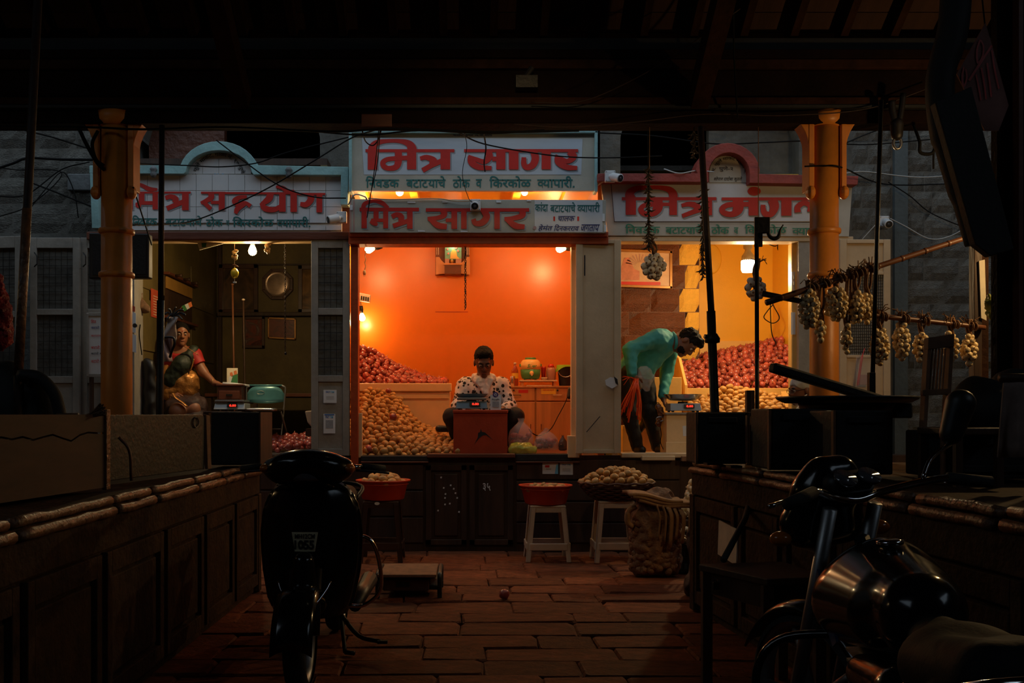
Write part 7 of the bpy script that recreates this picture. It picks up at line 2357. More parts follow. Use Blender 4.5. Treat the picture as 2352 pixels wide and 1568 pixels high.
def ms(x,y,z):
    """front end turned left about the steering head"""
    yy=y-.42
    return mp(x*math.cos(st)-yy*math.sin(st),.42+x*math.sin(st)+yy*math.cos(st),z)

wheel(mt,mp(0,-.62,.30),axm,.30,.05)
axf=(ms(1,.42,0)-ms(0,.42,0)).normalized()
wheel(mt,ms(0,.70,.30),axf,.30,.042)
NP=lambda*a:np.array(mp(*a))
body('fuel_tank',[rc(NP(0,-.14,.745),NP(0,.18,.745),.105,.15,.06),rc(NP(-.06,.0,.72),NP(-.08,.22,.71),.09,.115,.05),rc(NP(.06,.0,.72),NP(.08,.22,.71),.09,.115,.05),rc(NP(0,.24,.74),NP(0,.30,.76),.12,.08,.05)],'gloss',mt,.010)
MB().lathe([(.035,0),(.036,.01),(.02,.014)],mp(0,.10,.888),20,align(mp(0,0,1)-mp(0,0,0))).build('filler_cap','chrome',mt,True)
for s in(-1,1):
    MB().prism([mp(s*.155,.28,.80),mp(s*.165,.30,.74),mp(s*.15,.16,.60),mp(s*.145,.13,.62)],(mp(s,0,0)-mp(0,0,0))*.008).build('tank_stripe',mat('slate_blue_decal',(.03,.06,.12),.3,var=0),mt)
    body('side_panel',[rc(NP(s*.10,-.30,.60),NP(s*.12,-.05,.58),.06,.05,.04),rc(NP(s*.10,-.55,.60),NP(s*.10,-.30,.58),.035,.05,.04)],'gloss',mt,.012)
body('seat',[rc(NP(0,-.20,.71),NP(0,-.42,.69),.055,.09,.06),rc(NP(-.06,-.42,.69),NP(-.05,-.74,.745),.07,.07,.06),rc(NP(.06,-.42,.69),NP(.05,-.74,.745),.07,.07,.06)],'satin',mt,.012)
MB().tube(smooth_path([mp(-.12,-.62,.70),mp(-.15,-.80,.74),mp(-.10,-.95,.79),mp(0,-.98,.80),mp(.10,-.95,.79),mp(.15,-.80,.74),mp(.12,-.62,.70)],5),.013,8).build('grab_rail','chrome',mt,True)
body('tail_cowl',[rc(NP(0,-.70,.66),NP(0,-.98,.71),.08,.05,.05)],'gloss',mt,.012)
MB().box(mp(0,-1.03,.71),(.12,.03,.06),Rm_ @ lean).build('tail_lamp','redlens',mt,bevel=.01)
body('rear_mudguard',[rc(NP(0,-.80,.66),NP(0,-1.0,.52),.05,.045,.04)],'black',mt,.012)
NS=lambda*a:np.array(ms(*a))
body('headlamp_cowl',[rc(NS(-.05,.56,1.0),NS(.05,.56,1.0),.075,.075,.05),rc(NS(-.07,.60,.90),NS(.07,.60,.90),.075,.075,.05),rc(NS(-.03,.54,1.06),NS(.03,.54,1.06),.055,.055,.04)],'gloss',mt,.010)
MB().ell(ms(0,.665,.93),(.085,.03,.075),None,16,10).build('headlamp_lens','lens',mt,True)
MB().b2((0,0,0),(.001,.001,.001))if False else None
body('instrument_pod',[rc(NS(-.05,.46,1.03),NS(.05,.46,1.03),.04,.04,.03)],'black',mt,.010)
for s in(-1,1):
    MB().lathe([(.034,0),(.036,.012)],ms(s*.045,.425,1.045),18,align(ms(0,.3,1.2)-ms(0,.425,1.045))).build('dial','lens',mt,True)
MB().tube(smooth_path([ms(-.36,.28,1.01),ms(-.24,.32,1.03),ms(-.10,.42,1.0),ms(0,.43,.98),ms(.10,.42,1.0),ms(.24,.32,1.03),ms(.36,.28,1.01)],5),.012,8).build('handlebar','chrome',mt,True)
for s in(-1,1):
    MB().tube([ms(s*.245,.318,1.03),ms(s*.37,.275,1.008)],.018,12).build('grip','rubber',mt,True)
    MB().tube(smooth_path([ms(s*.20,.37,1.02),ms(s*.28,.375,1.01),ms(s*.38,.345,1.0)],4),.007,6).build('brake_lever','chrome',mt,True)
    if s>0:
        MB().tube(smooth_path([ms(s*.19,.36,1.03),ms(s*.24,.37,1.09),ms(s*.31,.36,1.13)],4),.007,6).build('mirror_stalk','chrome',mt,True)
        body('mirror',[rc(NS(s*.31,.355,1.16),NS(s*.345,.345,1.25),.035,.045,.02)],'black',mt,.009)
    MB().tube([ms(s*.085,.45,.96),ms(s*.085,.70,.30)],.022,10).build('fork_leg','dullsteel',mt,True)
    MB().tube([ms(s*.07,.58,.88),ms(s*.17,.56,.87)],.009,6).build('indicator_stalk','black',mt)
    MB().ell(ms(s*.19,.56,.87),(.035,.03,.024),None,12,8).build('indicator','amberlens',mt,True)
    MB().tube([mp(s*.10,-.80,.72),mp(s*.17,-.82,.71)],.008,6).build('indicator_stalk','black',mt)
    MB().ell(mp(s*.19,-.82,.71),(.035,.03,.024),None,12,8).build('indicator','amberlens',mt,True)
    MB().tube(smooth_path([mp(s*.06,.22,.62),mp(s*.26,.30,.60),mp(s*.345,.31,.52),mp(s*.345,.31,.40),mp(s*.24,.30,.32),mp(s*.06,.20,.30)],6),.013,8).build('leg_guard','gloss',mt,True)
    MB().tube([mp(s*.06,-.10,.30),mp(s*.22,-.10,.30)],.016,8).build('footrest','rubber',mt,True)
MB().grid(lambda u,v:ms((v-.5)*.11,.70-.335*math.cos(math.radians(20+130*u)),.30+.335*math.sin(math.radians(20+130*u))-.03*(2*v-1)**2),14,6).build('front_mudguard','gloss',mt,True,solid=.008)
body('engine',[rc(NP(0,.10,.34),NP(0,-.12,.34),.12,.12,.04),rc(NP(0,.16,.40),NP(0,.22,.58),.085,.075,.03)],'iron',mt,.014)
for k in range(5):
    MB().box(mp(0,.19,.44+k*.032),(.20,.17,.008),Rm_ @ lean).build('cooling_fin','dullsteel',mt)
MB().tube(smooth_path([mp(.05,.28,.50),mp(.10,.32,.34),mp(.12,.10,.22),mp(.14,-.30,.26),mp(.15,-.85,.36)],6),[.018]*13+[.022,.03,.04,.045,.048,.048,.048,.048,.048,.046,.044,.042][:12],10).build('exhaust','black',mt,True)
MB().tube([mp(0,.42,.86),mp(0,.10,.66),mp(0,-.25,.62),mp(0,-.80,.74)],.025,8).build('frame_tube','black',mt)
MB().tube([mp(0,.40,.80),mp(0,.28,.36),mp(0,-.2,.22),mp(0,-.30,.55)],.022,8).build('frame_tube','black',mt)
for s in(-1,1):
    MB().tube([mp(s*.08,-.22,.34),mp(s*.09,-.62,.30)],.020,8).build('swing_arm','black',mt)
    MB().tube([mp(s*.11,-.60,.34),mp(s*.11,-.45,.66)],.026,10).build('shock_absorber','chrome',mt,True)
MB().tube(smooth_path([mp(-.10,-.05,.26),mp(-.20,-.02,.12)],4)+[Vector((mp(-.26,0,.0).x,mp(-.26,0,0).y,.012))],.012,8).build('side_stand','iron',mt,True)
# ================================================================== poles, onion strings and clutter on the dark counters
CLH,CRH=.88,.93

def pole(name,label,pts,r,m,cat='pole',parts=()):
    t=thing(name,label,cat,pts[-1])
    MB().tube(pts,r,12).build('shaft',m,t,True)
    return t

# leaning iron pole with collar in front of the yellow stall; it stands on the right counter
ip=pole('iron_pole','leaning iron pole with a clamp collar in front of the yellow stall',[P(1609,292,6.45),P(1634,720,6.2)],.021,'rust')
MB().tube([P(1633,715,6.2),P(1642,948,6.1),Vector((P(1644,1000,6.05).x,6.08,CRH))],.028,12).build('lower_sleeve','iron',ip,True)
MB().lathe([(.028,-.03),(.046,-.026),(.048,0),(.04,.012),(.03,.03)],P(1636,777,6.18),16).build('clamp_collar','iron',ip,True)
MB().tube([P(1618,772,6.16),P(1636,776,6.17)],.014,8).build('clamp_bolt','iron',ip)
# thin pole with plate and hook
hp=pole('hook_pole','thin black pole with a flat plate and a curved scale hook',[P(1738,560,6.1),P(1739,948,6.05),Vector((P(1740,990,6.0).x,6.0,CRH))],.013,'iron')
MB().prism([P(1734,498,6.1),P(1769,498,6.1),P(1769,534,6.1),P(1752,536,6.1),P(1752,566,6.1),P(1734,566,6.1)],(0,.02,0)).build('top_plate','iron',hp,bevel=.003)
MB().tube(smooth_path([P(1764,533,6.1),P(1768,543,6.1),P(1778,548,6.1),P(1788,543,6.1),P(1792,528,6.1),P(1799,516,6.1)],6),[.012]*20+[.011,.010,.009,.008,.007,.006,.005,.005,.004,.004,.004][:11],8).build('scale_hook','iron',hp,True)
MB().tube([P(1748,945,6.04),P(1734,945,6.04)],.008,8).build('wing_nut','iron',hp)
tag(MB().b2((X(1716,6.0),6.0,CRH),(X(1734,6.0),6.05,H(896,6.0))).build('timber_post','dkwood',None,bevel=.004),'short square timber post beside the hook pole','post')
# black pole by the woman and tall pole at the far left
bp=pole('black_pole','slim black pole standing before the dim stall beside the ochre column',[P(372,288,7.05),P(369,700,7.03)],.020,'iron')
MB().tube([P(369,690,7.03),P(367,950,7.02),Vector((P(367,960,7.0).x,7.0,CLH))],.027,12).build('lower_sleeve','iron',bp,True)
lp=pole('leaning_pipe','tall leaning steel pipe beside the white folding doors',[P(90,-60,4.9),P(66,420,4.75),P(42,860,4.65),Vector((P(40,900,4.6).x,4.6,CLH))],.020,'rust')
MB().tube([P(62,480,4.735),P(42,862,4.648)],.0215,12).build('worn_sleeve','ledge',lp,True)

# bamboo poles tied to a post, with strings of white onions
psx=P(2250,900,6.2)
pst_=thing('timber_post','tall timber post that holds the two bamboo onion poles','post',(psx.x,6.2,0))
MB().b2((X(2238,6.2),6.2,CRH),(X(2256,6.2),6.27,H(535,6.2)+.1)).build('post_body','dkwood',pst_,bevel=.004)
MB().b2((X(2256,6.2),6.22,CRH),(X(2275,6.2),6.30,H(545,6.2))).build('post_side','hallwood',pst_,bevel=.004)
MB().prism([P(2249,599,6.19),P(2262,596,6.19),P(2266,736,6.19),P(2254,730,6.19)],(0,.012,0)).build('paper_strip','paper2',pst_)
b1=thing('bamboo_pole','upper bamboo pole slanting up to the post and hung with onion strings','pole',P(1900,655,6.1))

def bamboo(t,a,b,r,nk):
    MB().tube([a.lerp(b,i/12)for i in range(13)],[r*(1-.15*i/12)for i in range(13)],12).build('bamboo_cane','bamboo',t,True)
    for k in range(nk):
        p=a.lerp(b,(k+.6)/nk)
        MB().lathe([(r*.98,-.008),(r*1.10,0),(r*.98,.008)],p,12,align(b-a),cap=False).build('cane_node','bamboo',t,True)

B1a,B1b=P(1760,695,5.9),P(2252,535,6.17)
bamboo(b1,B1a,B1b,.0185,9)
b2_=thing('bamboo_pole','lower bamboo pole nearly level and hung with onion strings','pole',P(2140,740,6.0))
B2a,B2b=P(1985,722,6.05),P(2262,752,6.18)
bamboo(b2_,B2a,B2b,.0165,5)
tag(MB().tube([P(1751,674,6.02),P(1842,692,5.95)],[.018,.016],8).build('wood_stick','dkwood',None,True),'short dark stick tied across the hook pole under the upper bamboo','stick')
on=lambda a,b,px:a.lerp(b,(px-(CX+a.x/a.y*F))/((CX+b.x/b.y*F)-(CX+a.x/a.y*F)))
specs=[(B1a,B1b,1858,662,52,96,'fat string of white onions nearest the tip of the upper bamboo',85,0),(B1a,B1b,1884,715,30,75,'thin low string of white onions behind the first fat one',67,.10),(B1a,B1b,1920,655,58,86,'broad string of white onions beside the knotted straw on the upper bamboo',96,0),(B1a,B1b,1945,740,30,76,'small low string of white onions between two broad ones',67,.12),(B1a,B1b,1966,665,46,84,'string of large white onions hung under the second knot of the upper bamboo',85,0),(B1a,B1b,1992,668,36,80,'string of white onions close to the thin black pole on the upper bamboo',73,.04),(B2a,B2b,2020,752,50,90,'string of large white onions at the inner end of the lower bamboo',90,0),(B2a,B2b,2070,738,42,92,'long dense string of white onions second on the lower bamboo',114,0),(B2a,B2b,2116,760,40,76,'round string of white onions beside the slatted chair back',79,0),(B2a,B2b,2184,758,40,80,'string of white onions half hidden behind the slatted chair back',79,0),(B2a,B2b,2226,765,40,78,'outermost string of white onions next to the timber post',90,0)]
for i,(a,b,px,py,w,h,lb,n,dy)in enumerate(specs):
    t0=on(a,b,px)
    Zs=t0.y+dy*0+.005
    strand(lb,px,py,Zs,w/2/F*Zs,h/F*Zs,n,'wonion',None,200+i,'onion string',None,None,t0+Vector((0,0,.02)))
    MB().tube([t0+align(b-a)@ Vector((.024*math.cos(t),.024*math.sin(t),.004*t))for t in np.linspace(0,12.6,22)],.006,5).build('straw_tie','straw',bpy.data.objects[[k for k in bpy.data.objects.keys()if k.startswith('bulb_string')][-1]],True)

# black boards and boxes on the right counter
def rbox(name,label,x0,x1,y0,y1,Z,d,m,cat,z0=None,edge=True):
    a,b=X(x0,Z),X(x1,Z)
    zt=H(y0,Z)
    zb=CRH+.022 if z0 is None else z0
    t=thing(name,label,cat,((a+b)/2,Z,zb))
    MB().b2((a,Z,zb),(b,Z+d,zt)).build('panel',m,t,bevel=.01)
    if edge:
        MB().b2((a-.012,Z-.012,zb),(a,Z+.02,zt)).build('edge_board','boardedge',t,bevel=.003)
        MB().b2((a+.06,Z-.012,zb+.03),(b-.06,Z,zb+.06)).build('lower_rail',m,t,bevel=.003)
        MB().b2((a+.06,Z-.012,zt-.06),(b-.06,Z,zt-.03)).build('upper_rail',m,t,bevel=.003)
    return t

rbox('wooden_crate','black painted crate on the right counter under the leaning iron pole',1602,1716,946,1055,5.7,.30,'blackpaint','crate')
fr_=thing('open_frame','narrow wooden frame standing between two black crates','frame',P(1733,1055,5.5))
for(x0,x1,y0,y1)in((1716,1720,946,1062),(1738,1742,946,1062),(1716,1742,946,955),(1727,1732,955,1062)):
    MB().b2((X(x0,5.5),5.5,max(H(y1,5.5),CRH+.022)),(X(x1,5.5),5.54,H(y0,5.5))).build('frame_bar','boardedge',fr_,bevel=.003)
rbox('wooden_crate','large black painted crate with a rounded lid on the right counter',1770,1905,938,1085,5.1,.36,'blackpaint','crate')
rbox('wooden_crate','third black crate standing behind the motorcycle mirror',1918,2052,942,1090,4.7,.36,'blackpaint','crate')
rbox('wooden_crate','low dark chest at the outer part of the right counter',2170,2420,990,1150,4.4,.4,'blackpaint','crate')
tr_=thing('round_tray','wide dark round tray resting on the large black crate','tray',P(1950,915,5.2))
MB().lathe([(.02,0),(.32,.0),(.36,.02),(.37,.035),(.35,.03),(.30,.012)],P(1960,925,5.28)+Vector((0,.1,0)),28).build('tray_dish','black',tr_,True)
MB().lathe([(.22,-.06),(.25,0)],P(1960,925,5.28)+Vector((0,.1,0)),24).build('tray_base','dkwood',tr_,True)
pk=thing('cart_handle','thick dark plank pointing up across the counter like a cart handle','plank',P(2030,915,5.3))
a_,b_=P(1772,843,5.15),P(2060,930,5.35)
d_=(b_-a_)
MB().box((a_+b_)/2,(.06,.05,d_.length),align(d_)).build('plank_body','blackpaint',pk,bevel=.012)
MB().box(b_+Vector((.02,0,-.03)),(.10,.08,.08)).build('end_block','blackpaint',pk,bevel=.01)
tp_=pole('counter_rod','thin black upright rod in front of the onion strings',[P(2024,230,5.6),P(2014,560,5.55),P(2003,905,5.5)],.012,'iron')
MB().b2((X(1996,5.5),5.49,CRH+.02),(X(2010,5.5),5.53,H(855,5.5))).build('rod_socket','iron',tp_,bevel=.003)
# slatted wooden chair standing behind the motorcycle
sc3=thing('slatted_chair','wooden chair with a slatted back raised behind the motorcycle','chair',P(2160,1000,4.55))
ZQ=4.55
for(x0,x1,y0,y1)in((2125,2134,775,985),(2176,2185,768,985)):
    MB().prism([P(x0+8,y0,ZQ+.03),P(x1+8,y0,ZQ+.03),P(x1-4,y1,ZQ),P(x0-4,y1,ZQ)],(0,.05,0)).build('back_post','boardedge',sc3,bevel=.004)
MB().prism([P(2133,775,ZQ+.02),P(2193,766,ZQ+.02),P(2192,796,ZQ+.02),P(2132,802,ZQ+.02)],(0,.04,0)).build('top_rail','boardedge',sc3,bevel=.004)
for i in range(5):
    xs=2143+i*7
    MB().prism([P(xs,800,ZQ+.03),P(xs+2.6,800,ZQ+.03),P(xs-5,900,ZQ+.01),P(xs-7.6,900,ZQ+.01)],(0,.012,0)).build('back_slat','boardedge',sc3)
MB().prism([P(2120,895,ZQ+.01),P(2180,892,ZQ+.01),P(2180,906,ZQ+.01),P(2120,908,ZQ+.01)],(0,.03,0)).build('lower_rail','boardedge',sc3,bevel=.003)
MB().b2((X(2112,ZQ),ZQ-.36,CRH+.22),(X(2186,ZQ)+.12,ZQ+.03,CRH+.25)).build('seat','dkwood',sc3,bevel=.006)
for(px,y)in((2118,ZQ-.33),(2205,ZQ-.33),(2124,ZQ+.02),(2205,ZQ+.02)):
    MB().b2((X(px,ZQ)-.015,y-.015,CRH+.0),(X(px,ZQ)+.015,y+.015,CRH+.22)).build('leg','dkwood',sc3)
tag(body('cloth_bundle',[rc(A(2250,930,4.75),A(2300,960,4.7),.14,.16),rc(A(2330,900,4.9),A(2360,960,4.8),.12,.2)],'blackpaint',None,.025,cuts=[((0,0,CRH+.16),(0,0,-1))],wrinkle=.03,wf=7),'black cloth bundle heaped on the outer crate','bundle')
wcl=tag(MB().grid(lambda u,v:P(2306+70*u-14*v*(1-u),869+181*v,3.9+.03*math.sin(u*9)*v),12,8).build('white_cloth',mat('soiled_white_cloth',(.26,.19,.16),.8,var=.3),None,True,solid=.008),'soiled white cloth hanging over the outer edge of the stall','cloth')
rl_=thing('cloth_rail','wooden rail from which the soiled white cloth hangs','rail',P(2420,900,3.92))
MB().tube([P(2296,868,3.905),P(2420,868,3.905)],.018,8).build('rail_bar','dkwood',rl_,True)
MB().b2((X(2412,3.9),3.88,0),(X(2424,3.9),3.93,H(860,3.9))).build('rail_post','dkwood',rl_)
rgt=thing('stall_upright','broad dark upright board at the outer side of the onion stall','board',P(2330,1100,5.0))
MB().b2((X(2290,5.2),5.2,0),(X(2460,5.2),5.26,5.0)).build('upright_board','beam',rgt)
MB().b2((X(2338,5.15),5.14,0),(X(2348,5.15),5.2,5.0)).build('edge_batten','redwood',rgt)
gp=tag(body('leafy_bunch',[rc(A(2274,690,6.0),A(2280,720,6.0),.03,.035)],'leafy',None,.01,wrinkle=.025,wf=30),'small bunch of yellow-green leaves tied to the timber post','leaves')
# dark slab, propped beam and placard hanging under the roof at the right
slb=tag(MB().prism([P(2148,235,5.0),P(2232,198,5.0),P(2330,572,5.0),P(2276,588,5.0),P(2240,560,5.0)],(0,.06,0)).build('hanging_board','blackpaint',None,bevel=.006),'big dark board hanging aslant under the roof by the placard','board')
bm_=thing('roof_strut','dark bent timber strut coming down from the roof beside the placard','strut',P(2165,300,5.1))
MB().tube(smooth_path([P(2200,-120,5.1),P(2190,60,5.1),P(2160,180,5.1),P(2168,300,5.1),P(2200,420,5.1),P(2240,560,5.08)],6),[.075]*10+[.07]*10+[.06]*6+[.05]*5,10).build('strut_body','blackpaint',bm_,True)
plc=thing('placard','tilted pale placard with red brush marks under the roof','placard',P(2270,310,5.2))
MB().prism([P(2264,52,5.18),P(2317,242,5.18),P(2294,300,5.18),P(2262,300,5.18),P(2198,170,5.18)],(0,.008,0)).build('placard_sheet',mat('dusty_pink_card',(.30,.14,.12),.8,var=.2),plc)
fpl=tr(2080,0,.268,5.175)
mb=MB()
for q_ in([(640,340,14),(612,430,16),(620,540,16),(660,480,14),(668,400,12),(645,345,12)],[(500,575,14),(485,660,16),(500,740,14),(525,660,14),(515,590,12)],[(740,390,18),(640,540,20),(545,690,20)],[(700,540,14),(720,700,16),(735,830,14)],[(740,430,14),(765,600,16),(800,760,14)],[(650,580,14),(675,720,16),(690,850,14)],[(605,640,12),(630,760,14),(645,860,12)]):
    ribbon(mb,q_,fpl)
mb.build('red_brush_marks','red',plc)
tag(MB().tube([P(2262,56,5.19),P(2250,-60,5.3)],.004,6).build('placard_string','wire',None),'string that ties the tilted placard to the roof','string')
pul=thing('pulley_hook','dark pulley block with a ring hanging from the eave beam','pulley',P(2060,320,6.9))
MB().tube(smooth_path([P(2048,232,6.95),P(2050,255,6.95),P(2056,285,6.95)],4),.025,8).build('strap','iron',pul,True)
MB().tube(smooth_path([P(2075,215,6.95),P(2070,255,6.95),P(2064,285,6.95)],4),.022,8).build('strap','iron',pul,True)
body('block',[rc(A(2060,285,6.95),A(2060,310,6.95),.045,.04)],'iron',pul,.012)
MB().tube([P(2061+9*math.cos(t),328+14*math.sin(t),6.95)for t in np.linspace(0,6.28,16,endpoint=False)],.010,6,closed=True).build('ring','dullsteel',pul,True)
# small table, leaning stick, propped door and papers along the right counter
tbl=thing('low_table','low dark wooden table with a padlock beside the right counter','table',P(1715,1320,4.4))
tq=H(1312,4.4)
tv_=[Vector((1.08,4.62,tq)),Vector((1.27,4.20,tq)),Vector((1.54,4.25,tq)),Vector((1.50,4.70,tq))]
MB().prism(tv_,(0,0,-.03)).build('table_top','dkwood',tbl,bevel=.004)
MB().prism([tv_[0]+Vector((.02,.02,-.03)),tv_[1]+Vector((0,.03,-.03)),tv_[2]+Vector((-.02,.03,-.03)),tv_[3]+Vector((0,-.02,-.03))],(0,0,-.10)).build('apron','dkwood',tbl)
for v_ in tv_:
    c_=(tv_[0]+tv_[1]+tv_[2]+tv_[3])/4
    q_=v_.lerp(c_,.12)
    MB().b2((q_.x-.022,q_.y-.022,0),(q_.x+.022,q_.y+.022,tq-.03)).build('leg','dkwood',tbl)
MB().box(P(1645,1345,4.5),(.03,.015,.035)).build('padlock','iron',tbl,bevel=.004)
MB().tube([P(1645+4*math.cos(t),1334-6*math.sin(t),4.5)for t in np.linspace(0,math.pi,8)],.004,6).build('shackle','chrome',tbl)
tag(MB().tube([P(1662,1285,4.6),P(1712,1190,5.2),P(1722,1150,5.5)],.016,8).build('leaning_batten','blackpaint',None,True),'dark batten leaning from the low table against the right counter','batten')
tag(MB().prism([Vector((1.46+(6.35-y_)*.0861-.026,y_,z_))for y_,z_ in((5.82,.42),(5.52,.40),(5.50,.60),(5.80,.62))],(-.008,0,0)).build('pasted_paper','paper2',None),'torn pale paper pasted on the front of the right counter','paper')
MB().b2((1.35,5.9,CRH-.02),(1.50,6.2,CRH+.02))
for i,px in enumerate((1632,1686)):
    z_=5.6-i*.3
    o=MB().box((P(px,0,z_).x,z_,CRH+.03),(.06,.10,.012)).build('hinge_plate','iron',None)
    o.parent=ctr[0]

# left counter: boards, crate, bags
lb1=thing('cracked_chest','brown wooden chest with a long crack across its front on the left counter','chest',P(120,1150,4.2))
A1,B1=Vector((-1.77,3.70,CLH+.022)),Vector((-1.66,4.57,CLH+.022))
u_=(B1-A1)
jag=[0,.01,.0,.008,-.006,.004,.012,-.004,-.018,.006,.016,.012,.010]
for(z0,z1,top)in((0,.235,False),(.243,.335,True)):
    prof=[]
    n_=len(jag)
    lo_=[A1+u_*(i/(n_-1))+Vector((0,0,(z0+(jag[i]if top else 0))))for i in range(n_)]
    hi_=[A1+u_*(i/(n_-1))+Vector((0,0,(z1+(0 if top else jag[i]))))for i in range(n_)]
    MB().prism(lo_+hi_[::-1],(-.03,0,0)).build('front_plank',mat('warm_brown_plank',(.075,.036,.018),.7,var=.4,scale=8,stretch=(1,.2,1)),lb1)
MB().prism([A1+Vector((-.03,0,0)),B1+Vector((-.03,0,0)),B1+Vector((-.03,0,.32)),A1+Vector((-.03,0,.32))],(-.5,0,0)).build('chest_body','dkwood',lb1)
MB().b2((B1.x-.01,B1.y+.0,CLH+.01),(B1.x+.012,B1.y+.05,H(940,4.6))).build('corner_strip','ledge',lb1,bevel=.003)
lb2=thing('metal_panel','dark green sheet metal panel with rounded corners on the left counter','panel',P(355,1100,5.5))
pts_=[(0,0),(1,0),(1,.92),(.985,.98),(.96,1),(0,1)]
A2,B2=Vector((-1.80,5.0,CLH+.022)),Vector((-1.60,6.1,CLH+.022))
hp_=H(952,5.5)-CLH-.022
MB().prism([A2+(B2-A2)*a+Vector((0,0,hp_*b))for a,b in pts_],(-.025,.005,0)).build('sheet','greenblack',lb2,bevel=.004)
MB().tube([A2+(B2-A2)*(.88+.035*math.cos(t))+Vector((.006,0,hp_*(.86+.09*math.sin(t))))for t in np.linspace(0,6.28,16,endpoint=False)],.004,5,closed=True).build('pressed_ring','greenblack',lb2)
MB().prism([B2+Vector((0,0,0)),B2+Vector((.01,.05,0)),B2+Vector((.0,.05,hp_*.98)),B2+Vector((-.01,0,hp_))],(.02,0,0)).build('edge_strip','boardedge',lb2,bevel=.003)
MB().tube(smooth_path([A2+Vector((.05,.02,.22)),A2+Vector((.10,.03,.15)),A2+Vector((.11,.03,.0))],5),.008,6).build('bent_wire','bamboo',lb2,True)
bx3=rbox('wooden_crate','black crate at the end of the left counter below the grey scale',484,598,946,1060,6.55,.35,'blackpaint','crate',CLH+.022,False)
MB().b2((X(596,6.55),6.53,CLH+.022),(X(600,6.55),6.92,H(946,6.55))).build('edge_board','dkwood',bx3)
bg_=thing('covered_bundle','two black tarpaulin-covered bundles on the left counter','bundle',P(60,960,4.7))
body('tarpaulin',[rc(A(10,880,4.8),A(20,960,4.8),.11,.16),rc(A(40,900,4.75),A(60,960,4.75),.09,.13),rc(A(85,895,4.7),A(110,960,4.75),.07,.09)],'blackpaint',bg_,.02,cuts=[((0,0,CLH+.02),(0,0,-1))],wrinkle=.02,wf=9)
MB().tube(smooth_path([P(46,862,4.62),P(90,868,4.6),P(125,905,4.6),P(140,960,4.6)],5),.03,8).build('rope_hem','blackpaint',bg_,True)
brs=thing('straw_brush','frayed straw brush lying on the chest beside the corner strip','brush',P(215,965,4.45))
r=random.Random(2)
mb=MB()
for k in range(26):
    mb.tube([P(175+r.uniform(-3,3),962,4.5),P(205+r.uniform(-4,4),955+r.uniform(-6,5),4.5),P(236+r.uniform(-10,8),940+r.uniform(-14,14),4.48)],.004,4)
o=mb.build('bristles','straw',brs)
o['kind']='stuff'
MB().tube([P(130,962,4.5),P(180,960,4.5)],.025,8).build('brush_handle','dkwood',brs,True)
tgl=tag(body('red_tinsel',[rc(A(-12,640,5.0),A(0,720,5.0),.035,.05),rc(A(0,720,5.0),A(4,785,5.0),.055,.045)],'rug',None,.012,wrinkle=.02,wf=40),'red sequined tassel hanging at the edge of the left stall','tassel')
tag(MB().tube([P(-14,645,5.0),P(-20,300,5.1),P(-20,-60,5.2)],.005,6).build('tassel_cord','wire',None),'cord that holds the red sequined tassel','cord')

# ================================================================== chilli garlands, cameras, overhead wires
def garland(label,px,y0,y1,Z,seed):
    r=random.Random(seed)
    t=thing('chilli_garland',label,'garland',P(px,y1,Z))
    MB().tube([P(px,y0,Z),P(px+1,(y0+y1)/2,Z),P(px,y1,Z)],.004,5).build('string','wire',t)
    lf=MB().tube([(0,0,0),(.022,0,-.014),(.046,0,-.010)],[.005,.006,.001],5).mesh('dried_chilli','chili',True)
    y=y0+10
    while y<y1-3:
        for s in(0,1,2):
            o=bpy.data.objects.new('dried_chilli',lf)
            o.location=P(px+r.uniform(-1,1),y+r.uniform(-2,2),Z)
            o.rotation_euler=(r.uniform(-.5,.5),r.uniform(-.2,.9),s*2.1+r.uniform(-.5,.5))
            k=r.uniform(.8,1.3)
            o.scale=(k,k,k)
            o.parent=t
            o.matrix_parent_inverse=INV[t.name]
            COL.objects.link(o)
        y+=7.5
    return t

garland('long dried chilli garland hanging above the garlic before the pink print',1489,375,575,7.12,1)
garland('dried chilli garland hanging beside the leaning iron pole',1614,420,640,7.12,2)
garland('short chilli garland hanging from the beam left of the leaning pole',1594,292,365,7.12,3)
tag(MB().tube([P(1489,380,7.12),P(1488,293,7.12)],.003,5).build('hanging_string','wire',None),'thread from the beam to the long chilli garland','string')
tag(MB().tube([P(1614,424,7.12),P(1613,293,7.12)],.003,5).build('hanging_string','wire',None),'thread from the beam to the garland beside the iron pole','string')

def cctv(label,px,py,Z,d,s=1.0):
    p=P(px,py,Z)
    t=thing('security_camera',label,'camera',p)
    MB().b2(p+Vector((-.045*s,.0,-.05*s)),p+Vector((.045*s,.05,.05*s))).build('junction_box','camwhite',t,bevel=.006)
    d=Vector(d).normalized()
    e=p+Vector((0,-.005,-.005))
    R_=align(d)
    MB().lathe([(.016,-.01),(.016,.03)],e,12,R_).build('swivel','camwhite',t,True)
    MB().lathe([(.030,.02),(.036,.03),(.036,.12),(.038,.125),(.034,.13)],e,20,R_).build('camera_barrel','camwhite',t,True)
    MB().lathe([(.030,.1305),(.001,.1310)],e,18,R_,cap=False).build('lens_window','black',t)
    MB().lathe([(.012,.131),(.010,.134)],e,12,R_).build('lens','lens',t)
    for(i,j)in((-1,-1),(1,-1),(1,1),(-1,1)):
        MB().lathe([(.004,0),(.004,.004)],p+Vector((i*.036*s,.0,j*.040*s)),6,align((0,-1,0))).build('screw','dullsteel',t)
    return t

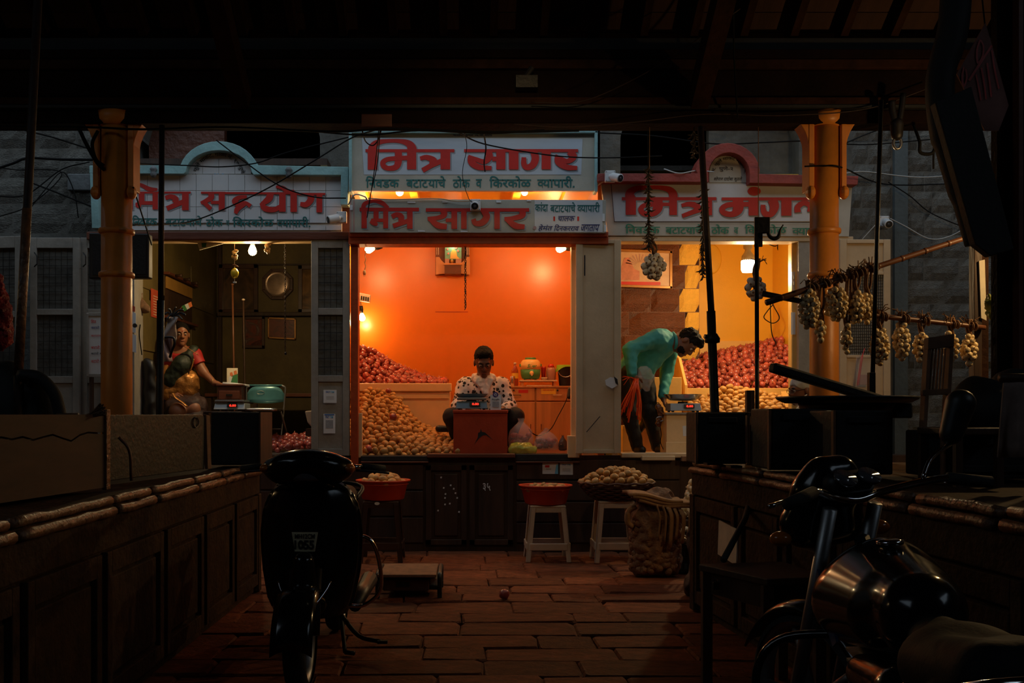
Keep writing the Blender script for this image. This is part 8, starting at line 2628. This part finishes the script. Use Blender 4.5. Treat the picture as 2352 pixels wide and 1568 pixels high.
cctv('white security camera fixed on the long lower middle sign',1092,470,ZL-.052,(-.05,-.9,-.25))
cctv('white security camera at the end of the lower middle sign facing the dim stall',784,498,ZL+.03,(-.80,-.45,-.25))
cctv('white security camera on the maroon band facing the yellow stall',1402,404,ZRS-.155,(.55,-.75,-.30))
cctv('white security camera on the bare grey stone wall beside the yellow stall',2032,508,ZS-.12,(-.1,-.9,-.35))

def wire(label,pts,r=.006,m='wire',grp='overhead cables'):
    """sagging cable through points (px, py, Z)"""
    o=MB().tube(smooth_path([P(*p)for p in pts],8),r,6).build('overhead_cable',m,None,True)
    return tag(o,label,'cable',grp)

wire('black cable crossing the upper middle sign from the beam down to the right',[(1045,300,7.3),(1110,330,8.3),(1230,352,8.6),(1320,361,8.7),(1420,362,8.9),(1520,358,9.2)])
wire('black cable from the turquoise arch to the corner of the lower sign',[(497,322,8.7),(560,370,8.7),(640,425,8.7),(720,452,8.7),(795,455,8.75)])
wire('long black cable slanting up across the dim stall sign to the beam',[(300,517,7.3),(380,515,8.0),(460,502,8.5),(600,440,8.6),(720,370,8.5),(805,318,8.4),(870,296,7.4)])
wire('black cable dropping from the column across the dim stall letters',[(306,430,7.1),(322,480,7.5),(338,530,7.9),(348,562,8.3)])
wire('thin black cable along the top of the turquoise frame',[(300,375,7.3),(430,380,8.7),(510,383,8.7),(590,374,8.7),(660,350,8.7),(800,315,8.6)])
wire('pair of thin cables hanging down over the upper middle sign',[(873,298,7.3),(866,380,8.6),(850,452,8.7),(845,490,8.74)],.004)
wire('second thin cable beside the hanging pair',[(870,298,7.3),(860,390,8.6),(843,500,8.74)],.004)
wire('loop of cable under the beam at the left end of the upper sign',[(832,300,7.3),(840,325,8.0),(856,334,8.2),(868,322,8.0),(876,298,7.3)],.005)
wire('thin wires hanging in the middle of the upper sign',[(1110,300,7.3),(1116,340,8.5),(1112,372,8.6),(1114,394,8.6)],.006)
wire('thin wire trailing from the upper sign down to the camera',[(1066,300,7.3),(1072,340,8.5),(1062,400,8.6),(1075,452,8.7),(1086,466,8.72)],.003)
wire('bundle of cables along the underside of the eave beam',[(-60,290,7.05),(200,292,7.05),(330,297,7.05),(520,292,7.05),(760,302,7.05),(900,296,7.05),(1130,303,7.05),(1330,300,7.05)],.008)
wire('second slack cable under the eave beam near the upper sign',[(700,300,7.1),(840,310,7.15),(960,300,7.1),(1130,306,7.1),(1250,298,7.1)],.006)
wire('thick cable drooping from the beam beside the ochre column',[(180,292,7.0),(198,330,7.0),(222,372,7.05),(240,390,7.1)],.014)
wire('second thick cable looping behind the ochre column',[(225,300,7.0),(212,330,7.0),(220,365,7.05),(238,380,7.1)],.012)
wire('black cable across the grey wall above the white doors',[(20,290,8.5),(120,315,8.9),(200,340,9.0),(240,350,9.0)],.007)
wire('heavier cable running level across the grey wall above the white doors',[(-30,395,9.1),(30,375,9.1),(65,363,9.1),(140,366,9.1),(230,367,9.1)],.012)
wire('cable dipping from the wall knot towards the column above the doors',[(-20,450,9.0),(60,447,9.0),(140,390,9.1),(205,372,9.0)],.006)
wire('cable crossing down from the wall knot to the white doors',[(-10,500,9.0),(70,470,9.0),(142,397,9.15),(40,390,9.1),(0,385,9.1)],.005)
wire('cable running from the wall knot to the turquoise sign frame',[(60,415,9.0),(120,438,9.0),(170,458,9.0),(212,475,8.95)],.008)
wire('cable slanting from the leaning pipe up to the wall knot',[(70,478,9.0),(100,440,9.05),(143,395,9.1),(170,440,9.1),(180,500,9.1)],.005)
wire('black cable level behind the right column across the fanlight',[(1375,305,8.7),(1500,312,8.9),(1640,330,8.9),(1760,327,8.9),(1860,324,7.5),(1990,332,8.9),(2160,318,9.0)],.006)
wire('black cable tied round the right column and along the stone wall',[(1848,382,7.08),(1890,381,7.08),(1932,384,7.1),(2010,418,9.0),(2080,425,9.1),(2230,420,9.1)],.006)
wire('thin cable slanting down the stone wall to the bamboo end',[(2040,418,9.1),(2090,450,9.1),(2140,490,9.1),(2230,528,9.0)],.005)
wire('pale cable drooping along the stone wall from the camera',[(2045,502,9.15),(2080,520,9.2),(2134,548,9.2),(2180,543,9.2),(2232,515,9.1)],.005,'wire_w')
wire('pale cable from the maroon frame across the stone wall',[(1918,402,8.8),(1980,394,8.9),(2060,403,9.1),(2120,407,9.1),(2200,402,9.1)],.005,'wire_w')
wire('pale loose cable on top of the maroon frame',[(1525,388,8.85),(1560,398,8.8),(1600,392,8.85),(1640,395,8.8)],.006,'wire_w')
wire('white cable curling from the lower sign to its end camera',[(800,470,8.75),(815,447,8.7),(838,452,8.75),(842,458,8.78)],.006,'wire_w')
wire('white cable running along the top of the lower sign to its camera',[(845,455,8.78),(900,458,8.78),(1000,456,8.78),(1050,462,8.77),(1082,461,8.76)],.005,'holder')
wire('steep cable on the stone wall below its camera',[(1980,550,9.2),(1998,530,9.2),(2012,515,9.2)],.004,'wire_w')
wire('dark cable knot dangling under the beam by the dark board',[(2098,286,7.0),(2112,325,6.9),(2114,350,6.9),(2140,352,6.9),(2150,330,6.9),(2156,300,6.9)],.012)
wire('short cable end hanging from the dangling knot',[(2146,330,6.9),(2144,360,6.9),(2144,388,6.9)],.007)
wire('black cable from the strut to the column across the stone wall',[(1930,334,7.3),(1985,310,8.5),(2040,290,8.8)],.006)
wire('thin cable swept along the face of the eave beam on the right',[(1180,285,7.02),(1300,292,7.02),(1460,280,7.02),(1620,262,7.02),(1800,265,7.02),(1990,250,7.02),(2140,200,7.02)],.004,'rust')
wire('thin cable hanging across the front of the beam near the right rafter',[(1220,235,7.0),(1330,234,7.0),(1440,190,7.0),(1560,120,6.9),(1700,20,6.7)],.004,'rust')
wire('straight cord hanging down from the roof to the beam on the right',[(1684,-20,6.7),(1686,120,6.9),(1694,270,7.0)],.006)
